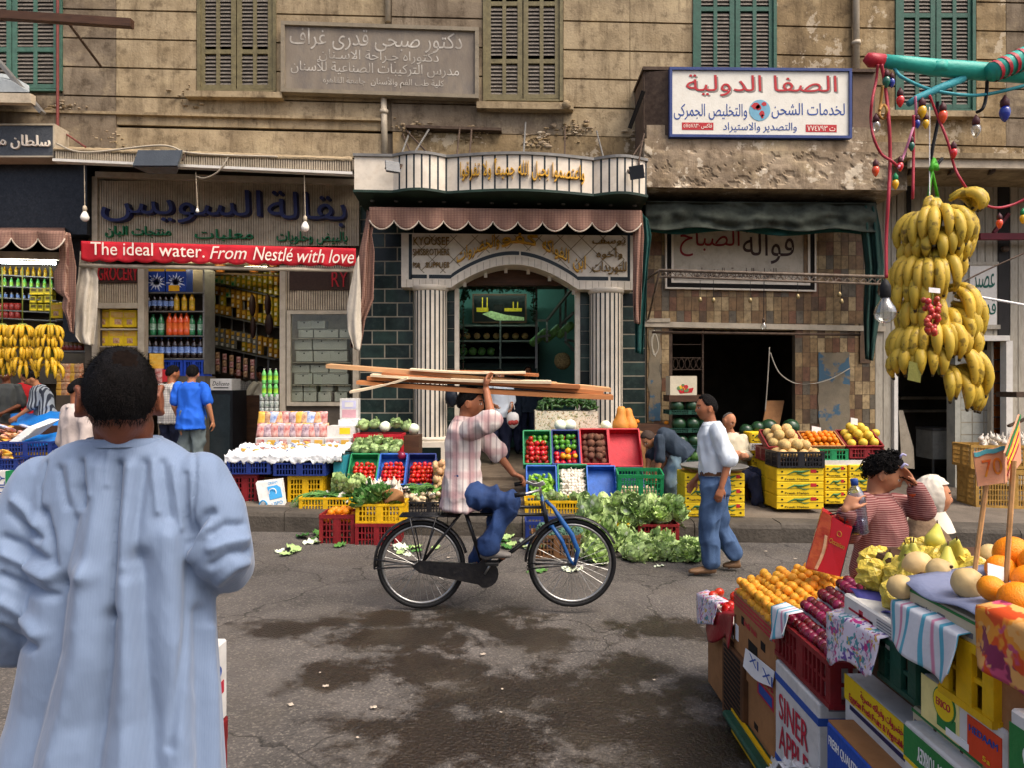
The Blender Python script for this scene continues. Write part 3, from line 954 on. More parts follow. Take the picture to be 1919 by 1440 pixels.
def arc_text(s,xa,xb,hgt,off,bold=.02,d=.05):
 mb=MB();ftext(mb,s,xa,0,xb,hgt,YL-.002,d,0,0,0,bold)
 v=[]
 for p in mb.v:
  px=CX+p[0]*F/p[1];py=CY+(H-p[2])*F/p[1]
  q=P(px,archy(px)-off-hgt+py,p[1]);v.append((p[0],p[1],q.z))
 mb.v=v;mb.build('lettering',M_GOLD,ln)
arc_text('ابن الفواكه',1016,1097,30,30);arc_text('والخضروات',856,936,28,30);arc_text('كفو',940,1008,26,33)
for s,r in(('KYOUSEF',(775,444,842,459)),('SHISBROTHERS',(774,466,842,478)),('FOR',(774,492,788,501)),('SUPPLIES',(798,491,842,501)),('يوسف',(1110,446,1172,460)),('وأخوه',(1118,464,1166,486)),('للتوريدات',(1110,490,1174,514))):
 mb=MB();ftext(mb,s,*r,YL-.001,.03,0,0,0,.02);mb.build('lettering',mat('aged_gold_letters','#7e5f22',rough=.5,var=.4,scale=20,metal=.2),ln)
def column(cx_,ytop,ybot,yped):
 Yc=FD-.22
 c=P(cx_,720,Yc);r=31*Yc/F
 zt,zb,zp=P(0,ytop,Yc).z,P(0,ybot,Yc).z,P(0,yped,Yc).z
 mb=MB()
 n=22
 for i in range(n):
  a0=2*pi*i/n;w=2*pi/n
  for(s0,s1,mi)in((0,.64,0),(.64,1,1)):
   rr=r if mi==0 else r*.992
   A,B=a0+s0*w,a0+s1*w
   mb.add([(c.x+rr*cos(t),c.y+rr*sin(t),z)for z in(zb,zt)for t in(A,B)],[(0,1,3,2)],mi)
 col=mb.build('column',[M_MARBLE,M_MARBLED],sh3)
 mb=MB();mb.lathe([(r*1.02,zt-.03),(r*1.08,zt-.01),(r*1.13,zt+.02),(r*1.13,zt+.05)],32,0,(c.x,c.y,0));mb.lathe([(r*1.1,zb-.03),(r*1.1,zb+.01),(r*1.03,zb+.03)],32,0,(c.x,c.y,0));mb.build('collar',M_MARBLE,col,True)
 mb=MB();w=r*1.2
 mb.rbox(c.x-w,c.x+w,c.y-w,c.y+w+.1,zp,zb-.032,.01,0)
 mb.box(c.x-w*.6,c.x+w*.62,c.y-w-.004,c.y-w,zp+.1,zb-.12,1)
 mb.build('pedestal',[M_MARBLE,M_TG3],col)
column(807,543,822,905);column(1136,548,800,905)
mb=MB()
zc=P(0,528,FD).z
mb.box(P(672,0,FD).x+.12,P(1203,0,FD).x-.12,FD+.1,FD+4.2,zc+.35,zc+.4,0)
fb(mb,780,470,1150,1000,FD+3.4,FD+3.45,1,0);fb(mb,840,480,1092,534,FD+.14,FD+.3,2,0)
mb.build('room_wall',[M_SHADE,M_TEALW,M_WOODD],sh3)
mb=MB()
YS=FD+2.7
for y in(608,637,668):fb(mb,845,y,1005,y+3,YS-.1,YS+.6,0,0)
for x in(845,936,1005):fb(mb,x,600,x+3,760,YS-.12,YS+.6,0,0)
fb(mb,840,612,1010,720,YS+.6,YS+.62,1,0);fb(mb,840,680,1010,800,YS-.05,YS,1,0)
mb.build('shelf_unit',[mat('grey_shelf','#6b7069',rough=.6,var=.2),mat('dark_green_back','#1d2a26',rough=.8,var=.3)],sh3)
mb=MB()
for i,(a,b)in enumerate((((1005,600),(1025,600)),((1025,600),(1072,540)),((1005,632),(1030,628)),((1030,628),(1075,585)),((1025,600),(1025,640)),((1050,570),(1050,612)),((1060,540),(1060,640)),((1005,535),(1005,690)),((1060,636),(1080,640)),((1060,640),(1082,662)))):
 mb.bar(P(*a,FD+1.9),P(*b,FD+1.4),.04,.04,0)
mb.build('slanting_rack',M_STEEL,sh3)
pt=thing('wall_picture','dark framed picture of a lit building at night on the greengrocer back wall','picture',P(936,577,YS))
mb=MB();fb(mb,888,553,984,602,YS-.04,YS,0,0);mb.build('panel',mat('picture_night','#141816',rough=.3,var=.3),pt)
mb=MB();mb.prism([(904,588),(920,582),(950,590),(982,594),(982,600),(930,600)],lambda a,b:P(a,b,YS-.045),lambda a,b:P(a,b,YS-.041),0)
fb(mb,893,576,915,584,YS-.045,YS-.041,1,0)
for x in(903,912,961,969):fb(mb,x,557 if x<940 else 565,x+2,578,YS-.045,YS-.041,1,0)
fb(mb,925,570,943,583,YS-.047,YS-.041,2,0);fb(mb,945,577,978,583,YS-.045,YS-.041,1,0)
mb.build('printed_scene',[mat('print_pale_green','#b9c78a',var=.4,scale=30),mat('print_yellow','#c9a81c',var=.3,scale=30),M_DARK],pt)
mb=MB();frame(mb,885,550,987,605,3,YS-.06,YS);mb.build('frame',M_WOODD,pt)
tb=thing('tube_lamp','greenish tube lamp over the greengrocer back shelves','lamp',P(940,530,YS-.3))
mb=MB();mb.tube([P(870,530,YS-.5),P(1000,530,YS-.5)],.02,8);mb.build('tube',M_TUBEG,tb,True)
gl=thing('leaf_garland','dark green leaf garland hung round the greengrocer doorway','garland',P(870,540,FD+.5))
mb=MB();R2=random.Random(5)
path=[(868,690),(868,560),(874,540),(900,538),(930,541),(960,540),(990,538),(1000,545),(1001,600)]
mb.tube([P(*p,FD+1.0)for p in path],.008,5,1)
for i in range(420):
 k=R2.random()*(len(path)-1);a,b=path[int(k)],path[min(int(k)+1,len(path)-1)];f=k-int(k)
 c=P(a[0]+(b[0]-a[0])*f+R2.gauss(0,3.5),a[1]+(b[1]-a[1])*f+R2.gauss(0,3.5),FD+1+R2.gauss(0,.04))
 u=Vector((R2.gauss(0,1),R2.gauss(0,1),R2.gauss(0,1))).normalized()*.035;w=u.orthogonal().normalized()*.02
 mb.add([c-u,c+w,c+u,c-w],[(0,1,2,3)],0)
mb.build('leaf_strand',[mat('garland_green','#2b4a30',var=.4),M_WOODD],gl)
for i,x in enumerate((871,910,948,990,1030,1075)):
 y=archy(x)+10;mb=MB();fb(mb,x-3,y-8,x+3,y+5,FD-.05,FD-.02,0,0);mb.tube([P(x,y-14,FD-.03),P(x,y-8,FD-.03)],.006,5,0)
 tag(mb.build('hanging_tag',M_WHITE),'small white tag hanging under the marble arch','tag','white tags under the arch')
cp=thing('marble_canopy','scalloped white marble canopy with dark stripes and gold Arabic script','canopy',P(935,325,FD-1))
def cy(x):
 if x<737:return 0
 if x<838:return.16*sin(pi*(x-737)/101)
 if x<1113:return.20*sin(pi*(x-838)/275)
 return.16*sin(pi*min(1,(x-1113)/98))
YC=FD-1.15
mb=MB()
edges=[]
x=664.0
cuts=[664,737]
for a,b,n in((737,838,7),(838,1113,12),(1113,1212,7)):
 for i in range(n):
  w=(b-a)/n;cuts+=[a+w*(i+1)-3.4,a+w*(i+1)]
def cpt(x,y):return P(x,y,YC-cy(x))
def ctop(x):return 293+.018*(x-664)
for i in range(len(cuts)-1):
 a,b=cuts[i],cuts[i+1]
 mi=1 if(b-a)<4 else 0
 n=1 if mi else 3
 for j in range(n):
  xa,xb=a+(b-a)*j/n,a+(b-a)*(j+1)/n
  za,zb_=P(xa,ctop(xa),YC).z,P(xb,ctop(xb),YC).z
  xa_,xb_=P(xa,0,YC).x,P(xb,0,YC).x
  h=62*YC/F
  ya,yb=YC-cy(xa),YC-cy(xb)
  mb.hexa([(xa_,ya,za),(xb_,yb,zb_),(xb_,yb,zb_-h),(xa_,ya,za-h),(xa_,ya+.05,za),(xb_,yb+.05,zb_),(xb_,yb+.05,zb_-h),(xa_,ya+.05,za-h)],mi)
f_=mb.build('fascia',[M_MARBLE,M_MARBLED],cp)
mb=MB()
for i in range(60):
 xa,xb=662+552*i/60,662+552*(i+1)/60
 xa_,xb_=P(xa,0,YC).x,P(xb,0,YC).x
 za,zb_=P(xa,ctop(xa),YC).z,P(xb,ctop(xb),YC).z
 ya,yb=YC-cy(xa),YC-cy(xb)
 mb.hexa([(xa_,ya-.03,za+.04),(xb_,yb-.03,zb_+.04),(xb_,yb-.03,zb_+.002),(xa_,ya-.03,za+.002),(xa_,FD,za+.04),(xb_,FD,zb_+.04),(xb_,FD,zb_+.002),(xa_,FD,za+.002)],0)
 h=62*YC/F+.002
 mb.hexa([(xa_,ya-.02,za-h),(xb_,yb-.02,zb_-h),(xb_,yb-.02,zb_-h-.035),(xa_,ya-.02,za-h-.035),(xa_,FD,za-h-.1),(xb_,FD,zb_-h-.1),(xb_,FD,zb_-h-.135),(xa_,FD,za-h-.135)],1)
mb.hexa([P(664,296,YC+.051),P(668,296,YC+.051),P(668,354,YC+.051),P(664,354,YC+.051)]+[Vector((p.x,FD,p.z))for p in(P(664,296,YC),P(668,296,YC),P(668,354,YC),P(664,354,YC))],2)
mb.build('slab',[M_STEEL,mat('dark_green_soffit','#22352a',rough=.5,var=.4,scale=4),M_MARBLE],cp)
mb=MB()
for x in range(690,1205,46):mb.ell(Vector((P(x,0,YC).x,YC+.3,P(x,ctop(x)+62,YC).z-.075)),(.035,.035,.02),8,5)
mb.build('downlight',M_STEEL,cp,True)
mb=MB();ftext(mb,'واعتصموا بحبل الله جميعاً ولا تفرقوا',862,301,1096,341,YC-.13,.05,0,.028,0,.016)
v=[]
for p in mb.v:
 px=CX+p[0]*F/p[1];v.append((p[0],p[1]+.12-cy(px),p[2]))
mb.v=v;mb.build('lettering',M_GOLD,cp)
awning('plaid_awning','wide brown plaid awning with scalloped edge over the marble greengrocer front',692,1202,391,0,24,17,11,FD-.02,FD-1.05,.012,[M_PLAID],384)
mb=MB()
drape(mb,[(688,392),(684,420),(674,470),(668,560),(660,610),(656,650)],[(704,410),(697,440),(702,470),(700,560),(684,600),(676,655)],FD-.98,.06,1.6,20,40)
o=mb.build('gathered_drape',M_PLAID,None,True);tag(o,'plaid cloth gathered down at the left end of the greengrocer awning','awning drape')
mb=MB()
drape(mb,[(664,500),(656,540),(650,580),(652,620),(664,655)],[(672,478),(676,540),(677,600),(678,630),(674,657)],FD-1.1,.04,1,14,30)
o=mb.build('gathered_drape',M_DRAPEW,None,True);tag(o,'dirty white canvas hanging below the right end of the red banner','awning drape')
mb=MB()
drape(mb,[(1194,394),(1186,440),(1187,500),(1186,560),(1188,604)],[(1203,396),(1207,440),(1204,500),(1202,560),(1200,608)],FD-1.0,.05,1.4,18,36)
o=mb.build('gathered_drape',M_PLAID,None,True);tag(o,'plaid cloth gathered down at the right end of the greengrocer awning','awning drape')
mb=MB()
drape(mb,[(1204,400),(1206,470),(1203,540),(1190,600),(1190,660)],[(1214,410),(1221,440),(1214,500),(1209,600),(1205,664)],FD-.9,.05,1.4,14,36)
o=mb.build('gathered_drape',M_TEALC,None,True);tag(o,'green canvas strip hanging beside the right marble column','awning drape')
st=thing('shop_steps','worn stone steps climbing to the greengrocer doorway','steps',P(930,950,8.6))
mb=MB()
xa,xb=P(860,0,9).x-.1,P(990,0,9).x+.1
z0=zpave(0)
for i,(ya,dz)in enumerate(((8.7,.08),(9.3,.15),(9.9,.22))):mb.rbox(xa,xb,ya,FD+3.3,z0+dz-(.16 if i<2 else.14)-.01,z0+dz-.004*i,.02)
mb.build('tread',mat('worn_step_stone','#6d5f4e',rough=.85,var=.4,scale=3,dirt=.5),st)
# ------ tiled fruit shop on the right
sh4=thing('tiled_shopfront','fruit shopfront faced with patchy brown stone tiles','shopfront',P(1430,900,FD))
TB=[mat('brown_tile_%s'%w,h,rough=.5,var=.4,scale=7,dirt=.65,dirtc='#3b2b1c')for w,h in(('tan','#8d7550'),('ochre','#7b6040'),('dark','#5a4632'),('pale','#a08a64'),('grey','#635a4a'),('red','#735039'))]
WT=[0,0,1,1,1,2,3,3,4,5]
mb=MB()
tiles(mb,1212,400,1640,606,FD-.04,14,26,WT,6,0,.015)
tiles(mb,1212,600,1254,912,FD-.06,14,27,WT,6,0);tiles(mb,1490,606,1640,912,FD-.06,14,27,WT,6,0)
fb(mb,1200,606,1660,616,FD-.1,FD+.2,7,.02);fb(mb,1212,596,1256,603,FD-.12,FD,7,0)
fb(mb,1612,606,1632,680,FD-.09,FD-.06,2,0)
for(a,b,c,d)in((1216,618,1238,790),(1534,660,1592,812)):
 mb.sheet(lambda u,v,a=a,b=b,c=c,d=d:P(a+(c-a)*u+4*noise.noise(Vector((u*2,v*6,a))),b+(d-b)*v+5*noise.noise(Vector((u*5,v*2,b))),FD-.068),8,20,.006,8)
def bluepeel():
 m=mat('peeling_blue_plaster','#8d7f68',rough=.85,var=.4,scale=4,hx2='#66604f',contrast=.3)
 N,L,b=nodes_of(m);src=b.inputs['Base Color'].links[0].from_socket
 n=N.new('ShaderNodeTexNoise');n.inputs['Scale'].default_value=2.6;n.inputs['Detail'].default_value=9;n.inputs['Roughness'].default_value=.65
 tc=N.new('ShaderNodeTexCoord');L.new(tc.outputs['Object'],n.inputs[0])
 r=N.new('ShaderNodeMapRange');r.inputs['From Min'].default_value=.52;r.inputs['From Max'].default_value=.56;L.new(n.outputs[0],r.inputs[0])
 x=N.new('ShaderNodeMix');x.data_type='RGBA';x.inputs['B'].default_value=lin('#456172');L.new(r.outputs[0],x.inputs['Factor']);L.new(src,x.inputs['A'])
 L.new(x.outputs['Result'],b.inputs['Base Color']);return m
mb.build('tiled_wall',TB+[mat('dirty_grout','#5d503d',rough=.9,var=.3),M_BEIGE,bluepeel()],sh4)
mb=MB()
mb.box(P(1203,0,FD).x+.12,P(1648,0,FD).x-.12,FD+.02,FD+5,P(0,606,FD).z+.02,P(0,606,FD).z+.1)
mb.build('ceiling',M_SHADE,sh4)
mb=MB();fb(mb,1254,616,1260,912,FD-.02,FD+.1,0,0);fb(mb,1316,616,1319,912,FD+.1,FD+.16,0,0)
for y in(645,670,692):
 mb.bar(P(1260,y,FD+.12),P(1316,y,FD+.12),.012,.012)
for i in range(5):
 c=P(1266+11*i,681,FD+.12);mb.tube([c+Vector((.04*cos(t),0,.08*sin(t)))for t in[k*pi/5 for k in range(11)]],.006,5,closed=False)
mb.build('grille',M_IRON,sh4)
sg=thing('painted_sign','cream sign with large red and brown Arabic lettering under green canvas','sign',P(1390,480,FD-.1))
mb=MB();fb(mb,1262,424,1506,528,FD-.07,FD-.04,0,.02);mb.build('board',mat('cream_sign_board','#b7ac98',rough=.6,var=.15,scale=3,dirt=.4,dirtc='#6d5c48'),sg)
mb=MB();frame(mb,1247,410,1530,543,3,FD-.11,FD-.05,0,.02);frame(mb,1251,414,1526,539,7,FD-.1,FD-.05,1,.02);frame(mb,1258.5,421,1518.5,531.5,4,FD-.105,FD-.05,0,.02);fb(mb,1507,426,1515,527,FD-.09,FD-.06,2,0)
mb.build('frame',[M_MARBLE,M_DARK,TB[1]],sg)
mb=MB();ftext(mb,'الصباح',1274,424,1386,480,FD-.071,.006,0,.0,0,.035);mb.build('lettering',mat('dark_red_paint','#7d1b1e',rough=.6,var=.2),sg)
mb=MB();ftext(mb,'فوالة',1392,430,1488,494,FD-.071,.006,0,.02,0,.035);mb.build('lettering',M_BROWNL,sg)
mb=MB();ftext(mb,'للفول والطعمية والخضروات',1300,501,1455,524,FD-.071,.006,0,.01,0,.02);mb.build('lettering',M_BROWNL,sg)
gc=thing('green_awning','grimy green canvas awning rolled up above the brown tiled shop','awning',P(1425,400,FD-.5))
mb=MB()
def roll(u,v):
 x=1210+432*u
 y=376+4*u+52*v+3*sin(u*21)*v
 return P(x,y,FD-.72-.08*v+.035*sin(v*9+sin(u*9))+.03*sin(u*31+v*3)+.06*noise.noise(Vector((u*22,v*4,5))))
mb.sheet(roll,80,18,.01,0)
mb.sheet(lambda u,v:P(1218+415*u,412+6*u+(22+4*sin(u*13))*v,FD-.62+.04*sin(u*40)*v),80,6,.006,1)
mb.sheet(lambda u,v:P(1210+432*u,376,FD-.02).lerp(P(1210+432*u,378+4*u,FD-.75),v),20,4,.006,0)
mb.build('canvas',[M_GCANV2,M_TEALC],gc,True)
mb=MB()
drape(mb,[(1612,384),(1614,440),(1622,500),(1618,600),(1621,672)],[(1642,386),(1650,430),(1656,500),(1648,600),(1636,676)],FD-.7,.09,2.2,26,44)
o=mb.build('gathered_drape',M_GCANV,None,True);tag(o,'dark green canvas bunched down the right edge of the tiled shop','awning drape')
ir=thing('scrolled_iron_rail','rusty scrolled iron rail hung across the tiled shop front','rail',P(1440,520,FD-1.2))
YR=FD-1.15
mb=MB()
a,b=(1236,506),(1655,518);c,d=(1236,518),(1655,532)
mb.tube([P(1210,524,FD-.1),P(*a,YR),P(*b,YR),P(1665,524,FD-.1)],.022,8);mb.tube([P(*c,YR),P(*d,YR)],.016,8)
mb.tube([P(1236,508,YR),P(1214,600,FD-.08)],.016,6);mb.tube([P(1650,520,YR),P(1640,590,FD-.08)],.016,6)
for i in range(26):
 t=i/25;px=1252+390*t;y0=507+12*t
 s=1 if i%2 else-1
 c0=P(px,y0+7,YR)
 pts=[c0+Vector((s*(.055-.011*k*.45)*cos(k*.75)+.02*s,0,(.055-.011*k*.4)*sin(k*.75)))for k in range(11)]
 mb.tube(pts,.007,5)
 mb.tube([P(px-8,y0+2,YR),P(px,y0+11,YR),P(px+8,y0+3,YR)],.007,5)
mb.build('ironwork',mat('pale_rusty_iron','#77695a',rough=.7,var=.4,scale=14,hx2='#4a3d31'),ir,True)
mb=MB();mb.tube([P(1222,622,FD-.5),P(1612,627,FD-.5)],.02,8);tag(mb.build('curtain_rod',M_IRON,None,True),'plain iron rod across the dark doorway of the tiled shop','rod')
M_BRASS=mat('dull_brass','#8a7a55',rough=.4,metal=.6,var=.3)
bell=MB();bell.lathe([(.004,.0),(.018,-.008),(.026,-.03),(.03,-.055),(.02,-.07),(.004,-.075)],12)
bell_me=bell.mesh('lamp_holder',M_BRASS,True)
for(x,y0,y1)in((1312,524,556),(1337,524,557),(1406,526,557),(1495,528,550),(1573,530,546),(1577,534,559)):
 o=put('empty_lamp_holder',bell_me,P(x,y1,YR),label='small empty lamp holder dangling from the scrolled iron rail',cat='lamp holder',group='lamp holders on the iron rail')
 mb=MB();mb.tube([P(x,y0,YR),P(x,y1,YR)],.004,5);mb.build('wire',M_BLACK,o)
cc=thing('concrete_canopy','crumbling concrete canopy slab under the white freight sign','canopy',P(1450,310,FD-1))
mb=MB()
YCC=FD-1.0
def crumble(u,v):
 p=P(1208+492*u,258+6*u+92*v,YCC)
 n=noise.noise(Vector((u*14,v*4,2)))+.5*noise.noise(Vector((u*40,v*11,7)))
 p.y+=(.014 if n>.3 else 0)+.012*n+(.10 if v<.22 else 0)
 return p
mb.grid(crumble,150,26,0)
mb.build('fascia',M_PEEL,cc)
mb=MB()
mb.hexa([P(1208,259,YCC+.06),P(1700,266,YCC+.06),P(1700,355,YCC+.06),P(1208,349,YCC+.06)]+[Vector((p.x,FD+.05,p.z))for p in(P(1208,259,YCC),P(1700,266,YCC),P(1700,355,YCC),P(1208,349,YCC))],0)
fb(mb,1212,236,1640,262,YCC+.1,FD,0,.012)
mb.build('slab',M_PEEL,cc)
sg=thing('freight_office_sign','white sign with red and blue Arabic lettering and a small globe','sign',P(1425,190,FD-1))
YSG=FD-.98
mb=MB();fb(mb,1259,131,1591,252,YSG,YSG+.04,0,.008);mb.build('board',mat('ivory_sign','#dcd8ca',rough=.5,var=.06,scale=3,dirt=.2,dirtc='#a79878'),sg)
mb=MB();frame(mb,1255,126,1597,257,5,YSG-.03,YSG+.05,0,.008);mb.build('frame',mat('navy_frame','#2b3d72',rough=.5,var=.2),sg)
mb=MB()
fb(mb,1207,131,1254,252,FD-.75,FD,0,0);fb(mb,1598,133,1640,258,FD-.75,FD,0,0);fb(mb,1205,126,1642,132,FD-.8,FD,1,.01)
mb.hexa([P(1254,131,YSG+.051),P(1256,131,YSG+.051),P(1256,252,YSG+.051),P(1254,252,YSG+.051),P(1205,135,FD-.74),P(1208,135,FD-.74),P(1208,252,FD-.74),P(1205,252,FD-.74)],1)
mb.build('casing',[mat('brown_casing','#6a5848',rough=.8,var=.3,scale=3,dirt=.4),M_IRON],sg)
for s,r,m_,bo in(('الصفا الدولية',(1286,140,1568,180),M_REDL,.02),('لخدمات الشحن',(1446,193,1583,222),M_BLUEL,.014),('والتخليص الجمركى',(1263,194,1400,224),M_BLUEL,.014),('والتصدير والاستيراد',(1355,229,1493,248),M_BLUEL,.008)):
 if m_ is M_REDL:
  mb=MB();ftext(mb,s,r[0]+3,r[1]+3,r[2]+3,r[3]+3,YSG,.002,0,.006,0,bo);mb.build('letter_shadow',mat('grey_letter_edge','#8c857c',var=.1),sg)
 mb=MB();ftext(mb,s,*r,YSG-(.003 if m_ is M_REDL else 0),.004,0,.006,0,bo);mb.build('lettering',m_,sg)
mb=MB();fb(mb,1278,229,1337,243,YSG-.003,YSG,0,.01);fb(mb,1510,233,1568,247,YSG-.003,YSG,0,.01);mb.build('number_panel',M_REDL,sg)
mb=MB();ftext(mb,'فاكس/٥٧٥٧٨٣٠',1281,231,1334,241,YSG-.003,.003,0,.01,0,.02);ftext(mb,'ت/٧٧٤٧٩٣',1513,235,1565,245,YSG-.003,.003,0,.01,0,.02);mb.build('lettering',M_CREAML,sg)
mb=MB();c=P(1424,206,YSG-.006);mb.prism([(.152*cos(k*pi/16),.152*sin(k*pi/16))for k in range(32)],lambda a,b:c+Vector((a,0,b)),lambda a,b:c+Vector((a,.006,b)),0)
for(dx,dy,rr,sx)in((-.06,.06,.05,1.2),(-.02,.04,.04,1),(.03,-.05,.045,.8),(.035,-.09,.03,.6),(.06,.09,.03,1.2)):
 mb.prism([(dx+rr*sx*cos(k*pi/5)*(1+.25*sin(k*3)),dy+rr*sin(k*pi/5))for k in range(10)],lambda a,b:c+Vector((a,-.003,b)),lambda a,b:c+Vector((a,0,b)),1)
mb.build('globe_emblem',[mat('globe_blue','#6fa3b8',var=.15),M_REDL],sg)
sg=thing('dentist_sign','weathered grey framed sign with faded white Arabic lettering','sign',P(710,110,FD-.1))
mb=MB();fb(mb,533,52,891,170,FD-.13,FD-.1,0,.033);mb.build('board',mat('weathered_sign_board','#6c6257',rough=.75,var=.3,scale=2.5,stretch=(1,1,.4),hx2='#8a7f6e',dirt=.35,dirtc='#3f4652'),sg)
mb=MB();frame(mb,526,44,897,177,7,FD-.17,FD-.02,0,.033);mb.build('frame',mat('grey_wood_frame','#857a66',rough=.7,var=.2,scale=4,dirt=.3),sg)
M_FADE=mat('faded_white_letters','#c9c3b6',rough=.7,var=.5,scale=6,hx2='#7d7467',contrast=.4)
for s,r in(('دكتور صبحى قدرى غراف',(543,60,866,98)),('دكتوراه جـراحة الاسـنان',(598,98,822,120)),('مدرس التركيبات الصناعية للأسنان',(545,118,860,144)),('كلية طب الفم والأسنان (جامعة القاهره)',(600,148,832,166))):
 mb=MB();ftext(mb,s,r[0],r[1]-4,r[2],r[3]-2,FD-.13,.004,0,.033,0,.01);mb.build('lettering',M_FADE,sg)
# ------ wooden shop at the right end
sh5=thing('wooden_shopfront','white planked shopfront with a dark open doorway at the right end','shopfront',P(1760,900,FD))
M_PLANK=mat('white_planks','#aaa290',rough=.7,var=.2,scale=4,stretch=(3,3,.6),dirt=.5,dirtc='#6b5c48')
M_BLACKW=mat('black_strip','#262320',rough=.7,var=.3)
mb=MB()
def planks(x0,x1,y0,y1,w=15,Y=FD-.05):
 x=x0
 while x<x1-2:
  fb(mb,x+.7,y0,min(x+w,x1)-.7,y1,Y+RX.uniform(0,.008),Y+.06,0,0);x+=w
planks(1640,1680,345,912);planks(1681,1870,340,628);planks(1893,2300,340,912)
fb(mb,1640,330,2300,912,FD+.012,FD+.02,1,0)if False else None
fb(mb,1808,340,1818,500,FD-.07,FD-.04,1,0);fb(mb,1871,340,1892,628,FD-.06,FD+.0,1,0);fb(mb,1700,340,1708,628,FD-.07,FD-.04,1,0)
fb(mb,1676,628,1893,638,FD-.1,FD+.05,2,0);fb(mb,1676,638,1683,912,FD-.09,FD+.05,2,0);fb(mb,1886,638,1898,912,FD-.09,FD+.05,2,0)
mb.build('planked_wall',[M_PLANK,M_BLACKW,M_WHITE],sh5)
mb=MB();fb(mb,1815,490,1872,496,FD-.1,FD-.05,1,0);fb(mb,1815,608,1875,616,FD-.1,FD-.05,1,0);fb(mb,1818,496,1868,608,FD-.08,FD-.05,0,0);mb.build('sign_board',[M_WHITE,M_PLANK],sh5)
mb=MB();ftext(mb,'عصير',1824,512,1864,552,FD-.08,.005,0,0,0,.02);ftext(mb,'قدرى',1822,560,1866,598,FD-.08,.005,0,0,0,.02);mb.build('lettering',mat('green_paint_letters','#175a4a',var=.2),sh5)
mb=MB();tiles(mb,1800,655,1868,915,FD+.3,22,23,0,1,0);fb(mb,1790,638,1800,915,FD+.28,FD+.5,0,0)
mb.build('tiled_pier',[mat('white_tile','#b9b8a8',rough=.3,var=.15,scale=3,dirt=.3),M_GROUT],sh5)
mb=MB();fb(mb,1838,436,2300,448,FD-.35,FD-.28,0,0);mb.bar(P(1862,436,FD-.3),P(1890,400,FD-.3),.05,.05);mb.build('red_bracket',mat('maroon_paint','#6f1b28',rough=.5,var=.2),sh5)
mb=MB();mb.ell(P(1884,466,FD-.12),(.07,.05,.05),8,6);mb.build('junction_box',M_IRON,sh5)
cab=thing('shelf_rack','narrow rack with orange backing boards beside the white tiled pier','rack',P(1876,780,FD))
mb=MB();fb(mb,1866,640,1886,820,FD+.22,FD+.26,0,0)
for y in range(650,830,22):fb(mb,1862,y,1888,y+2.5,FD+.12,FD+.22,1,0)
fb(mb,1858,636,1862,910,FD+.1,FD+.2,2,0)
mb.build('shelf',[mat('orange_board','#a5591f',rough=.6,var=.2),M_IRON,M_PLANK],cab)
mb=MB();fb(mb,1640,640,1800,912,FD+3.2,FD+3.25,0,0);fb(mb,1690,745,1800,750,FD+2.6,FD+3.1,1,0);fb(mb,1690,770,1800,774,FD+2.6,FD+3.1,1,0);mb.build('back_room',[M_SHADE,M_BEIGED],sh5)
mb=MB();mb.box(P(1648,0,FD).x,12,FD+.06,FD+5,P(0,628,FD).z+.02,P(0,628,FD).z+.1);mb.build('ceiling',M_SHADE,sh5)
ma=thing('metal_awning','slatted grey metal awning over the white planked shop','awning',P(1830,320,FD-.8))
mb=MB()
fb(mb,1706,296,2300,316,FD-1.35,FD-1.28,0,.012)
for i in range(9):
 t=i/8
 mb.bar(P(1712+75*i,318,FD-1.3),P(1712+75*i-15,330,FD-.02),.05,.05,1)
q=[P(1704,300,FD-1.3),P(2300,308,FD-1.3)]
mb.hexa([q[0],q[1],q[1]-Vector((0,0,.02)),q[0]-Vector((0,0,.02))]+[Vector((v.x,FD,v.z+.15))for v in(q[0],q[1],q[1]-Vector((0,0,.02)),q[0]-Vector((0,0,.02)))],2)
fb(mb,1700,288,2300,298,FD-1.4,FD-.02,3,.012)
mb.build('slatted_roof',[M_BEIGED,M_IRON,M_SHADE,M_PLA],ma)
# ------ far upper-left odds and ends
ss=thing('sheet_metal_shade','rusty sheet metal shade on a slanting bracket, upper left corner','shade',P(30,150,FD-1))
mb=MB();
q=[P(-160,60,FD-1.2),P(20,118,FD-1.2),P(85,205,FD-1.2),P(80,212,FD-1.2),P(12,130,FD-1.2),P(-165,75,FD-1.2)]
mb.bar(P(-4,112,FD-.9),P(80,212,FD-.9),.11,.05,0);mb.hexa([P(-180,118,FD-1),P(20,150,FD-1),P(55,172,FD-1),P(-180,170,FD-1),P(-180,110,FD-.1),P(20,140,FD-.1),P(55,160,FD-.1),P(-180,160,FD-.1)],1)
fb(mb,-180,172,58,190,FD-1.05,FD-.95,2,.02)
mb.build('panel',[M_STEEL,mat('pale_sheet','#9aa0a0',rough=.5,var=.2,dirt=.3),M_BEIGED],ss)
mb=MB();mb.bar(P(-120,20,8.8),P(248,44,8.8),.09,.1,0);o=mb.build('timber_beam',M_WOODD);tag(o,'dark timber beam sticking out at the upper left','beam')
mb=MB();mb.tube([P(130,45,FD-.9),P(190,125,FD-.06)],.02,8);o=mb.build('iron_strut',M_IRON);tag(o,'thin iron strut slanting from the timber beam to the wall','strut')
mb=MB();mb.tube([P(108,-60,FD-.1),P(108,290,FD-.1)],.022,8);mb.tube([P(108,240,FD-.1),P(160,275,FD-.8)],.015,8);o=mb.build('red_pipe',M_REDP);tag(o,'thin red pipe running down the wall beside the green shutter','pipe')
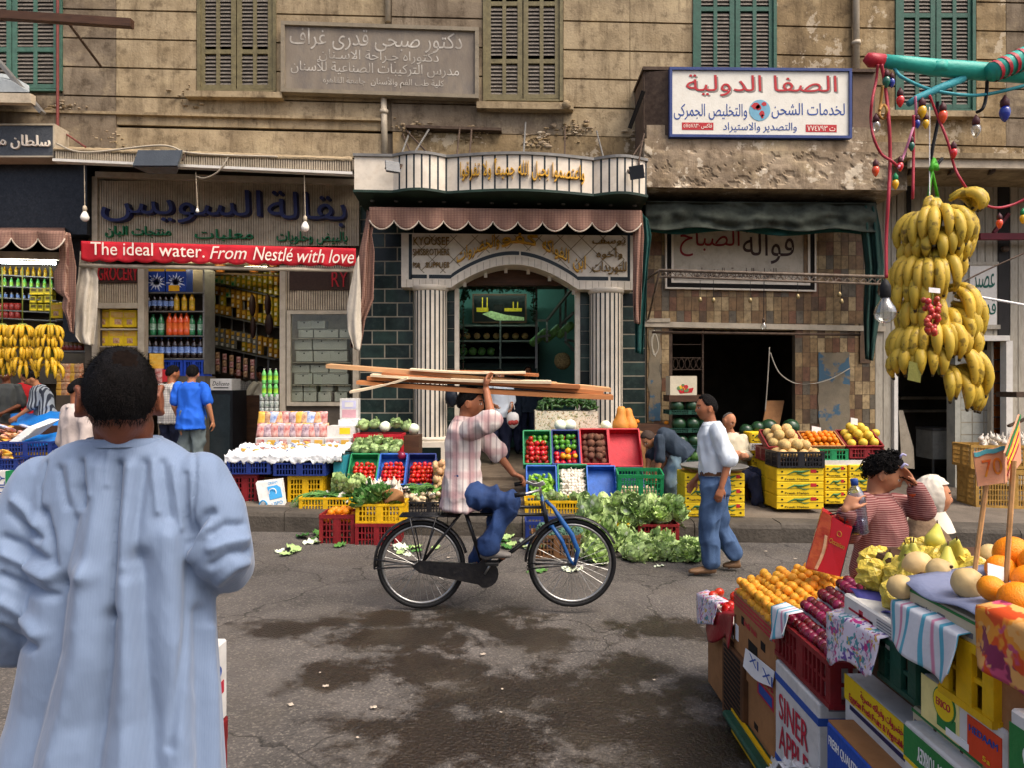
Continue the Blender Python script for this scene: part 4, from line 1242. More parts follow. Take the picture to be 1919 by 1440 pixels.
def floodlight(name,label,px,py,w,h,Y,tilt,rz=0):
 t=thing(name,label,'floodlight',P(px,py,Y))
 mb=MB(Matrix.Translation(P(px,py,Y))@Euler((tilt,0,rz)).to_matrix().to_4x4())
 mb.hexa([(-w/2,0,h/2),(w/2,0,h/2),(w/2,0,-h/2),(-w/2,0,-h/2),(-w*.32,w*.3,h*.3),(w*.32,w*.3,h*.3),(w*.32,w*.3,-h*.3),(-w*.32,w*.3,-h*.3)],0)
 for k in range(10):mb.box(-w*.42+k*w*.09,-w*.42+k*w*.09+w*.03,-.012,0,-h*.42,h*.42,1)
 mb.build('housing',[M_STEEL,M_DARK],t)
 mb=MB(Matrix.Translation(P(px,py,Y))@Euler((tilt,0,rz)).to_matrix().to_4x4());mb.box(-w/2,w/2,-.03,-.013,-h/2,h/2);frame
 mb.build('lens',mat('lamp_glass','#3d4246',rough=.25,var=.2),t)
 mb=MB();mb.tube([P(px,py,Y)+Vector((-w*.5,.05,0)),P(px,py,Y)+Vector((-w*.5,.2,h*.6)),P(px,py,Y)+Vector((w*.5,.2,h*.6)),P(px,py,Y)+Vector((w*.5,.05,0))],.015,6);mb.build('bracket',M_IRON,t)
floodlight('floodlight','square grey floodlight tipped down on the grocery canopy edge',297,298,.62,.3,FD-1.3,-.5)
floodlight('floodlight','small grey floodlight at the left of the scalloped marble canopy',735,313,.2,.16,FD-1.45,-.3,.5)
floodlight('floodlight','small grey floodlight at the right corner of the marble canopy',1194,322,.2,.18,FD-1.45,.4,-.5)
def bulb(label,px,py,Y,wire_top,r=.045,glass=M_BULBW,sock=M_BEIGED,grp=None):
 t=thing('light_bulb',label,'light bulb',P(px,py,Y),grp)
 c=P(px,py,Y)
 mb=MB();mb.lathe([(.012,r*1.7),(r*.45,r*1.25),(r*.8,r*.6),(r,0),(r*.85,-r*.55),(r*.4,-r*.93),(.003,-r)],16,0,c);mb.build('glass',glass,t,True)
 mb=MB();mb.lathe([(.006,r*2.9),(r*.4,r*2.7),(r*.5,r*2.1),(r*.42,r*1.45)],12,0,c);mb.build('socket',sock,t,True)
 mb=MB();mb.tube([c+Vector((0,0,r*2.8)),P(*wire_top,Y)],.006,5);mb.build('wire',M_BLACK if glass is not M_BULBW else M_BEIGED,t)
bulb('white light bulb hanging in front of the black granite fascia',159,407,FD-1.05,(158,308),.06)
bulb('white light bulb hanging before the green lettering at right',572,426,FD-1.05,(570,322),.06)
bulb('small dim bulb holder hanging before the navy lettering',370,395,FD-1.05,(367,322),.025)
bulb('clear light bulb hanging in the doorway of the tiled shop',1431,612,FD-.9,(1432,520),.045,M_CLEAR,M_IRON)
def cable(label,pts,r=.012,m=M_BEIGE):
 P3=[Vector(p)for p in pts]
 out=[]
 for i in range(len(P3)-1):
  p0,p1,p2,p3=P3[max(i-1,0)],P3[i],P3[i+1],P3[min(i+2,len(P3)-1)]
  for k in range(8):
   t=k/8
   out.append(.5*((2*p1)+(p2-p0)*t+(2*p0-5*p1+4*p2-p3)*t*t+(3*p1-p0-3*p2+p3)*t**3))
 out.append(P3[-1])
 mb=MB();mb.tube(out,r,6)
 return tag(mb.build('cable',m,None,True),label,'cable')
cable('pale cable looping along the top of the grocery canopy',[P(105,268,FD-1.15),P(160,285,FD-1.15),P(300,272,FD-1.2),P(350,285,FD-1.16),P(420,290,FD-1.16),P(520,293,FD-1.16)],.014)
cable('pale cable drooping from the grocery canopy to the bulb wire',[P(430,290,FD-1.14),P(410,320,FD-1.14),P(385,333,FD-1.06),P(368,330,FD-1.05)],.012)
cable('white cord sagging across the dark doorway of the tiled shop',[P(1443,660,FD-.3),P(1462,700,FD-.3),P(1500,720,FD-.3),P(1550,712,FD-.25),P(1592,690,FD-.12)],.009,M_PLANK)
cable('white rope dropping straight down in the tiled shop doorway',[P(1442,650,FD-.1),P(1438,720,FD-.1),P(1434,772,FD-.1)],.009,M_PLANK)
cable('tangle of dark cable at the right corner of the marble canopy',[P(1186,292,FD-1.2),P(1200,270,FD-.9),P(1207,250,FD-.9),P(1200,285,FD-1.2),P(1196,310,FD-1.3)],.014,M_IRON)
cable('coil of pale rope hanging on the tiled pillar',[P(1226,618,FD-.2),P(1222,645,FD-.2),P(1226,665,FD-.2),P(1234,650,FD-.2),P(1228,625,FD-.2),P(1220,640,FD-.2),P(1228,668,FD-.2)],.01,M_PLANK)
mb=MB();mb.bar(P(1180,240,FD-.7),P(1206,170,FD-.9),.06,.03);tag(mb.build('timber_scrap',M_DARK),'dark splintered board leaning beside the brown sign casing','board')
# ------ people
def fuse(mb,voxel,smooth=4,fold=0.0,ffreq=9.0,seed=0,fstretch=(1,1,.55)):
 """one continuous skin over the shapes in mb"""
 me=mb.mesh('body',[M_SKIN])
 o=bpy.data.objects.new('body',me);COL.objects.link(o)
 r=o.modifiers.new('r','REMESH');r.mode='VOXEL';r.voxel_size=voxel;r.use_smooth_shade=True
 if smooth:
  s_=o.modifiers.new('s','SMOOTH');s_.factor=.5;s_.iterations=smooth
 dg=bpy.context.evaluated_depsgraph_get()
 m2=bpy.data.meshes.new_from_object(o.evaluated_get(dg))
 bpy.data.objects.remove(o);bpy.data.meshes.remove(me)
 if fold:
  nr=[v.normal.copy()for v in m2.vertices]
  for v,n in zip(m2.vertices,nr):
   p=Vector((v.co.x*fstretch[0],v.co.y*fstretch[1],v.co.z*fstretch[2]))*ffreq+Vector((seed,seed*2.1,0))
   k=noise.noise(p)
   k2=noise.noise(p*2.3+Vector((9,0,0)))
   v.co+=n*(fold*(1.1-2.4*abs(k))+fold*.45*k2)
 m2.polygons.foreach_set('use_smooth',[True]*len(m2.polygons))
 m2.materials.clear()
 m2.update()
 return m2
def loft(mb,rings,n=20,mi=0,cap=True):
 """rings: (centre, side vector, front vector, half width, half depth)"""
 vs,fs=[],[]
 for c,s_,f_,a,b in rings:
  for j in range(n):
   t=2*pi*j/n
   vs.append(Vector(c)+s_*(a*cos(t))+f_*(b*sin(t)))
 k=len(rings)
 for i in range(k-1):
  for j in range(n):fs.append((i*n+j,i*n+(j+1)%n,(i+1)*n+(j+1)%n,(i+1)*n+j))
 if cap:fs+=[tuple(range(n-1,-1,-1)),tuple((k-1)*n+j for j in range(n))]
 mb.add(vs,fs,mi)
def limb(mb,pts,rs,n=12):
 out,ro=[],[]
 for i in range(len(pts)-1):
  for k in range(4):
   t=k/4
   out.append(Vector(pts[i]).lerp(Vector(pts[i+1]),t));ro.append(rs[i]*(1-t)+rs[i+1]*t)
 out.append(Vector(pts[-1]));ro.append(rs[-1])
 mb.tube(out,ro,n)
 for p,r in zip(pts,rs):mb.ell(p,(r,r,r),n,8)
def hand(mb,w,d,nrm,curl=.35,side=1,sc=1.0,fan=.04,thumb=.5):
 """palm, four unequal fingers bent towards the palm normal, and a thumb from the side of the palm"""
 d=Vector(d).normalized();nrm=(Vector(nrm)-d*Vector(nrm).dot(d)).normalized()
 a=d.cross(nrm)*side
 w=Vector(w)
 k=w+d*.088*sc
 vs=[]
 loft(mb,[(w-d*.012*sc,a,nrm,.026*sc,.021*sc),(w+d*.02*sc,a,nrm,.031*sc,.019*sc),(w+d*.06*sc,a,nrm,.040*sc,.017*sc),(w+d*.092*sc,a,nrm,.040*sc,.013*sc)],14)
 for i,L in enumerate((.92,1.06,1.0,.78)):
  p=w+d*(.084-.004*abs(i-1.3))*sc+a*(1.5-i)*.0205*sc
  fd=(d+a*fan*(1.5-i)).normalized()
  pts,ang=[p],0
  for sl in(.044,.027,.022):
   ang+=curl*(1+.12*i)
   dd=fd*cos(ang)+nrm*sin(ang)
   pts.append(pts[-1]+dd*sl*L*sc)
  limb(mb,pts,[.0098*sc,.0088*sc,.008*sc,.0065*sc],8)
 p=w+d*.028*sc+a*.03*sc
 td=(d*.75+a*(.75-.3*thumb)+nrm*thumb).normalized()
 q=p+td*.038*sc;td2=(td+nrm*.25-a*.35+d*.3).normalized()
 limb(mb,[p,q,q+td2*.03*sc,q+td2*.052*sc],[.015*sc,.0115*sc,.0098*sc,.0075*sc],8)
def head_pt(d,kid=0.0):
 el=math.asin(max(-1,min(1,d.z)));az=atan2(d.y,d.x)
 rx,ry,rz=.098,.077,.120
 p=Vector((d.x*rx,d.y*ry,d.z*rz))
 lo=max(0,-d.z)
 p.y*=1-.30*lo**1.6
 if d.x<0:p.x*=1-.42*lo**1.3
 else:p.x*=1-.06*lo
 if d.x>0 and d.z>.2:p.x*=1-.06*d.z
 g=lambda a0,e0,sa,se:exp(-((az-a0)/sa)**2-((el-e0)/se)**2)
 out=.019*g(0,-.2,.11,.13)+.009*g(0,-.02,.09,.2)-.010*(g(.36,.06,.2,.12)+g(-.36,.06,.2,.12))+.004*(g(.33,.25,.28,.09)+g(-.33,.25,.28,.09))
 out+=.006*g(0,-.56,.26,.10)-.004*g(0,-.68,.3,.06)+.009*g(0,-.95,.35,.2)+.004*(g(.75,-.2,.25,.2)+g(-.75,-.2,.25,.2))
 out+=.006*g(pi,.0,.9,.5)+.006*g(-pi,0,.9,.5)
 return p+d*out
def hairline(az,style):
 a=abs(az)
 if style=='bald':return(1.9 if a<1.9 else 1.9-(a-1.9)/.25*1.85)if a<2.15 else(.05 if a>2.3 else.05)
 f=.78 if style!='low' else.62
 if a<.7:return f
 if a<1.25:return f-(a-.7)/.55*(f-.18)
 if a<1.75:return.18-(a-1.25)/.5*.2
 if style=='thin':return-.02-min(1,(a-1.75)/.5)*.56
 return-.02-min(1,(a-1.75)/.8)*.46
def dirs(nu,nv):
 for i in range(nv+1):
  t=pi*i/nv
  for j in range(nu):
   a=2*pi*j/nu
   yield Vector((sin(t)*cos(a),sin(t)*sin(a),cos(t)))
def quads(nu,nv):return[(i*nu+j,(i+1)*nu+j,(i+1)*nu+(j+1)%nu,i*nu+(j+1)%nu)for i in range(nv)for j in range(nu)]
def add_head(mb,HM,ears=1.0):
 mb.add([HM@head_pt(d)for d in dirs(56,40)],quads(56,40))
 if ears:
  for s_ in(1,-1):
   E=HM@Matrix.Translation((-.006,s_*(.068+.012*ears),-.008))@Euler((0,-.12,s_*.45)).to_matrix().to_4x4()@Matrix.Scale(ears,4)
   q=MB(E);q.ell((0,0,0),(.02,.011,.036),12,8);q.tube([(.005,s_*.007,-.03),(-.014,s_*.011,-.02),(-.021,s_*.012,.01),(-.006,s_*.012,.034),(.012,s_*.008,.026)],.006,8)
   mb.add([Vector(v)for v in q.v],q.f)
def hair_mesh(HM,style,th,seed,jag=.06):
 nu,nv=96,60
 ds=list(dirs(nu,nv))
 vs,keep=[],[]
 for d in ds:
  el=math.asin(max(-1,min(1,d.z)));az=atan2(d.y,d.x)
  j=jag*noise.noise(d*9+Vector((seed,0,0)))+.05*noise.noise(d*24+Vector((seed,5,0)))
  e=el-hairline(az,style)+j
  h=max(0,min(1,e/.22));h=h*h*(3-2*h)
  k=1+(.5*noise.noise(d*13+Vector((seed,1,1)))if style=='curly' else.15*noise.noise(d*18))
  tb=th*(1+(.35*max(0,d.z)if style!='curly' else.1))
  vs.append(HM@(head_pt(d)+d*(-.006+h*(.006+tb*k))));keep.append(h>.02)
 fs=[f for f in quads(nu,nv)if any(keep[i]for i in f)]
 mb=MB();mb.add(vs,fs)
 return mb
def basis(o,x,y=None,z=Vector((0,0,1))):
 x=Vector(x).normalized()
 y=z.cross(x).normalized()if y is None else Vector(y).normalized()
 z=x.cross(y)
 M=Matrix((x,y,z)).transposed().to_4x4();M.translation=o
 return M
STAND=dict(pelvis=(0,0,.95),chest=(.01,0,1.27),neck=(-.005,0,1.47),head=(.025,0,1.625),shL=(-.005,.185,1.42),elL=(-.03,.235,1.13),wrL=(.05,.235,.89),shR=(-.005,-.185,1.42),elR=(-.03,-.235,1.13),wrR=(.05,-.235,.89),hipL=(0,.095,.92),knL=(.025,.10,.50),anL=(-.01,.105,.085),hipR=(0,-.095,.92),knR=(.025,-.10,.50),anR=(-.01,-.105,.085),toL=(.13,.125,.03),toR=(.13,-.125,.03))
def person(label,loc,yaw,pose={},world=False,s=1.0,look=(1,0,0),skin=None,hair='short',hth=.012,top=None,sleeve=.5,hem=.12,bottom=None,shoe=None,vox=.011,fold=.015,seed=1,hands=None,curl=.4,wide=1.0,collar=None,belt=None,name='person',girth=1.0,hairmat=None,legw=1.0,undershirt=None,group=None,cap=None,wsleeve=1.0,hemflare=0.0):
 """pose: joints in the person's own frame (x forward, y left, z up) or, with world=True, points of the scene"""
 skin=skin or M_SKIN
 T0=Matrix.Translation(loc)@Matrix.Rotation(yaw,4,'Z')@Matrix.Scale(s,4)
 J={k:T0@Vector(v)for k,v in STAND.items()}
 for k,v in pose.items():J[k]=Vector(v)if world else T0@Vector(v)
 root=thing(name,label,'person',loc,group)
 fwd=(T0.to_3x3()@Vector((1,0,0))).normalized()
 sh=(J['shL']-J['shR']).normalized();hp=(J['hipL']-J['hipR']).normalized()
 lk=(T0.to_3x3()@Vector(look)).normalized()if not world else Vector(look).normalized()
 HM=basis(J['head'],lk)@Matrix.Scale(s if not world else s,4)
 g=girth
 def ring(c,side,ax,a,b):
  f_=side.cross(ax).normalized()
  return(c,f_.cross(ax).normalized()*-1 if False else side,f_,a*s,b*s)
 up1=(J['chest']-J['pelvis']).normalized();up2=(J['neck']-J['chest']).normalized()
 P_,C_,N_=J['pelvis'],J['chest'],J['neck']
 mid=P_.lerp(C_,.45);upp=C_.lerp(N_,.55);shl=C_.lerp(N_,.82)
 md=(hp+sh).normalized()
 def trunk(mb,e,low=None):
  rr=[]
  if low:rr+=low
  rr+=[ring(P_-up1*.10*s,hp,up1,(.150+e*2.2)*wide,(.105+e*2.2)*g),ring(P_,hp,up1,(.163+e*2)*wide,(.118+e*2)*g),ring(mid,md,up1,(.148+e*1.3)*wide,(.108+e*1.2)*g),ring(C_,sh,up1,(.165+e)*wide,(.118+e)*g),ring(upp,sh,up2,(.172+e)*wide,(.104+e)),ring(shl,sh,up2,(.125+e)*wide,(.078+e)),ring(N_+up2*.005*s,sh,up2,.062+e*.6,.062+e*.6)]
  loft(mb,rr,22)
 mb=MB()
 trunk(mb,0)
 for q in 'LR':
  limb(mb,[J['sh'+q],J['el'+q],J['wr'+q]],[.052*s,.040*s,.027*s])
  limb(mb,[J['hip'+q],J['kn'+q],J['an'+q]],[.085*s,.056*s,.036*s])
  limb(mb,[J['an'+q]-Vector((0,0,.02*s)),J['to'+q]],[.03*s,.02*s]if not shoe else[.02*s,.012*s])
  fd=(J['wr'+q]-J['el'+q]).normalized()
  hd,hn,cu=fd,None,curl
  if hands and q in hands:
   hd,hn,cu=hands[q]
   hd=Vector(hd);hn=Vector(hn)
  if hn is None:
   hn=sh*(-1 if q=='L' else 1)
  hand(mb,J['wr'+q],hd,hn,cu,1 if q=='L' else-1,s)
 hc=J['head']
 limb(mb,[N_-up2*.04*s,HM@Vector((-.022,0,-.05))],[.062*s,.054*s])
 add_head(mb,HM,1.0 if hair else 0)
 me=fuse(mb,vox,3)
 for m_ in(skin,M_EYE,M_HAIR,M_LIP):me.materials.append(m_)
 IM=HM.inverted()
 for f in me.polygons:
  p=IM@f.center
  if p.x>.05 and abs(p.y)<.06 and abs(p.z)<.12:
   y=abs(p.y);mi=0
   e=((y-.031)/.0145)**2+((p.z-.006)/.0075)**2
   if e<1:mi=2 if abs(y-.031)<.0065 else 1
   elif.013<y<.05 and abs(p.z-.030+.12*max(0,y-.03))<.0045:mi=2
   elif abs(p.z+.068)<.0075 and y<.023:mi=3
   f.material_index=mi
 body=link('body',me,root)
 if hair:
  link('hair',hair_mesh(HM,hair,hth,seed).mesh('hair',hairmat or M_HAIR,True),root)
 if cap:cap(root,HM)
 if bottom:
  mb=MB()
  loft(mb,[ring(P_-up1*.11*s,hp,up1,.155*wide,.118*g),ring(P_,hp,up1,.175*wide,.13*g),ring(P_+up1*.10*s,hp,up1,.162*wide,.122*g)],20)
  for q in 'LR':
   a=J['an'+q];k=J['kn'+q]
   e_=a+(k-a).normalized()*.05*s
   limb(mb,[J['hip'+q],k,k.lerp(e_,.5),e_],[.098*s*legw,.078*s*legw,.070*s*legw,.066*s*legw])
  me=fuse(mb,vox,3,fold*1.5,8,seed+3)
  me.materials.append(bottom)
  link('trousers',me,root)
 if top:
  mb=MB()
  low=[ring(P_-up1*max(hem,.101)*s,hp,up1,(.178+.035+hemflare)*wide,(.136+.035+hemflare)*g)]
  if hem<0:mb.v,mb.f,mb.m=[],[],[];loft(mb,[ring(P_+up1*.06*s,hp,up1,.166*wide,.124*g),ring(mid,md,up1,.182*wide,.142*g),ring(C_,sh,up1,.19*wide,.142*g),ring(upp,sh,up2,.194*wide,.126),ring(shl,sh,up2,.147*wide,.1),ring(N_+up2*.005*s,sh,up2,.075,.075)],22)
  else:trunk(mb,.022,low)
  for q in 'LR':
   a,e_,w=J['sh'+q],J['el'+q],J['wr'+q]
   if sleeve<=1:pts=[a,a.lerp(e_,sleeve)];rs=[.060*s*wsleeve,(.064)*s*wsleeve]
   else:pts=[a,e_,e_.lerp(w,sleeve-1)];rs=[.060*s*wsleeve,.056*s*wsleeve,.046*s*wsleeve]
   limb(mb,pts,rs)
  me=fuse(mb,vox,4,fold,8,seed)
  for m_ in(top if isinstance(top,list)else[top]):me.materials.append(m_)
  link('shirt',me,root)
  if collar:
   mb=MB();loft(mb,[(N_+up2*k*s,sh,sh.cross(up2),r*s,r*s)for k,r in((-.02,.088),(.02,.075),(.035,.078),(.0,.10))],20,0,False);mb.build('collar',collar,root,True)
 if belt:
  mb=MB();c=P_+up1*.075*s
  loft(mb,[(c-up1*.018*s,hp,hp.cross(up1),.188*wide*s,.146*g*s),(c+up1*.018*s,hp,hp.cross(up1),.186*wide*s,.144*g*s)],24,0,False);mb.build('belt',belt,root,True)
 if shoe:
  for q in 'LR':
   a,t=J['an'+q],J['to'+q]
   d=(t-a);d.z=0 if abs(d.z)<.12 else d.z;d=d.normalized()
   heel=Vector((a.x,a.y,t.z))-d*.05*s if abs(a.z-t.z)<.12*s else a-d*.02*s
   ctr=heel.lerp(t+d*.05*s,.5)
   mb=MB()
   sd_=d.cross(Vector((0,0,1))).normalized();u_=sd_.cross(d)
   L=(t+d*.06*s-heel).length
   loft(mb,[(heel+d*L*k+u_*(.018*s+hgt*.5*s),sd_,u_,wd*s,hgt*s)for k,wd,hgt in((0,.02,.022),(.06,.034,.036),(.3,.038,.042),(.55,.044,.033),(.8,.043,.024),(.95,.03,.018),(1,.012,.01))],16)
   mb.box(-1,-1,0,0,0,0)if False else None
   limb(mb,[a+Vector((0,0,.0)),a-u_*.03*s],[.043*s,.043*s])
   me=fuse(mb,vox*.8,2);me.materials.append(shoe)
   link('shoe',me,root)
 return root,J,HM
M_JEANS=mat('blue_jeans','#4a6383',rough=.8,var=.35,scale=7,bump=.15,bscale=120,hx2='#2e4363',contrast=.2)
M_JEANS2=mat('faded_jeans','#54728f',rough=.85,var=.35,scale=6,bump=.15,bscale=120,hx2='#8a9a93',contrast=.3)
M_JEANSD=mat('dark_blue_jeans','#2a4472',rough=.8,var=.3,scale=6,hx2='#18294a')
M_NAVYT=mat('navy_trousers','#1a2036',rough=.8,var=.25)
M_WSHIRT=mat('white_shirt','#cdd6dc',rough=.75,var=.08,scale=5,bump=.06,bscale=150)
M_BSHIRT=mat('blue_tshirt','#1d5cc4',rough=.8,var=.14,scale=5,bump=.06,bscale=150)
M_CREAM=mat('cream_shirt','#c9bfa4',rough=.8,var=.12,scale=5)
M_CHAR=mat('charcoal_tshirt','#2d3844',rough=.85,var=.2,scale=5)
M_BEIGESH=mat('beige_shirt','#b9aba2',rough=.8,var=.12,scale=5)
M_GREYSH=mat('grey_shirt','#474a48',rough=.85,var=.2)
M_REDSH=mat('red_shirt','#b31d22',rough=.8,var=.15)
M_TANSHOE=mat('tan_shoe','#6e5238',rough=.6,var=.2)
M_BLKSHOE=mat('black_shoe','#18171a',rough=.45,var=.2)
M_GREYTR=mat('grey_trousers','#5f6a6a',rough=.85,var=.2)
def checked(name,base,bands):
 m=mat(name,base,rough=.8,var=.12,scale=4)
 N,L,b=nodes_of(m);src=b.inputs['Base Color'].links[0].from_socket
 tc=N.new('ShaderNodeTexCoord')
 for d,sc_,lo,hi,col,k in bands:
  w=N.new('ShaderNodeTexWave');w.bands_direction=d;w.inputs['Scale'].default_value=sc_;w.inputs['Distortion'].default_value=.8;w.inputs['Detail'].default_value=1
  L.new(tc.outputs['Object'],w.inputs[0])
  r=N.new('ShaderNodeMapRange');r.inputs['From Min'].default_value=lo;r.inputs['From Max'].default_value=hi;r.inputs['To Max'].default_value=k
  L.new(w.outputs['Fac'],r.inputs[0])
  x=N.new('ShaderNodeMix');x.data_type='RGBA';x.inputs['B'].default_value=lin(col)
  L.new(r.outputs[0],x.inputs['Factor']);L.new(src,x.inputs['A']);src=x.outputs['Result']
 L.new(src,b.inputs['Base Color'])
 return m
M_CHECK=checked('pink_checked_shirt','#d3c8bf',[('X',2.6,.45,.85,'#b08080',.6),('Z',2.2,.5,.9,'#b08080',.5),('X',6.5,.8,.95,'#6d5a5e',.5)])
M_STRIPE=checked('striped_shirt','#8f979e',[('X',9,.45,.6,'#1c2230',.95)])
M_CHECKW=checked('pale_checked_shirt','#bdb8ae',[('X',9,.6,.8,'#7d7a78',.5),('Z',9,.6,.8,'#7d7a78',.5)])
def W(px,py,Y):return tuple(P(px,py,Y))
g0=G(1340,1078)
Yw=6.55
person('young man in white shirt and jeans striding left across the street',(g0.x,Yw,zroad(g0.x)),pi,dict(head=W(1323,766,Yw),neck=W(1334,798,Yw),chest=W(1337,838,Yw),pelvis=W(1340,905,Yw),shL=W(1342,808,Yw-.18),elL=W(1366,862,Yw-.22),wrL=W(1352,914,Yw-.24),shR=W(1327,808,Yw+.18),elR=W(1330,866,Yw+.24),wrR=W(1304,900,Yw+.26),hipL=W(1338,912,Yw-.09),knL=W(1330,992,Yw-.09),anL=W(1332,1062,Yw-.1),toL=W(1302,1077,Yw-.12),hipR=W(1342,912,Yw+.09),knR=W(1345,990,Yw+.1),anR=W(1378,1044,Yw+.1),toR=W(1366,1066,Yw+.1)),world=True,look=(-1,-.12,-.03),skin=M_SKIN,top=M_WSHIRT,sleeve=1.0,hem=-1,bottom=M_JEANS,shoe=M_TANSHOE,belt=mat('brown_belt','#5a3a22',var=.2),seed=2,collar=M_WSHIRT,vox=.009,legw=1.12,s=.99,wsleeve=1.15)
Yb=9.05
person('man in charcoal shirt and faded jeans bending down to a green crate',tuple(P(1262,945,Yb)),pi,dict(head=W(1215,826,Yb-.06),neck=W(1232,818,Yb),chest=W(1248,823,Yb),pelvis=W(1272,848,Yb),shL=W(1236,824,Yb-.19),elL=W(1236,866,Yb-.2),wrL=W(1227,897,Yb-.16),shR=W(1236,824,Yb+.19),elR=W(1216,860,Yb+.14),wrR=W(1213,886,Yb+.06),hipL=W(1272,854,Yb-.09),knL=W(1258,900,Yb-.1),anL=W(1262,942,Yb-.1),toL=W(1244,949,Yb-.1),hipR=W(1270,854,Yb+.09),knR=W(1250,900,Yb+.1),anR=W(1252,938,Yb+.12),toR=W(1236,945,Yb+.12)),world=True,look=(-.75,-.55,-.62),skin=M_SKIN2,top=M_CHAR,sleeve=.85,bottom=M_JEANS2,shoe=M_BLKSHOE,seed=5,hem=.12,hair='low',hairmat=mat('brown_cap','#3d3028',var=.2,rough=.9))
Ys=9.6
person('bald man in cream shirt sitting with folded hands beside the melon boxes',tuple(P(1390,955,Ys)),-pi/4,dict(head=W(1366,791,Ys-.05),neck=W(1371,814,Ys),chest=W(1376,842,Ys),pelvis=W(1378,884,Ys+.05),shL=W(1392,824,Ys+.02),elL=W(1403,856,Ys-.05),wrL=W(1388,852,Ys-.3),shR=W(1356,822,Ys-.08),elR=W(1362,858,Ys-.2),wrR=W(1382,856,Ys-.34),hipL=W(1388,888,Ys+.06),knL=W(1427,892,Ys-.3),anL=W(1436,946,Ys-.32),toL=W(1444,953,Ys-.45),hipR=W(1372,888,Ys-.06),knR=W(1412,897,Ys-.42),anR=W(1421,948,Ys-.5),toR=W(1430,955,Ys-.62)),world=True,look=(.55,-.75,-.45),skin=M_SKIN2,hair='bald',hth=.006,top=M_CREAM,sleeve=1.85,bottom=M_NAVYT,shoe=M_BLKSHOE,seed=7,hairmat=mat('grey_hair','#5a5550',var=.3))
person('man in bright blue t-shirt seen from behind at the grocery shelves',PV(358,9.9),pi/2,dict(wrR=(.03,-.30,.90),elR=(-.04,-.27,1.14),head=(.03,-.01,1.60),wrL=(.1,.22,.92)),s=.985,look=(1,.25,-.1),top=M_BSHIRT,sleeve=.8,hem=.16,bottom=M_GREYTR,shoe=M_BLKSHOE,skin=M_SKIN2,hair='low',seed=11,hth=.014,vox=.010,wsleeve=1.05)
person('man in pale checked shirt standing beside the blue t-shirt man',PV(322,10.35),pi/2-.3,dict(),s=.97,look=(1,-.4,-.15),top=M_CHECKW,sleeve=.9,hem=.1,bottom=M_NAVYT,shoe=M_BLKSHOE,hair='low',seed=12,skin=M_SKIN)
person('boy in beige shirt walking behind the robed man',(P(146,0,6.6).x,6.6,zroad(P(146,0,6.6).x)),pi/2-.6,dict(),s=.98,look=(1,-.3,-.25),top=M_BEIGESH,sleeve=1.2,hem=.16,bottom=M_NAVYT,shoe=M_BLKSHOE,hair='low',seed=13,skin=M_SKIN,collar=M_BEIGESH,vox=.01)
person('man in dark grey shirt behind the blue table at the left edge',PV(12,10.3),-pi/2,dict(wrR=(.25,-.1,1.0),wrL=(.25,.12,1.0)),s=.93,look=(1,.3,-.3),top=M_GREYSH,sleeve=.95,bottom=M_NAVYT,shoe=M_BLKSHOE,seed=14,skin=M_SKIN3)
person('person in red shirt leaning under the hanging bananas',PV(48,10.7),-pi/3,dict(wrR=(.25,-.14,.95),wrL=(.25,.14,.95)),s=.93,look=(.8,.3,-.6),top=M_REDSH,sleeve=1.2,bottom=M_NAVYT,shoe=M_BLKSHOE,seed=15,skin=M_SKIN2)
person('youth in grey striped shirt reaching over the blue table',PV(88,10.1),pi+.5,dict(chest=(.06,0,1.25),neck=(.13,0,1.43),head=(.21,0,1.56),shL=(.12,.18,1.38),shR=(.12,-.18,1.38),elL=(.18,.22,1.12),wrL=(.36,.2,.98),elR=(.18,-.22,1.12),wrR=(.36,-.2,.98)),s=.93,look=(.9,.1,-.6),top=M_STRIPE,sleeve=.9,bottom=M_NAVYT,shoe=M_BLKSHOE,seed=16,skin=M_SKIN2)
person('shopkeeper in the dim back of the grocery',PV(447,13),-pi/2,dict(wrR=(.3,-.1,1.1),wrL=(.3,.1,1.1)),s=1.0,look=(1,.2,-.2),top=M_CHECKW,sleeve=1.3,bottom=M_NAVYT,shoe=M_BLKSHOE,seed=17,skin=M_SKIN3)
person('clerk in a pale long-sleeved shirt leaning over the grocery counter',PV(492,12.6),pi-.4,dict(elR=(.12,-.25,1.2),wrR=(.38,-.15,1.16),elL=(.12,.25,1.2),wrL=(.38,.15,1.16)),s=1.0,look=(1,.2,-.3),top=M_CREAM,sleeve=1.8,bottom=M_NAVYT,shoe=M_BLKSHOE,seed=18,skin=M_SKIN3)
person('man in white shirt standing in the greengrocer doorway with a plastic bag',(P(936,0,11.4).x,11.4,.43),-pi/2,dict(elL=(-.02,.23,1.13),wrL=(.14,.22,1.04),elR=(0,-.22,1.14),wrR=(.18,-.1,1.08)),s=.90,look=(1,-.3,-.1),top=M_WSHIRT,sleeve=.9,hem=.05,bottom=M_NAVYT,shoe=M_BLKSHOE,seed=19,skin=M_SKIN2)
person('customer with dark hair deep inside the greengrocer shop, left of two',(P(961,0,12.9).x,12.9,.43),pi/2,dict(),s=.88,look=(1,.2,0),top=M_CHAR,sleeve=1.8,bottom=M_NAVYT,shoe=M_BLKSHOE,seed=20,skin=M_SKIN3)
person('taller customer facing out deep inside the greengrocer shop',(P(989,0,13.0).x,13.0,.43),-pi/2,dict(),s=.95,look=(1,.2,0),top=M_CHAR,sleeve=1.8,bottom=M_NAVYT,shoe=M_BLKSHOE,seed=21,skin=M_SKIN3)
pb=thing('plastic_bag','thin white plastic bag with red fruit hanging from the doorway man','bag',P(962,780,11.2))
mb=MB();c=P(961,784,11.15)
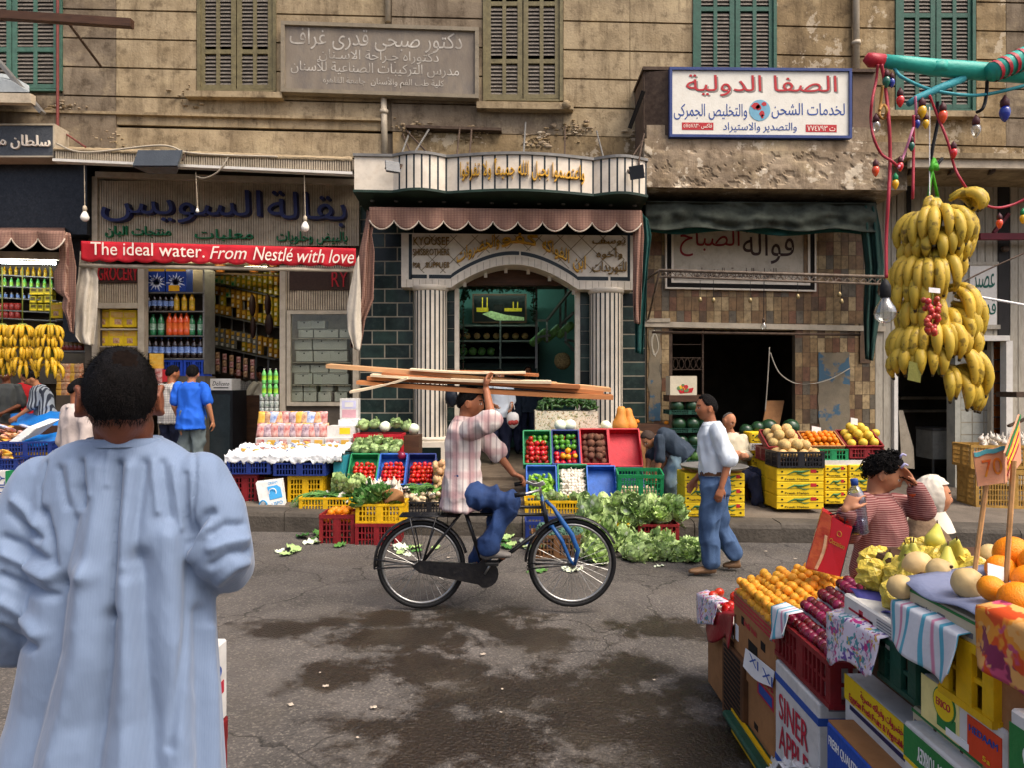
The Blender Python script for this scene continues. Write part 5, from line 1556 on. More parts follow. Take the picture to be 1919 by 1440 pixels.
mb.ell(c,(.10,.07,.17),18,14,0,lambda d:(1+.12*noise.noise(d*3))*(1 if d.z<.2 else 1-.62*(d.z-.2)))
mb.tube([c+Vector((-.03,0,.13)),c+Vector((-.03,0,.22)),c+Vector((.01,0,.24)),c+Vector((.03,0,.13))],.008,6)
mb.build('film',mat('thin_white_plastic','#d8d6d0',rough=.3,var=.2,scale=8),pb,True)
mb=MB()
for k in range(4):mb.ell(c+Vector((-.04+.03*k,-.05,-.08+.01*(k%2))),(.04,.035,.04),10,7)
mb.build('fruit_inside',mat('red_fruit_dim','#a33a34',var=.2),pb,True)
bulb
# ------ the man in the robe, foreground left
def dist_poly(p,pl):
 best=1e9
 for i in range(len(pl)-1):
  ax,ay=pl[i];bx,by=pl[i+1]
  t=max(0,min(1,((p[0]-ax)*(bx-ax)+(p[1]-ay)*(by-ay))/((bx-ax)**2+(by-ay)**2)))
  q=(ax+(bx-ax)*t,ay+(by-ay)*t)
  d=sqrt((p[0]-q[0])**2+(p[1]-q[1])**2)
  e=1.0
  if i==0 and t==0 or i==len(pl)-2 and t==1:e=1.0
  if d*e<best:best=d*e
 return best
YM=1.80
man=thing('person','balding man in a long pale blue robe standing with his back to the street view','person',(P(225,0,YM).x,YM,0))
def sil(y):
 T=[(822,172,296),(830,140,318),(842,112,340),(862,84,366),(890,66,388),(940,62,396),(1000,66,396),(1100,72,396),(1200,60,400),(1300,40,408),(1440,4,414),(1700,-50,430),(2020,-90,445)]
 for i in range(len(T)-1):
  if T[i][0]<=y<=T[i+1][0]:
   f=(y-T[i][0])/(T[i+1][0]-T[i][0])
   return T[i][1]+(T[i+1][1]-T[i][1])*f,T[i][2]+(T[i+1][2]-T[i][2])*f
 return T[-1][1:]
mb=MB()
rings=[]
X1,Y1=Vector((1,0,0)),Vector((0,1,0))
for y in(2000,1850,1700,1560,1440,1300,1200,1100,1000,940,890,862,842,830,822):
 l,r=sil(y)
 a=(r-l)/2*YM/F
 k_=max(0,min(1,(y-822)/260));b=.21 if y>1400 else.172 if y>1150 else.09+.067*k_*k_*(3-2*k_)
 lean=0
 rings.append((P((l+r)/2,y,YM-lean),X1,Y1,a,b))
loft(mb,rings,40)
limb(mb,[P(375,898,YM),P(404,960,YM-.01),P(416,1035,YM-.03)],[.072,.076,.076],20)
limb(mb,[P(416,1035,YM-.03),P(425,1062,YM+.06),P(404,1075,YM+.26)],[.076,.072,.06],20)
limb(mb,[P(78,905,YM),P(46,1000,YM-.01),P(28,1120,YM-.02)],[.07,.085,.10],20)
limb(mb,[P(28,1120,YM-.02),P(32,1185,YM+.05),P(58,1200,YM+.25)],[.10,.09,.07],20)
rm=fuse(mb,.0065,16)
FOLDS=[([(222,872),(220,920),(216,980),(213,1060),(208,1160)],8,-.016),([(208,1160),(203,1260),(188,1360),(170,1470)],16,-.022),([(206,850),(204,910)],6,.006),([(245,880),(238,960),(234,1060)],15,.013),([(240,1100),(240,1250),(232,1470)],26,.020),([(270,870),(258,950),(250,1050)],11,-.011),([(262,1050),(268,1200),(284,1330),(290,1470)],20,-.018),([(186,880),(178,980),(165,1080)],16,.012),([(165,1080),(150,1230),(118,1380),(95,1470)],24,.020),([(148,920),(128,1010),(108,1100)],12,-.010),([(108,1100),(96,1220),(62,1350),(30,1470)],18,-.020),([(312,1010),(318,1150),(330,1300),(336,1470)],24,.015),([(352,1060),(345,1180),(330,1290),(318,1400)],9,-.008),([(375,1150),(378,1300),(382,1470)],16,-.014),([(395,1180),(398,1300),(402,1470)],12,.010),([(112,880),(124,950)],6,-.007),([(132,872),(142,960)],7,.007),([(152,868),(158,950)],6,-.007),([(168,862),(172,930)],6,.006),([(285,868),(296,960)],7,.007),([(305,868),(318,970)],6,-.007),([(324,876),(340,990)],7,.007),([(346,890),(352,1000)],6,-.006),([(365,840),(366,900),(362,960),(358,1015)],3.2,-.006),([(88,868),(76,910),(74,965)],3.2,-.006),([(358,1020),(368,990),(385,968),(398,962)],8,-.014),([(360,1050),(372,1010),(390,990)],8,.010),([(400,1000),(425,985),(452,985)],8,-.010),([(395,1030),(425,1018),(458,1012)],9,.010),([(398,1060),(430,1040),(465,1035)],8,-.010),([(410,1090),(440,1062),(462,1055)],8,.008),([(8,1010),(40,1022),(80,1050)],9,-.010),([(10,1040),(50,1060),(88,1085)],10,.012),([(4,1080),(40,1095),(90,1120)],9,-.012),([(6,1130),(40,1150),(70,1190)],11,.012),([(2,1180),(30,1195),(60,1215)],9,-.010),([(80,960),(92,1010),(96,1060)],9,-.014),([(28,940),(50,960),(70,985)],9,.009),([(20,965),(45,985),(72,1010)],7,-.008)]
nr=[v.normal.copy()for v in rm.vertices]
for v,n in zip(rm.vertices,nr):
 if n.y>.25:continue
 px=CX+v.co.x*F/v.co.y;py=CY+(H-v.co.z)*F/v.co.y
 if py<826 or px<-120:continue
 d=0
 for pl,w,am in FOLDS:
  ys=[q[1]for q in pl];xs_=[q[0]for q in pl]
  if py<min(ys)-3*w or py>max(ys)+3*w or px<min(xs_)-3*w or px>max(xs_)+3*w:continue
  k=dist_poly((px,py),pl)/w
  if k<3:d+=am*exp(-k*k)
 q=Vector((px*.02,py*.0085,0))
 d=d*1.35+.0022*(1-3*abs(noise.noise(q)))+.0012*noise.noise(q*4)
 v.co+=n*d*min(1,(.25-n.y)*3)
rm.update()
def robe_cloth():
 m=mat('pale_blue_robe','#71829a',rough=.65,var=.09,scale=2.5,bump=.35,bscale=16,spec=.2,stretch=(1,1,.35))
 N,L,b=nodes_of(m);src=b.inputs['Base Color'].links[0].from_socket
 tc=N.new('ShaderNodeTexCoord')
 w=N.new('ShaderNodeTexWave');w.bands_direction='X';w.inputs['Scale'].default_value=62;w.inputs['Distortion'].default_value=.3
 L.new(tc.outputs['Object'],w.inputs[0])
 x=N.new('ShaderNodeMix');x.data_type='RGBA';x.blend_type='MULTIPLY';x.inputs['B'].default_value=(.95,.955,.965,1)
 L.new(w.outputs['Fac'],x.inputs['Factor']);L.new(src,x.inputs['A']);L.new(x.outputs['Result'],b.inputs['Base Color'])
 b.inputs['Sheen Weight'].default_value=.2
 return m
rm.materials.append(robe_cloth())
link('robe',rm,man)
mb=MB();loft(mb,[(P(235,826,YM-.01)+Vector((0,0,k)),X1,Y1,.088*r,.083*r)for k,r in((-.012,1.05),(.004,1.03),(.008,.98),(-.002,.94))],32,0,False);mb.build('neckband',_M['pale_blue_robe'],man,True)
HMm=basis(P(226,748,1.74),(-.52,1,-.12))@Matrix.Scale(1.03,4)
mb=MB()
limb(mb,[P(234,850,YM),P(232,800,1.775),HMm@Vector((-.01,0,-.03))],[.062,.070,.062],20)
mb.ell(P(233,862,YM),(.10,.05,.03),20,10)
loft(mb,[(P(233,1450,YM),X1,Y1,.16,.1),(P(233,1000,YM),X1,Y1,.17,.1),(P(233,890,YM),X1,Y1,.11,.045)],16)
limb(mb,[P(404,1075,YM+.2),P(396,1078,YM+.34)],[.035,.03]);hand(mb,P(396,1078,YM+.34),(-.3,1,.1),(-1,0,0),.4,-1)
limb(mb,[P(58,1200,YM+.2),P(64,1205,YM+.34)],[.035,.03]);hand(mb,P(64,1205,YM+.34),(.3,1,.1),(1,0,0),.4,1)
for sx in(-.1,.1):limb(mb,[P(233,1450,YM)+Vector((sx,0,0)),Vector((P(233,0,YM).x+sx,YM,.06-RS*P(233,0,YM).x)),Vector((P(233,0,YM).x+sx,YM+.16,.04-RS*P(233,0,YM).x))],[.08,.04,.035])
add_head(mb,HMm,1.12)
me=fuse(mb,.006,3)
me.materials.append(mat('skin_man_neck','#7a4730',rough=.48,var=.18,scale=14,bump=.12,bscale=120,sss=.1));link('body',me,man)
hm=hair_mesh(HMm,'thin',.007,3)
RH=random.Random(8)
for i in range(9000):
 t=math.acos(RH.uniform(-.75,1));a=RH.uniform(0,2*pi)
 d=Vector((sin(t)*cos(a),sin(t)*sin(a),cos(t)))
 el=math.asin(d.z);az=atan2(d.y,d.x)
 if el<hairline(az,'thin')+.04:continue
 c=(d-Vector((-.62,-.1,.85)).normalized()).length
 if c<.5 and RH.random()>(c/.5)**1.3*.7+.3:continue
 p=head_pt(d)+d*(.006 if c>.5 else.001)
 down=(Vector((-.3,0,-1))-d*d.dot(Vector((-.3,0,-1))))
 g_=(down.normalized()+Vector((RH.gauss(0,.35),RH.gauss(0,.35),RH.gauss(0,.35))))*.011+d*RH.uniform(.002,.006)
 w=g_.cross(d).normalized()*.0008
 hm.add([HMm@(p-w),HMm@(p+w),HMm@(p+d*.003+g_)],[(0,1,2)])
cr_=HMm@(Vector((-.62,-.1,.85)).normalized()*.12)
for k,f in enumerate(hm.f):
 if len(f)==4 and(Vector(hm.v[f[0]])-cr_).length<.030+.014*noise.noise(Vector(hm.v[f[0]])*60):hm.m[k]=1
link('hair',hm.mesh('hair',[M_HAIR,mat('thinning_hair','#16100d',rough=.95,var=.4,scale=80,spec=.03)],True),man)
# ------ bicycle
YBK=5.3
def B(px,py,dy=0.0):return P(px,py,YBK)+Vector((0,dy,0))
bike=thing('bicycle','black roadster bicycle with a blue front fork crossing the street','bicycle',(B(930,0).x,YBK,zroad(B(930,0).x)))
M_BKB=mat('black_enamel','#141416',rough=.35,var=.3,spec=.5,scale=10,dirt=.3,dirtc='#4a443c')
M_BKBL=mat('blue_enamel','#1f4f86',rough=.35,var=.25,spec=.5)
M_CHR=mat('worn_chrome','#a8a7a2',rough=.3,metal=.85,var=.25)
R_W=.338
def wheel(c):
 ring_=lambda r,k=56,y=0:[c+Vector((r*cos(2*pi*i/k),y,r*sin(2*pi*i/k)))for i in range(k)]
 mb=MB();mb.tube(ring_(R_W-.006,18),.018,8,closed=True);mb.tube([c+Vector((0,-.045,0)),c+Vector((0,.045,0))],.022,10)
 mb=MB();mb.tube([c+Vector((0,-.05,0)),c+Vector((0,.05,0))],.02,12);mb.tube([c+Vector((0,-.032,0)),c+Vector((0,-.028,0))],.034,12);mb.tube([c+Vector((0,.028,0)),c+Vector((0,.032,0))],.034,12)
 w=mb.build('wheel',M_CHR,bike,True)
 mb=MB();mb.tube(ring_(R_W-.019),.019,8,closed=True);mb.build('tyre',M_BLACK,w,True)
 mb=MB();mb.tube(ring_(R_W-.045),.012,6,closed=True);mb.build('rim',M_CHR,w,True)
 mb=MB()
 for i in range(32):
  a=2*pi*i/32;s=(.03 if i%2 else-.03);b_=a+(.5 if(i//2)%2 else-.5)
  mb.tube([c+Vector((.03*cos(b_),s,.03*sin(b_))),c+Vector(((R_W-.05)*cos(a),0,(R_W-.05)*sin(a)))],.0016,4)
 mb.build('spokes',M_CHR,w)
 return w
cr,cf=B(789,1059),B(1072,1056)
wheel(cr);wheel(cf)
bb=B(909,1072);hd0,hd1=B(1018,950),B(1026,985);st=B(872,952)
def tubes(name,L,m,parent=bike):
 mb=MB()
 for a,b,r in L:mb.tube([a,b],r,10)
 return mb.build(name,m,parent,True)
fr=tubes('frame',[(B(866,950),B(1020,952),.013),(B(872,965),B(1022,966),.013),(hd1,bb,.016),(B(864,935),bb,.016),(bb+Vector((0,-.05,0)),cr+Vector((0,-.055,0)),.011),(bb+Vector((0,.05,0)),cr+Vector((0,.055,0)),.011),(B(868,957,-.04),cr+Vector((0,-.055,0)),.009),(B(868,957,.04),cr+Vector((0,.055,0)),.009),(B(1016,940),B(1028,992),.019)],M_BKB)
fk=MB()
for s in(-.05,.05):fk.tube([B(1028,990),B(1034,985,s*.9),B(1052,1012,s),B(1066,1045,s),B(1074,1057,s)],[.014,.016,.015,.012,.011],10)
fk.tube([B(1014,928),B(1030,992)],.014,10)
fk.tube([B(1022,938,-.03),B(1036,950,-.055),B(1052,975,-.055),B(1070,1000,-.055),B(1082,1030,-.055),B(1076,1056,-.055)],[.013,.014,.019,.02,.017,.012],10)
fk.build('fork',M_BKBL,bike,True)
def guard(c,a0,a1):
 mb=MB()
 def fn(u,v):
  a=a0+(a1-a0)*u;t=(v-.5)*2
  r=R_W+.024-.016*t*t
  return c+Vector((r*cos(a),.034*t,r*sin(a)))
 mb.sheet(fn,40,6,.003);
 return mb
g_=guard(cr,radians(15),radians(185)).build('mudguard',M_BKB,bike,True)
g2=guard(cf,radians(25),radians(178)).build('mudguard',M_BKB,bike,True)
tubes('stay',[(cr+Vector((0,s,0)),cr+Vector((-.35,s,dz)),.006)for s in(-.05,.05)for dz in(-.02,.05)],M_BKB)
tubes('stay',[(cf+Vector((0,s,0)),cf+Vector((-.345,s,dz)),.006)for s in(-.05,.05)for dz in(-.035,.01)],M_BKB)
mb=MB()
q0,q1=B(752,966),B(862,966)
for s in(-.07,-.025,.025,.07):mb.tube([q0+Vector((0,s,0)),q1+Vector((0,s,0))],.007,6)
for t in(0,.33,.66,1):mb.tube([q0.lerp(q1,t)+Vector((0,-.07,0)),q0.lerp(q1,t)+Vector((0,.07,0))],.007,6)
for s in(-.07,.07):mb.tube([B(770,966,s),cr+Vector((0,s*.8,0))],.006,6);mb.tube([B(820,966,s),cr+Vector((.01,s*.8,0))],.006,6)
mb.build('rack',M_BKB,bike,True)
mb=MB();ccs=[(cr+Vector((-.05,-.06,.055))),(bb+Vector((0,-.065,.10))),]
pts=[(cr.x-.06,cr.z),(cr.x,cr.z+.045),(bb.x-.05,bb.z+.075)]+[(bb.x+.105*cos(t),bb.z+.105*sin(t))for t in[radians(100-20*k)for k in range(11)]]+[(bb.x-.05,bb.z-.08),(cr.x,cr.z-.045)]
mb.prism(pts,lambda a,b:Vector((a,YBK-.075,b)),lambda a,b:Vector((a,YBK-.055,b)))
mb.build('chain_case',M_BKB,bike)
for nm,ds,s in(('crank',(14,-24),-.09),('crank',(-14,24),.09)):
 e=B(909+ds[0],1072+ds[1],s)
 mb=MB();mb.tube([bb+Vector((0,s*.9,0)),e],.009,8);k=mb.build('crank',M_CHR,bike,True)
 mb=MB();mb.rbox(e.x-.05,e.x+.05,e.y+(-.09 if s<0 else 0),e.y+(0 if s<0 else.09),e.z-.012,e.z+.012,.004);mb.build('pedal',M_BLACK,k)
mb=MB();c=B(862,928)
mb.ell(c+Vector((-.02,0,.0)),(.13,.085,.04),18,10,0,lambda d:1-.45*max(0,d.x)*(abs(d.y)>.1));mb.tube([B(864,936),c],.012,8);mb.build('saddle',M_BLACK,bike,True)
mb=MB()
for s in(-1,1):mb.tube([B(1014,930),B(1012,915,.1*s),B(1004,912,.24*s),B(985,916,.27*s),B(968,918,.27*s)],.011,8)
hb=mb.build('handlebar',M_CHR,bike,True)
for s in(-1,1):
 mb=MB();mb.tube([B(984,916,.27*s),B(964,919,.27*s)],.017,10);mb.build('grip',M_BLACK,hb,True)
mb=MB();mb.sheet(lambda u,v:B(985+30*u+6*v,893+10*v+6*sin(u*3),-.22+.1*v),10,8,.003);tag(mb.build('paper_sheet',M_PAPER,None,True),'loose pale paper sheet held at the bicycle handlebar','paper')
person('cyclist in pink checked shirt and blue jeans balancing boards on his head',(B(870,0).x,YBK,zroad(0)),0,dict(head=B(882,757),neck=B(872,790),chest=B(868,835),pelvis=B(866,912),shL=B(886,808,.17),elL=B(930,856,.25),wrL=B(962,898,.27),shR=B(884,804,-.17),elR=B(924,786,-.24),wrR=B(912,730,-.13),hipR=B(868,920,-.09),knR=B(952,938,-.11),anR=B(913,1026,-.13),toR=B(945,1040,-.13),hipL=B(866,920,.09),knL=B(946,958,.11),anL=B(890,1066,.13),toL=B(918,1082,.13)),world=True,look=(1,-.1,-.12),s=.98,skin=M_SKIN,top=M_CHECK,sleeve=.95,hem=.17,bottom=M_JEANSD,shoe=mat('grey_shoe','#6a655f',rough=.7,var=.2),hair='low',seed=31,vox=.009,wsleeve=1.2,collar=M_CHECK,girth=.92,wide=.92,fold=.018,hands={'R':((-.1,.3,1),(.9,.3,.1),.5),'L':((1,-.1,-.35),(0,-.1,-1),.65)})
M_BOARD=[mat('board_%s'%n,h,rough=.7,var=.25,scale=3,stretch=(.5,4,8),dirt=.15,dirtc='#6d4226')for n,h in(('amber','#b97a49'),('tan','#c99b6c'),('pale','#dcc7a5'),('brown','#a0633a'))]
LB=['long amber board at the bottom of the stack on the rider','long tan board jutting out furthest at left of the stack','short pale board ending behind the raised hand','reddish board in the upper middle of the stack','thin pale board on top of the stack on the rider','thick amber board packed between the two longest boards','reddish board packed in the heart of the stack','tan board hidden at the far side of the stack','short whitish board poking down at the left end of the stack']
for i,(a,b,w,t,dy,m)in enumerate((((672,712),(1147,741),.15,.034,.0,0),((612,681),(1145,728),.14,.03,.05,1),((700,700),(1032,713),.12,.018,-.06,2),((760,694),(1010,700),.12,.018,.06,3),((770,690),(985,696),.10,.012,-.02,2),((690,704),(1130,733),.14,.03,.02,0),((720,697),(1085,722),.13,.028,-.04,3),((740,702),(1045,716),.12,.024,.08,1),((664,733),(768,706),.09,.016,-.12,2))):
 mb=MB();n=16
 A,C=B(*a,dy),B(*b,dy)
 def fn(u,v,A=A,C=C,w=w):
  p=A.lerp(C,u);p.z+=.012*sin(u*pi)*(1 if i%2 else-1);return p+Vector((0,(v-.5)*w,.01*(v-.5)))
 mb.sheet(fn,n,2,t)
 tag(mb.build('wooden_board',M_BOARD[m]),LB[i],'board','boards carried on the cyclist\'s head')
# ------ girl and seated woman behind the stall
YG=3.45
M_GIRLSH=checked('striped_maroon_jersey','#703836',[('Z',30,.5,.75,'#b08a80',.7)])
M_ORANGE=mat('orange_trim','#b8512a',rough=.8,var=.15)
g_root,gJ,gHM=person('girl with curly black hair in a maroon striped jersey shading her brow',(P(1650,0,YG).x,YG,zroad(1.8)),-.45,dict(head=W(1658,890,YG-.02),neck=W(1640,928,YG),chest=W(1650,985,YG),pelvis=W(1652,1075,YG),shR=W(1622,944,YG-.08),elR=W(1590,1000,YG-.16),wrR=W(1585,957,YG-.27),shL=W(1676,946,YG+.06),elL=W(1735,958,YG-.06),wrL=W(1712,915,YG-.08),hipR=W(1640,1085,YG-.04),knR=W(1642,1230,YG-.05),anR=(P(1642,0,YG).x,YG-.05,.04),toR=(P(1642,0,YG).x+.1,YG-.1,-.01),hipL=W(1664,1085,YG+.04),knL=W(1666,1230,YG+.05),anL=(P(1666,0,YG).x,YG+.05,.04),toL=(P(1666,0,YG).x+.1,YG,-.01)),world=True,s=.80,look=(.80,-.42,-.42),skin=M_SKIN2,hair='curly',hth=.016,seed=41,top=M_GIRLSH,sleeve=1.85,hem=.1,bottom=mat('maroon_skirt','#4d2224',var=.2),shoe=M_BLKSHOE,vox=.0065,wide=.98,fold=.012,hands={'R':((.55,.15,.8),(.75,.5,-.2),.45),'L':((-.45,.05,.95),(-.75,-.2,-.35),.25)})
mb=MB()
sh_=(gJ['shL']-gJ['shR']).normalized()
mb.tube([gJ['neck']+sh_*(.062*cos(t))+sh_.cross(Vector((0,0,1)))*(.058*sin(t))+Vector((0,0,-.012))for t in[k*pi/12 for k in range(24)]],.011,8,closed=True)
for e,w in((gJ['elL'],gJ['wrL']),(gJ['elR'],gJ['wrR'])):mb.tube([e.lerp(w,.76),e.lerp(w,.90)],.038,14)
mb.build('orange_trim',M_ORANGE,g_root,True)
mb=MB();RC=random.Random(6)
for i in range(330):
 t=math.acos(RC.uniform(-.45,1));a=RC.uniform(0,2*pi);d=Vector((sin(t)*cos(a),sin(t)*sin(a),cos(t)))
 if math.asin(d.z)<hairline(atan2(d.y,d.x),'short')+.05 or d.x>.25:continue
 c=gHM@(head_pt(d)+d*.015);u=d.orthogonal().normalized();w=d.cross(u)
 r=RC.uniform(.008,.015);ph=RC.uniform(0,6)
 mb.tube([c+u*(r*cos(ph+k*.8))+w*(r*sin(ph+k*.8))+d*(.004*k-.006)for k in range(8)],.0026,4)
mb.build('hair_curl',M_HAIR,g_root,True)
mb=MB()
for i in range(2):
 d=Vector((.25+.25*i,-.25-.35*i,.9-.25*i)).normalized();c=gHM@(head_pt(d)+d*.04)
 mb.tube([c+Vector((-.016,0,-.012)),c+Vector((0,-.004,.01)),c+Vector((.016,0,.002))],.006,6)
mb.build('hair_clip',mat('lilac_clip','#a9a6c8',rough=.3,var=.1),g_root,True)
bt=thing('water_bottle','clear ribbed plastic water bottle with blue cap held by the girl','bottle',W(1608,955,YG-.24))
c0,c1=P(1612,1001,YG-.24),P(1601,905,YG-.24)
ax=(c1-c0);Lb=ax.length;q=ax.to_track_quat('Z','Y').to_matrix().to_4x4();MBt=Matrix.Translation(c0)@q
prof=[(.001,0),(.036,0),(.040,.008)]+[(.040-.003*(k%2),.015+.010*k)for k in range(13)]+[(.040,.16),(.034,.19),(.020,.215),(.0135,.225),(.0135,Lb-.012)]
mb=MB(MBt);mb.lathe([(r,z)for r,z in prof],24,0,cap=False);mb.lathe([(r-.0012,z+.001)for r,z in prof],24,0,cap=False);mb.build('plastic',thin_glass('clear_plastic','#e8eef6',.05,.7),bt,True)
mb=MB(MBt);mb.lathe([(.001,.002),(.034,.002),(.037,.075),(.001,.075)],20,0);mb.build('water',thin_glass('bottle_water','#d6cbe0',.03,.4),bt,True)
mb=MB(MBt);mb.lathe([(.016,Lb-.014),(.0165,Lb),(.0165,Lb+.014),(.013,Lb+.017)],20);mb.build('cap',M_BLUEL,bt,True)
bg=thing('paper_bag','glossy red paper shopping bag with black sides hanging from the girl\'s arm','bag',W(1555,1010,YG-.25))
YBG=YG-.28
f4=[P(1541,958,YBG+.06),P(1597,992,YBG-.03),P(1574,1082,YBG-.03),P(1509,1066,YBG+.06)]
off=Vector((.04,.09,.0))
M_BAGR=mat('glossy_red_paper','#c4141c',rough=.25,var=.15,scale=3,bump=.03,coat=.3)
mb=MB();mb.hexa(f4+[p+off for p in f4],0);
mb.build('bag_body',M_BAGR,bg)
mb=MB();n_=(f4[1]-f4[0]).cross(f4[3]-f4[0]).normalized();n_=n_ if n_.y<0 else-n_
def onb(u,v,k=.001):return f4[0].lerp(f4[1],u).lerp(f4[3].lerp(f4[2],u),v)+n_*k
mb.sheet(lambda u,v:onb(.02+.30*u+.12*sin(v*3)*u,v,.002),8,14,.001,0);mb.sheet(lambda u,v:onb(.28+.09*u+.05*sin(v*3.5),.35+.62*v,.004),4,14,.001,1)
mb.build('printed_panel',[mat('orange_print','#cf6a3a',rough=.3,var=.5,scale=14,hx2='#9d1d1a'),mat('peach_print','#e3b183',rough=.3,var=.3,scale=20)],bg)
mb=MB();e0,e1=f4[1],f4[2];mb.hexa([e0+Vector((.003,-.001,0)),e0+off+Vector((.003,0,0)),e1+off+Vector((.003,0,0)),e1+Vector((.003,-.001,0)),e0+Vector((.001,0,0)),e0+off+Vector((.001,0,0)),e1+off+Vector((.001,0,0)),e1+Vector((.001,0,0))],0);mb.build('side_gusset',M_PBLK,bg)
mb=MB();c=onb(.68,.22);U_=(f4[1]-f4[0]).normalized();V_=(f4[0]-f4[3]).normalized()
mb.tube([c+U_*(.010*cos(k*pi/8))+V_*(.012*sin(k*pi/8))for k in range(16)],.0014,5,closed=True)
letters(mb,'Occasion',onb(.45,.44),(onb(.92,.46)-onb(.45,.44)),V_*.022,.001,0)
mb.build('gold_print',M_GOLD,bg)
mb=MB()
for a,b,t in((.25,.75,0),(.25,.75,1)):
 p0,p1=f4[0].lerp(f4[1],a)+off*t,f4[0].lerp(f4[1],b)+off*t
 w_=gJ['wrR']+Vector((-.005,-.01,-.02))
 mb.tube([p0,p0.lerp(w_,.6)+Vector((0,0,.01)),w_,p1.lerp(w_,.6)+Vector((0,0,.01)),p1],.003,5)
mb.build('handle',M_PBLK,bg,True)
YV=3.95
M_SHAWL=mat('mottled_brown_shawl','#9a8062',rough=.9,var=.45,scale=9,hx2='#4d3a2a',contrast=.3,bump=.3,bscale=60)
M_SCARF=mat('cream_headscarf','#cdc4b2',rough=.85,var=.08,scale=4,bump=.05,bscale=150)
w_root,wJ,wHM=person('old woman in cream headscarf and brown shawl sitting in profile',(P(1738,0,YV).x,YV,zroad(2.3)),0,dict(head=W(1748,932,YV),neck=W(1732,975,YV),chest=W(1726,1030,YV),pelvis=W(1722,1120,YV),shR=W(1730,990,YV-.18),elR=W(1728,1070,YV-.22),wrR=W(1790,1095,YV-.12),shL=W(1730,990,YV+.18),elL=W(1728,1070,YV+.22),wrL=W(1790,1095,YV+.12),hipR=W(1726,1130,YV-.09),knR=W(1830,1120,YV-.1),anR=(P(1835,0,YV).x,YV-.1,.05),toR=(P(1870,0,YV).x,YV-.1,0),hipL=W(1726,1130,YV+.09),knL=W(1830,1120,YV+.1),anL=(P(1835,0,YV).x,YV+.1,.05),toL=(P(1870,0,YV).x,YV+.1,0)),world=True,s=.95,look=(1,-.22,.02),skin=M_SKIN2,hair=None,top=M_SHAWL,sleeve=1.8,hem=.1,bottom=M_SHAWL,shoe=M_BLKSHOE,vox=.009,seed=51,fold=.02,wide=1.1,girth=1.2,wsleeve=1.4)
mb=MB()
nu,nv=72,48
ds=list(dirs(nu,nv));kp=[]
vs=[]
for d in ds:
 el=math.asin(max(-1,min(1,d.z)));az=abs(atan2(d.y,d.x))
 face=az<1.22 and-1.25<el<.62
 th=.013+.006*noise.noise(d*5)
 p=head_pt(d)+d*th
 if d.z<-.3:p+=Vector((d.x,d.y,0))*.03*(-d.z-.3)
 vs.append(wHM@p);kp.append(not face)
mb.add(vs,[f for f in quads(nu,nv)if all(kp[i]for i in f)])
nk=wHM@Vector((-.01,0,-.10))
loft(mb,[(nk+Vector((-.015,0,.02)),Vector((0,1,0)),Vector((1,0,0)),.082,.078),(nk+Vector((-.005,0,-.03)),Vector((0,1,0)),Vector((1,0,0)),.095,.10),(nk+Vector((0,0,-.09)),Vector((0,1,0)),Vector((1,0,0)),.13,.115)],28,0,False)
mb.sheet(lambda u,v:P(1690-14*v+40*u,935+50*v,YV-.10+.10*u+.02*sin(u*6)),10,16,.008)
mb.build('headscarf',M_SCARF,w_root,True)
mb=MB();q=P(1722,1140,YV);mb.rbox(q.x-.2,q.x+.18,YV-.2,YV+.2,zroad(q.x),q.z,.01);tag(mb.build('wooden_stool',M_WOODD),'low wooden box seat under the woman in the headscarf','stool')
# ------ crates, boxes and produce
_C={}
def crate_mesh(w,d,h,m,kind='lattice',solid=.22):
 """open plastic crate, base centre at the origin, length along x, open upwards"""
 key=(round(w,3),round(d,3),round(h,3),m.name,kind)
 if key in _C:return _C[key]
 mb=MB();t=.012
 x,y=w/2,d/2
 mb.box(-x+t,x-t,-y+t,y-t,0,.012)
 r=h*solid
 def wall(fx):
  L=w if fx in(0,1)else d
  def bx(a,b,z0,z1,o=0):
   if fx==0:mb.box(a,b,-y-o,-y+t,z0,z1)
   elif fx==1:mb.box(a,b,y-t,y+o,z0,z1)
   elif fx==2:mb.box(-x-o,-x+t,a,b,z0,z1)
   else:mb.box(x-t,x+o,a,b,z0,z1)
  e=L/2
  bb=e-(t if fx>1 else 0)
  bx(-bb,bb,h-r*.55,h,.006);bx(-bb,bb,0,r*.5,.004)
  bx(-bb,-e+.04,r*.5,h-r*.55);bx(e-.04,bb,r*.5,h-r*.55)
  if kind=='tray':
   bx(-e+.04,e-.04,r*.5,h-r*.55);n=int(L/.06)
   for i in range(n):c=-e+.05+(L-.1)*(i+.5)/n;bx(c-.004,c+.004,r*.5,h-r*.6,.005)
  else:
   n=max(3,int((L-.08)/.034));a0=-e+.04;st=(L-.08)/n
   for i in range(1,n):bx(a0+st*i-.006,a0+st*i+.006,r*.5,h-r*.55)
   k=max(1,int((h-r)/.075))
   for j in range(1,k+1):
    z=r*.5+(h-r)*j/(k+1);bx(-e+.04,e-.04,z-.006,z+.006,-.003)
   bx(-.03,.03,r*.5,h-r*.55,.003)
 for fx in range(4):wall(fx)
 _C[key]=mb.mesh('crate',[m])
 return _C[key]
def crate(label,M,w,d,h,m,kind='lattice',name='plastic_crate',group=None):
 o=put(name,crate_mesh(w,d,h,m,kind),None,label=label,cat='crate',group=group,M=M)
 return o
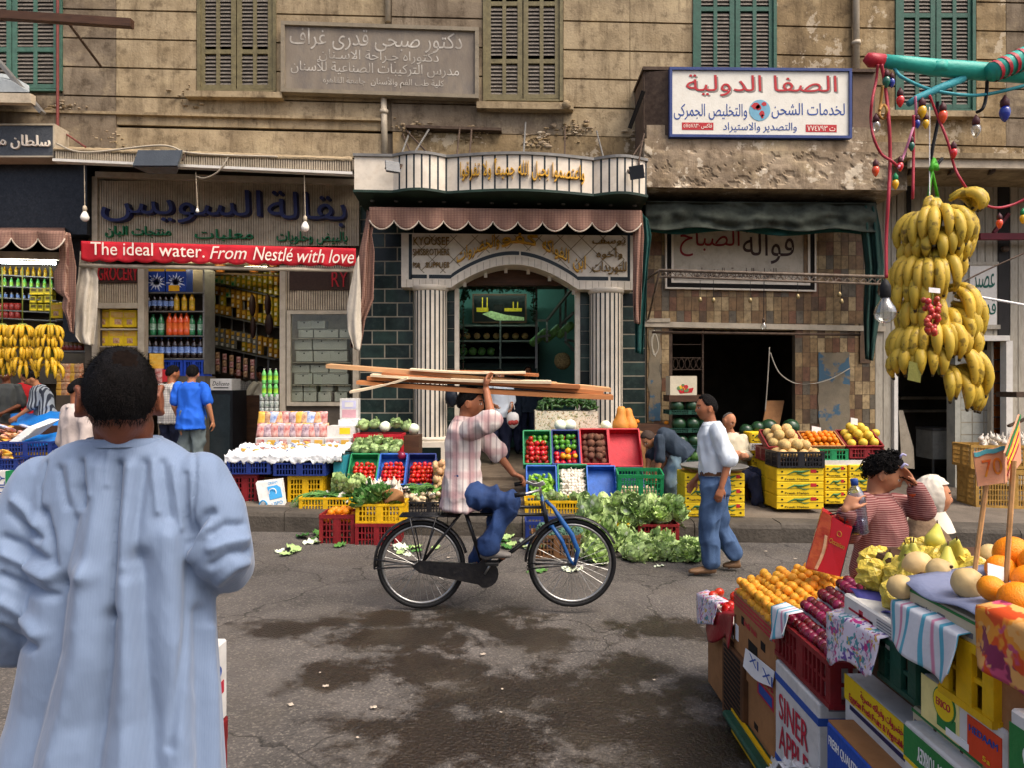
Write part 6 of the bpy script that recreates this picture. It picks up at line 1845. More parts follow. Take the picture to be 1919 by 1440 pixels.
def pcrate(label,x0,x1,yt,yb,Yf,d,m,kind='lattice',rz=0.0,rx=0.0,name='plastic_crate',group=None):
 """crate whose front face covers a pixel rectangle at depth Yf"""
 a,b=P(x0,yb,Yf),P(x1,yb,Yf);h=P(x0,yt,Yf).z-a.z;w=b.x-a.x
 c=(a+b)/2
 M=Matrix.Translation(c)@Euler((rx,0,rz)).to_matrix().to_4x4()@Matrix.Translation((0,d/2,0))
 return crate(label,M,w,d,h,m,kind,name,group),M,w,d,h
def tilt_tray(label,x0,x1,yt,yb,Yf,t,m,h=.13,kind='tray',group=None):
 """display crate leaning back so that its open top faces the street"""
 a,b=P(x0,yb,Yf),P(x1,yb,Yf);w=b.x-a.x-.012
 L=(P(x0,yt,Yf+.3).z-a.z)/sin(t)
 M=Matrix.Translation((a+b)/2)@Matrix.Rotation(t,4,'X')@Matrix.Translation((0,L/2,-h*.4))
 crate(label,M,w,L,h,m,kind,'display_crate',group)
 return M,w,L,h
def fill(name,meshes,M,w,d,z0,r,label,cat,group,layers=1,dome=.0,jit=.25,sc=(.9,1.12),rnd=None,rot=True,keep=None,frac=1.0,fy=None):
 rr=rnd or RX
 nx=max(1,int((w-.02)/(2*r*.96)));ny=max(1,int((d-.02)/(2*r*.92)))
 n=0
 for l in range(layers):
  for j in range(ny-l):
   for i in range(nx-l):
    if rr.random()>frac:continue
    u=(i+.5+l*.5)/nx;v=(j+.5+l*.5)/ny
    if keep and not keep(u,v):continue
    x=(u-.5)*(w-.02)+rr.uniform(-jit,jit)*r;y=(v-.5)*(d-.02)+rr.uniform(-jit,jit)*r
    z=z0+r*(.8+1.45*l)+dome*(1-(2*u-1)**2)*(1-(2*v-1)**2)+rr.uniform(0,.3)*r
    s=rr.uniform(*sc)
    p=M@Vector((x,y,z))
    R_=Euler((rr.uniform(0,6.3),rr.uniform(0,6.3),rr.uniform(0,6.3)))if rot else Euler((rr.uniform(-.3,.3),rr.uniform(-.3,.3),rr.uniform(0,6.3)))
    me=meshes[rr.randrange(len(meshes))]if isinstance(meshes,list)else meshes
    o=put(name,me,None,M=Matrix.Translation(p)@R_.to_matrix().to_4x4()@Matrix.Scale(s,4),label=label,cat=cat,group=group)
    n+=1
 return n
def fruit(name,m,r,sq=1.0,dim=.12,stem=None,nub=0.0,n=14,lump=0.0):
 mb=MB()
 def k(d):
  q=1-dim*exp(-((1-d.z)/.06))-dim*.5*exp(-((1+d.z)/.04))+nub*exp(-((1+d.z)/.03))
  if lump:q+=lump*noise.noise(d*2.2)
  return q
 mb.ell((0,0,0),(r,r,r*sq),n,int(n*.7),0,k)
 ms=[m]
 if stem:
  mb.tube([(0,0,r*sq*.8),(r*.06,0,r*sq*1.12)],[r*.12,r*.08],6,1);ms.append(stem)
  for a in range(5):
   t=a*2*pi/5;mb.add([(0,0,r*sq*.93),(r*.35*cos(t-.25),r*.35*sin(t-.25),r*sq*.93),(r*.5*cos(t),r*.5*sin(t),r*sq*.86),(r*.35*cos(t+.25),r*.35*sin(t+.25),r*sq*.93)],[(0,1,2,3)],1)
 return mb.mesh(name,ms,True)
def pmat(name,hx,rough=.35,rnd=.14,spec=.4,**k):
 return mat(name,hx,rough=rough,rnd=rnd,spec=spec,var=k.pop('var',.12),bump=k.pop('bump',.04),scale=k.pop('scale',25),**k)
M_STEM=pmat('green_stem','#3d6a24',.6)
ME_TOM=fruit('tomato',pmat('tomato_red','#c42214',.22,coat=.3),.031,.85,.14,M_STEM)
ME_REDP=fruit('pepper',pmat('pepper_red','#b5181a',.22,coat=.3),.036,1.05,.25,M_STEM,lump=.25)
ME_GRNP=fruit('pepper',pmat('pepper_green','#4d8a28',.25,coat=.3),.036,1.1,.25,M_STEM,lump=.25)
ME_YELP=fruit('pepper',pmat('pepper_yellow','#dc9a16',.22,coat=.3),.036,1.05,.25,M_STEM,lump=.25)
ME_BEET=fruit('beetroot',pmat('beet_brown','#6b4433',.8,var=.35),.045,1.0,.1,None,.35,lump=.12)
ME_ONION=fruit('onion',pmat('onion_pale','#cbb692',.5),.03,.95,.0,None,.2)
ME_ORANGE=fruit('orange',pmat('orange_peel','#e2820f',.45,bump=.25,bscale=220),.036,.97,.06)
ME_BIGOR=fruit('orange',pmat('orange_peel_bright','#ee8a0a',.4,bump=.3,bscale=260,scale=9),.045,.97,.05,n=28)
ME_YMEL=fruit('yellow_melon',pmat('melon_yellow','#dcb93e',.5),.058,1.0,.06)
ME_CANT=fruit('cantaloupe',pmat('melon_beige','#c9a86b',.65,var=.25,scale=40,bump=.3,bscale=80),.068,.98,.05,n=18)
ME_APRI=fruit('apricot',pmat('apricot_skin','#e4a02c',.5,rnd=.2),.021,.95,.1,n=14)
ME_PLUM=fruit('plum',pmat('plum_skin','#6d1226',.22,rnd=.45,coat=.3,var=.4,scale=14),.0225,1.0,.1,n=16)
ME_WMEL=fruit('watermelon',pmat('watermelon_rind','#1d3a22',.3,var=.5,scale=9,coat=.2),.105,1.0,.04,n=22)
ME_WMELL=fruit('watermelon',pmat('watermelon_rind_light','#5f8a48',.35,var=.5,scale=9),.10,1.0,.04,n=20)
ME_POTA=fruit('ginger',pmat('ginger_skin','#c9a174',.8),.035,1.3,.0,lump=.5)
def cuke():
 mb=MB();n=9
 mb.tube([(.012*sin(i/n*3),0,-.06+.12*i/n)for i in range(n+1)],[.004+.013*sin(pi*min(1,max(.02,i/n)))**.5 for i in range(n+1)],9)
 return mb
ME_GCHI=cuke().mesh('green_pepper',[pmat('pale_green_pepper','#7fae3a',.3)],True)
ME_CUC=cuke().mesh('zucchini',[pmat('zucchini_skin','#2c4a1d',.35,rnd=.4)],True)
mbq=MB();mbq.lathe([(.002,.055),(.006,.05),(.007,.03),(.02,.012),(.028,-.004),(.024,-.02),(.008,-.03),(.002,-.031)],9);ME_GARL=mbq.mesh('garlic',[pmat('garlic_white','#d9cfbd',.6)],True)
mbq=MB();mbq.lathe([(.003,.2),(.03,.197),(.05,.17),(.052,.13),(.062,.08),(.088,.02),(.094,-.03),(.075,-.08),(.03,-.10),(.003,-.10)],20);ME_PUMP=mbq.mesh('butternut_squash',[pmat('squash_skin','#d08a3a',.5)],True)
def leafpts(L,W,cup,wav,seed,n=6):
 """a curved, ruffled leaf along +x, rooted at the origin"""
 def fn(u,v):
  s=(v-.5)*2
  w=W*(.18+.82*sin(pi*min(1,u*.86+.10))**.7)
  x=L*u;y=w*s
  z=cup*L*(u**2)+.28*w*s*s+wav*(noise.noise(Vector((u*7,s*4,seed))))*(.2+u)+wav*.6*sin(u*18+seed)*abs(s)**2
  return Vector((x,y,z))
 return fn
def head_of_leaves(name,mats,n,L,W,seed,core=None,upright=.5,wav=.03,thick=.0015):
 mb=MB();r=random.Random(seed)
 if core:mb.ell((0,0,core*.7),(core,core,core*.9),14,9,2 if len(mats)>2 else 0,lambda d:1+.1*noise.noise(d*4))
 for i in range(n):
  t=i/n
  az=i*2.4+r.uniform(-.3,.3);tilt=(1.35-1.15*t)*upright+r.uniform(-.15,.15)
  l=L*r.uniform(.75,1.1)*(1-.3*t)
  fn=leafpts(l,W*r.uniform(.8,1.15),r.uniform(.15,.5),wav,r.uniform(0,50))
  Mx=Matrix.Rotation(az,4,'Z')@Matrix.Rotation(-(pi/2-tilt),4,'Y')
  mb.M=Mx
  b=len(mb.m)
  mb.grid(fn,7,6,0)
  for q in range(len(mb.m)-b):
   i_,j_=q%7,q//7
   if j_ in(2,3)and i_<5:mb.m[b+q]=1
  mb.M=None
 return mb.mesh(name,mats,True)
M_LET=pmat('lettuce_green','#b0c981',.5,rnd=.2,var=.3)
M_LETP=pmat('lettuce_pale_rib','#e4ebcd',.5,rnd=.1)
M_LETD=pmat('leaf_dark_green','#4f7d3a',.5,rnd=.25,var=.3)
M_CABB=pmat('cabbage_green','#a5bd7c',.5,rnd=.15)
for m_ in(M_LET,M_LETP,M_LETD,M_CABB):m_.node_tree.nodes["Principled BSDF"].inputs['Subsurface Weight'].default_value=0
LETS=[head_of_leaves('lettuce',[M_LET,M_LETP],16,.20,.075,s,None,.95,.03)for s in(1,2,3)]
LEAFY=[head_of_leaves('leafy_bunch',[M_LETD,M_LET],18,.22,.05,s,None,1.0,.02)for s in(4,5)]
CABS=[head_of_leaves('cabbage',[M_CABB,M_LETP,M_CABB],12,.14,.08,s,.075,.75,.02)for s in(6,7)]
ME_WCAB=head_of_leaves('white_cabbage',[M_LETP,M_LETP,M_LETP],5,.1,.06,8,.08,.4,.008)
def brocc():
 mb=MB();r=random.Random(2);mb.tube([(0,0,-.06),(0,0,.02)],[.02,.03],8,1)
 for i in range(60):
  t=math.acos(r.uniform(.0,1));a=r.uniform(0,6.3);d=Vector((sin(t)*cos(a),sin(t)*sin(a),cos(t)));s=r.uniform(.012,.02)
  mb.ell(d*.055,(s,s,s),6,4,0)
 return mb.mesh('broccoli',[pmat('broccoli_green','#4b6b57',.8,rnd=.2),M_LETP],True)
ME_BROC=brocc()
def onions():
 mb=MB();r=random.Random(9)
 for i in range(16):
  y=r.uniform(-.05,.05);z=r.uniform(0,.03);L=r.uniform(.3,.42)
  pts=[Vector((-.2+L*k/6,y+r.uniform(-.01,.01)*k,z+.04*sin(k/6*pi)-.014*max(0,k-4)**2))for k in range(7)]
  mb.tube(pts,[.009,.006,.005,.005,.004,.003,.001],5,0)
  mb.ell(pts[0],(.014,.011,.011),7,5,1)
 return mb.mesh('spring_onions',[pmat('onion_leaf','#5f8f45',.5),M_WHITE],True)
ME_SPRO=onions()
def one(name,me,p,label,cat,group=None,rot=None,s=1.0):
 return put(name,me,None,M=Matrix.Translation(p)@(Euler(rot)if rot else Euler((U(-.3,.3),U(-.3,.3),U(0,6.3)))).to_matrix().to_4x4()@Matrix.Scale(s,4),label=label,cat=cat,group=group)
tt=radians(52)
for(x0,x1,m,w_)in((650,706,M_PGRN,'green'),(706,760,M_PBLUE2,'blue'),(760,815,M_PBLUE,'dark blue')):
 M,w,L,h=tilt_tray({'green':'green tilted crate of tomatoes, leftmost of three','blue':'blue tilted crate of tomatoes with a pale cauliflower leaf on top','dark blue':'dark blue tilted crate of tomatoes nearest the marble pedestal'}[w_],x0,x1,857,915,8.72,tt,m)
 fill('tomato',ME_TOM,M,w-.03,L-.03,.012,.031,'ripe red tomato heaped in the %s tilted crate'%w_,'tomato','tomatoes in the %s crate'%w_,2,.015,keep=lambda u,v:v<.72)
pcrate('red crate of green cabbages above the tomato crates',662,752,815,858,9.15,.4,M_PRED2,'tray')
for i,(x,y)in enumerate(((672,838),(690,836),(708,832),(726,836),(744,840),(668,850),(684,851),(703,850),(722,851),(740,850))):
 one('cabbage',CABS[i%2],P(x,y,9.12-(.1 if y>845 else 0)),'green cabbage in the red crate above the tomatoes','cabbage','cabbages in the red crate',s=.9)
for i,(x,y)in enumerate(((684,806),(703,803),(722,808),(742,802),(763,808),(776,812))):
 one('cabbage',(CABS+[ME_WCAB])[i%3],P(x,y,9.5),'green cabbage in the row before the dark green tiles','cabbage','cabbages before the green tiles',s=1.0)
mb=MB();fb(mb,672,818,785,905,9.35,9.7,0,0);tag(mb.build('wooden_box',M_WOODD),'dark wooden box carrying the upper cabbage row','box')
mb=MB();fb(mb,655,860,815,950,9.3,9.5,0,0);tag(mb.build('wooden_box',M_CARD),'cardboard box behind the tilted tomato crates','box')
mb=MB();fb(mb,625,858,642,946,8.65,9.4,0,0);tag(mb.build('plastic_sheet',M_PTEAL),'turquoise plastic sheet hanging between the snack stall and the tomatoes','sheet')
one('eggplant',ME_PLUM,P(753,855,8.95),'purple eggplant beside the red cabbage crate','eggplant',s=2.4)
mb=MB();fb(mb,812,872,836,945,8.55,8.9,0,0);tag(mb.build('wooden_box',M_CARD),'cardboard box under the pale ginger heap','box')
for i in range(26):one('ginger',ME_POTA,P(U(814,834),U(868,930),8.5+U(-.05,.1)),'pale knobbly ginger root heaped beside the tomatoes','ginger','ginger roots by the tomatoes')
pcrate('low yellow crate with trailing spring onions on the kerb',560,659,934,963,8.15,.42,M_PYEL)
for i in range(9):one('spring_onions',ME_SPRO,P(575+8.5*i,936+U(-4,2),8.25+U(0,.25)),'bunch of spring onions lying in the low yellow crate','spring onions','spring onion bunches',(U(-.3,.2),U(-.4,.4),U(2.4,4)))
mb=MB();fb(mb,622,930,760,962,8.42,8.8,0,0);tag(mb.build('wooden_box',M_WOODD),'dark wooden box under the pale lettuces','box')
for i in range(16):one('lettuce',LETS[i%3],P(U(622,690),U(910,936),8.4+U(-.12,.12)),'pale green lettuce heaped left of the garlic','lettuce','lettuces left of the garlic',s=.85)
for i in range(60):one('garlic',ME_GARL,P(U(688,752),U(902,928),8.35+U(-.08,.15)),'white garlic bulb in the heap before the tomatoes','garlic','garlic before the tomatoes',s=1.25)
pcrate('yellow crate of dark leafy greens standing on a maroon crate',666,755,946,982,7.38,.40,M_PYEL)
pcrate('maroon crate under the yellow crate of leafy greens',665,746,983,1030,7.36,.40,M_PRED)
for i in range(20):one('leafy_bunch',LEAFY[i%2],P(U(672,740),U(928,950),7.55+U(-.15,.15)),'dark green leafy bunch in the yellow crate','greens','leafy greens in the yellow crate',(U(-1,.6),U(-.7,.7),U(0,6)),.75)
mb=MB();mb.sheet(lambda u,v:P(715+40*u+5*v,925+22*v-8*sin(u*3),7.45+.1*sin(u*4+v*3)),12,10,.003);tag(mb.build('paper_wrap',M_CARD,None,True),'crumpled brown paper over the yellow crate of greens','paper')
_,M,w,d,h=pcrate('maroon crate of oranges standing on the road by the kerb',598,664,966,1027,7.4,.36,M_PRED)
fill('orange',ME_ORANGE,M,w-.03,d-.03,h*.72,.04,'orange filling the maroon crate by the kerb','orange','oranges in the maroon crate',2,.02,sc=(1.0,1.2))
_,M,w,d,h=pcrate('black crate of onions with green tops behind the rear bicycle wheel',756,852,942,968,8.1,.42,M_PBLK)
for i in range(46):one('onion',ME_ONION,P(U(758,848),U(926,946),8.2+U(0,.3)),'pale onion with green top in the black crate','onion','onions in the black crate')
for i in range(14):one('spring_onions',ME_SPRO,P(U(764,842),U(914,930),8.35+U(0,.2)),'tangled green onion tops on the black crate','onion tops','green onion tops on the black crate',(U(-.4,.4),U(-.4,.4),U(0,6)),.7)
mb=MB();fb(mb,757,962,850,1000,8.14,8.5,0,0);tag(mb.build('wooden_box',M_WOODD),'dark box under the black onion crate','box')
for(x0,x1,yt,yb,m,lab)in((980,1034,813,876,M_PGRN,'teal green tilted crate of red and green peppers'),(1034,1088,812,876,M_PBLUE,'blue tilted crate of mixed coloured peppers'),(1088,1143,810,876,M_PRED2,'red tilted crate of brown beetroots'),(1143,1204,810,880,M_PRED2,'empty bright red tilted crate beside the beetroots')):
 M,w,L,h=tilt_tray(lab,x0,x1,yt,yb,9.05,radians(58),m,.14)
 if 'teal' in lab:
  fill('pepper',ME_REDP,M,w-.03,L-.04,.012,.034,'red pepper in the teal green tilted crate','pepper','red peppers in the teal crate',2,.0,keep=lambda u,v:v<.68 or u<.35 and v<.85)
  fill('pepper',ME_GRNP,M,w-.03,L-.04,.02,.036,'green pepper at the top of the teal green crate','pepper','green peppers in the teal crate',1,.0,keep=lambda u,v:u>.35 and v>.62)
 elif'mixed' in lab:
  fill('pepper',ME_REDP,M,w-.03,L-.04,.012,.034,'red pepper in the blue crate of mixed peppers','pepper','red peppers in the blue crate',1,.0,keep=lambda u,v:v<.5 or v>.8)
  fill('pepper',ME_YELP,M,w-.03,L-.04,.045,.036,'yellow pepper in the blue crate of mixed peppers','pepper','yellow peppers in the blue crate',1,.0,frac=.55,keep=lambda u,v:.1<v<.55 and u>.3)
  fill('pepper',ME_GRNP,M,w-.03,L-.04,.02,.036,'green pepper in the blue crate of mixed peppers','pepper','green peppers in the blue crate',1,.0,keep=lambda u,v:v>.5)
 elif'beet' in lab and 'empty' not in lab:
  fill('beetroot',ME_BEET,M,w-.03,L-.05,.012,.044,'brown beetroot in the red tilted crate','beetroot','beetroots in the red crate',2,.0,sc=(.95,1.2))
for(x0,x1,yt,yb,m,lab)in((986,1045,878,942,M_PBLUE2,'blue tilted crate of long pale green peppers'),(1046,1104,876,942,M_PGRN,'green tilted crate of white garlic'),(1101,1157,878,936,M_PBLUE2,'empty blue tilted crate beside the garlic'),(1158,1209,882,940,M_PBLUE,'empty dark blue tilted crate behind the green crate')):
 M,w,L,h=tilt_tray(lab,x0,x1,yt,yb,8.68,radians(56),m,.13)
 if 'pale' in lab:fill('green_pepper',ME_GCHI,M,w-.04,L-.05,.012,.03,'long pale green pepper in the blue tilted crate','pepper','long green peppers',2,.02,sc=(1.1,1.4),keep=lambda u,v:v<.75)
 if 'garlic' in lab and 'empty' not in lab:fill('garlic',ME_GARL,M,w-.03,L-.03,.012,.02,'white garlic bulb in the green tilted crate','garlic','garlic in the green crate',2,.02,sc=(.9,1.15),frac=.85)
mb=MB();fb(mb,985,880,1205,950,9.12,9.4,0,0);fb(mb,985,945,1205,985,8.75,9.1,0,0);tag(mb.build('wooden_stand',M_WOODD),'dark wooden stand behind the tilted vegetable crates','stand')
_,M,w,d,h=pcrate('bright green crate lifted at an angle by the bending man',1158,1243,890,944,8.45,.36,M_PGRN,rz=-.08,rx=.12)
fill('onion',ME_ONION,M,w-.04,d-.04,.03,.035,'onion inside the bright green crate','onion','onions in the green crate',2,.0,sc=(1,1.2))
fl=thing('floral_box','box wrapped in cream floral paper beneath the zucchini heap','box',P(1060,812,9.5))
def floral(name,base,cols,sc_=16,th=.36):
 m=mat(name,base,rough=.5,var=.06,bump=.05)
 N,L,b=nodes_of(m);src=b.inputs['Base Color'].links[0].from_socket
 tc=N.new('ShaderNodeTexCoord')
 for i,c in enumerate(cols):
  mp=N.new('ShaderNodeMapping');mp.inputs['Location'].default_value=(i*3.7,i*1.9,i*2.3)
  v=N.new('ShaderNodeTexVoronoi');v.inputs['Scale'].default_value=sc_*(1+.15*i);v.distance='CHEBYCHEV' if i%2 else 'EUCLIDEAN'
  n=N.new('ShaderNodeTexNoise');n.inputs['Scale'].default_value=sc_*2;n.inputs['Detail'].default_value=2
  mx=N.new('ShaderNodeMix');mx.data_type='RGBA';mx.blend_type='LINEAR_LIGHT';mx.inputs['Factor'].default_value=.06
  L.new(tc.outputs['Object'],mp.inputs[0]);L.new(mp.outputs[0],n.inputs[0]);L.new(mp.outputs[0],mx.inputs['A']);L.new(n.outputs['Color'],mx.inputs['B'])
  L.new(mx.outputs['Result'],v.inputs['Vector'])
  r=N.new('ShaderNodeMapRange');r.inputs['From Min'].default_value=th;r.inputs['From Max'].default_value=th-.06
  L.new(v.outputs['Distance'],r.inputs[0])
  x=N.new('ShaderNodeMix');x.data_type='RGBA';x.inputs['B'].default_value=lin(c);L.new(r.outputs[0],x.inputs['Factor']);L.new(src,x.inputs['A']);src=x.outputs['Result']
  th*=.9
 L.new(src,b.inputs['Base Color']);return m
mb=MB();fb(mb,1003,772,1121,880,9.5,9.95,0,.01);mb.build('wrapped_body',floral('floral_cream','#d8cdb4',['#8a5a2c','#5c6b33','#b98a35'],20,.3),fl)
MZ=Matrix.Translation(P(1062,772,9.72))
fill('zucchini',ME_CUC,MZ,.84,.5,.03,.026,'dark green zucchini heaped on the floral box','zucchini','zucchini on the floral box',2,.14,sc=(.8,1.1),frac=.95)
for x in(1048,1069):one('white_cabbage',ME_WCAB,P(x,806,9.35),'pale cabbage resting before the floral box','cabbage','pale cabbages before the floral box',s=1.05)
one('white_cabbage',ME_WCAB,P(1133,806,9.7),'single pale cabbage beside the butternut squashes','cabbage',s=1.0)
for x,s in((1163,1.25),(1180,1.15)):one('butternut_squash',ME_PUMP,P(x,796,9.72 if s>1.2 else 9.85),'large butternut squash standing at the foot of the right column','squash','butternut squashes',(0,.05 if s>1.2 else-.12,0),s)
mb=MB();fb(mb,1122,812,1210,880,9.62,9.95,0,0);tag(mb.build('wooden_box',M_CARD),'cardboard box under the squashes and the single cabbage','box')
for p_ in((1194,791),(1249,794)):one('orange',ME_ORANGE,P(*p_,10.4),'small orange fruit on the ledge behind the bending man','orange','oranges on the ledge')
mb=MB();fb(mb,1188,797,1258,900,10.3,10.7,0,0);tag(mb.build('wooden_box',M_WOODD),'dark wooden box behind the bending man','box')
pcrate('yellow crate of leafy scraps below the pale green peppers',984,1091,940,979,8.2,.4,M_PYEL)
for i in range(12):one('lettuce',LETS[i%3],P(U(1010,1088),U(936,948),8.3+U(0,.2)),'ragged lettuce in the yellow crate below the peppers','lettuce','lettuces in the yellow crate',s=.6)
pcrate('upright blue crate behind the wicker broccoli basket',985,1060,979,1030,7.45,.3,M_PBLUE)
_,M,w,d,h=pcrate('brown slatted wooden crate of broccoli behind the front wheel',998,1088,1005,1048,6.98,.34,mat('brown_slat_wood','#6b4a2c',rough=.8,var=.4,scale=9),name='wooden_crate')
for i in range(26):one('broccoli',ME_BROC,P(U(1002,1084),U(988,1008),7.05+U(0,.22)),'blue green broccoli head in the brown slatted crate','broccoli','broccoli heads',s=.8)
pcrate('orange yellow crate under the big lettuce heap',1094,1180,982,1024,7.44,.42,M_PYEL)
pcrate('maroon crate at the right end under the lettuces',1196,1273,984,1022,7.44,.42,M_PRED)
mb=MB();fb(mb,1182,975,1270,1010,8.5,8.9,0,0);tag(mb.build('wooden_box',M_WOODD),'dark box supporting the right end of the lettuce heap','box')
for i in range(84):
 x=U(1092,1268);one('lettuce',LETS[i%3],P(x,U(948,994),7.9+U(-.4,.2)),'lettuce in the big heap on the yellow crates','lettuce','lettuces in the big heap',(U(-1.2,.8),U(-.8,.8),U(0,6)),U(.75,1.05))
RL=random.Random(21)
for i in range(74):
 u=RL.random();x=1085+225*u;top=996+46*u if u>.45 else 985+60*abs(u-.3)
 y=RL.uniform(top,1058-4*u);g=G(x,y)
 zz=max(0.02,(1058-y)/60*.12*(1-u*.6))
 one('lettuce',LETS[i%3],Vector((g.x,min(g.y,7.4),zroad(g.x)+.03+RL.random()*zz))if y>1018 else P(x,y,7.34),'loose lettuce spilled on the road before the stall','lettuce','lettuces spilled on the road',(RL.uniform(-1.4,1.2),RL.uniform(-.9,.9),RL.uniform(0,6)),RL.uniform(.7,1.05))
def leaf_mesh(seed,m):
 mb=MB();mb.sheet(leafpts(.16,.05,.1,.02,seed),8,5,.0015);return mb.mesh('fallen_leaf',[m],True)
LFS=[leaf_mesh(3,M_LET),leaf_mesh(8,M_LETD),leaf_mesh(12,M_LETP)]
for i in range(40):
 x,y=RL.choice(((545,1007),(590,1015),(550,1038),(640,1032),(690,1040),(750,1035),(950,1018),(965,1024),(985,1030),(960,1012),(1040,1075),(1065,1073),(1130,1068),(1230,1062),(1310,1048),(1340,1040),(620,1005),(790,1032)))
 g=G(x+RL.gauss(0,14),y+RL.gauss(0,4))
 put('fallen_leaf',LFS[i%3],(g.x,g.y,zroad(g.x)+.012),(RL.uniform(-.2,.2),RL.uniform(-.1,.2),RL.uniform(0,6)),RL.uniform(.6,1.4),'fallen green leaf lying on the asphalt by the kerb','leaf','fallen leaves on the road')
mb=MB();RP=random.Random(3)
lit_me=[]
for i in range(4):
 m2=MB();m2.sheet(lambda u,v:Vector((.07*(u-.5),.05*(v-.5),.012*noise.noise(Vector((u*4,v*4,i*5))))),5,4,.001);lit_me.append(m2.mesh('paper_scrap',[M_PIPING],True))
for i in range(16):
 g=G(RP.uniform(440,1500),RP.uniform(1030,1400))if i>6 else G((840,1435,545,1490,905,700,610)[i],(1048,1036,1325,1050,1230,1330,1290)[i])
 put('paper_scrap',lit_me[i%4],(g.x,g.y,zroad(g.x)+.012),(0,0,RP.uniform(0,6)),RP.uniform(.12,.3)if i>6 else.5,'small pale paper scrap littering the asphalt','litter','paper scraps on the road')
M_SNACK=[mat('snack_%s'%n,a,rough=.25,var=.4,scale=22,hx2=b,coat=.2)for n,a,b in(('red','#a2302c','#d9b8ac'),('purple','#5c3550','#cdb9b8'),('yellow','#d89a1c','#d9b55a'),('brown','#8a5434','#d9b48a'),('blue','#3d63a8','#d5dbe0'),('orange','#d8692a','#e8c89a'))]
def pouch(m):
 mb=MB()
 def fn(u,v):
  s,t=(u-.5)*2,(v-.5)*2
  b=.028*max(0,(1-s*s))**.5*max(0,(1-t**4))**.5
  return Vector((s*.05+.004*noise.noise(Vector((u*4,v*4,1))),-b+.004*noise.noise(Vector((u*6,v*6,2))),.075*t))
 mb.grid(fn,10,12);mb.grid(lambda u,v:Vector((fn(u,v).x,-fn(u,v).y*.8,fn(u,v).z)),10,12)
 return mb.mesh('snack_bag',[m],True)
POU=[pouch(m)for m in M_SNACK]
crate_lbl='flat blue crate at the %s front of the snack stall'
pcrate(crate_lbl%'left',425,506,866,890,8.55,.5,M_PBLUE);pcrate(crate_lbl%'right',512,610,869,893,8.55,.5,M_PBLUE)
pcrate('maroon crate standing under the left of the snack stall',436,482,890,952,8.6,.4,M_PRED);pcrate('tall yellow crate standing under the right of the snack stall',539,605,893,953,8.6,.4,M_PYEL)
mb=MB();fb(mb,484,896,538,950,8.85,9.2,0,0);tag(mb.build('carton',M_CARD),'plain cardboard carton in the shade under the snack stall','box')
bx=thing('leaning_carton','white carton with blue print leaning under the snack stall','box',P(507,957,8.4))
q=[P(479,907,8.5),P(528,901,8.5),P(534,948,8.38),P(489,958,8.36)]
mb=MB();mb.hexa(q+[p+Vector((0,.06,.02))for p in q]);mb.build('carton_body',M_CARDW,bx)
mb=MB();O=q[3]+Vector((0,-.006,0));UU=(q[2]-q[3]);VV=(q[0]-q[3])
pq=lambda u,v:O+UU*u+VV*v
mb.hexa([pq(.45,.78),pq(.98,.78),pq(.98,.3),pq(.45,.3)]+[p+Vector((0,.004,0))for p in(pq(.45,.78),pq(.98,.78),pq(.98,.3),pq(.45,.3))],0)
mb.tube([pq(.14,.18)+Vector((.045*cos(k*pi/8),0,.05*sin(k*pi/8)))for k in range(16)],.01,5,0,closed=True)
letters(mb,'LISPO',pq(.5,.08),UU*.45,VV*.12,.002,0);letters(mb,'CREAM',pq(.5,.84),UU*.4,VV*.09,.002,0)
mb.tube([pq(.62,.54)+Vector((.045*cos(k*pi/8),-.003,.05*sin(k*pi/8)))for k in range(16)],.006,5,1,closed=True)
mb.build('blue_print',[mat('sky_blue_print','#3a8fc0',var=.1),M_PAPER],bx)
tbl=MB();fb(tbl,432,858,640,866,8.6,9.5,0,.01);fb(tbl,430,866,640,950,9.3,9.5,0,0);tag(tbl.build('plank_table',M_WOODD),'rough plank table carrying the snack stall','table')
mb=MB()
M_FILM=mat('crumpled_white_film','#dfe0de',rough=.25,var=.12,scale=14,bump=.5,bscale=30,coat=.3)
zt_=P(0,858,8.6).z
mb.sheet(lambda u,v:Vector((P(424,0,8.6).x+(P(642,0,8.6).x-P(424,0,8.6).x)*u,8.54+.72*max(0,v-.12)+.02*noise.noise(Vector((u*20,v*9,3))),zt_+.03+.10*max(0,v-.12)+.05*noise.noise(Vector((u*16,v*8,1)))+.03*noise.noise(Vector((u*40,v*20,1)))-(.09+.05*noise.noise(Vector((u*12,0,8))))*max(0,1-v/.12))),120,34,.004)
tag(mb.build('plastic_film',M_FILM,None,True),'crumpled white plastic film spread over the snack stall front','plastic sheet')
RS2=random.Random(12)
for i in range(34):
 u,v=RS2.random(),RS2.random()
 put('snack_bag',POU[RS2.choice((2,2,4,5,0))],Vector((P(445+180*u,0,8.65).x,8.75+.5*v,zt_+.07+.07*v)),(1.2+RS2.uniform(-.3,.3),0,RS2.uniform(-1,1)),.55,'small packet lying under the white plastic film','packet','packets on the plastic film')
mb=MB()
for i,(a,b)in enumerate(((479,521),(521,566),(566,609),(609,659))):
 m2=MB();fb(m2,a,822,b-1,846,9.25,9.55,0,0);fb(m2,a+2,825,a+16,840,9.247,9.25,1,0);fb(m2,b-20,826,b-5,838,9.247,9.25,2,0)
 tag(m2.build('display_carton',[M_CARDW,M_SNACK[0],M_SNACK[2]]),'low printed display carton in the row behind the white film, %s'%('leftmost','second from left','third from left','rightmost with red ends')[i],'carton','display cartons')
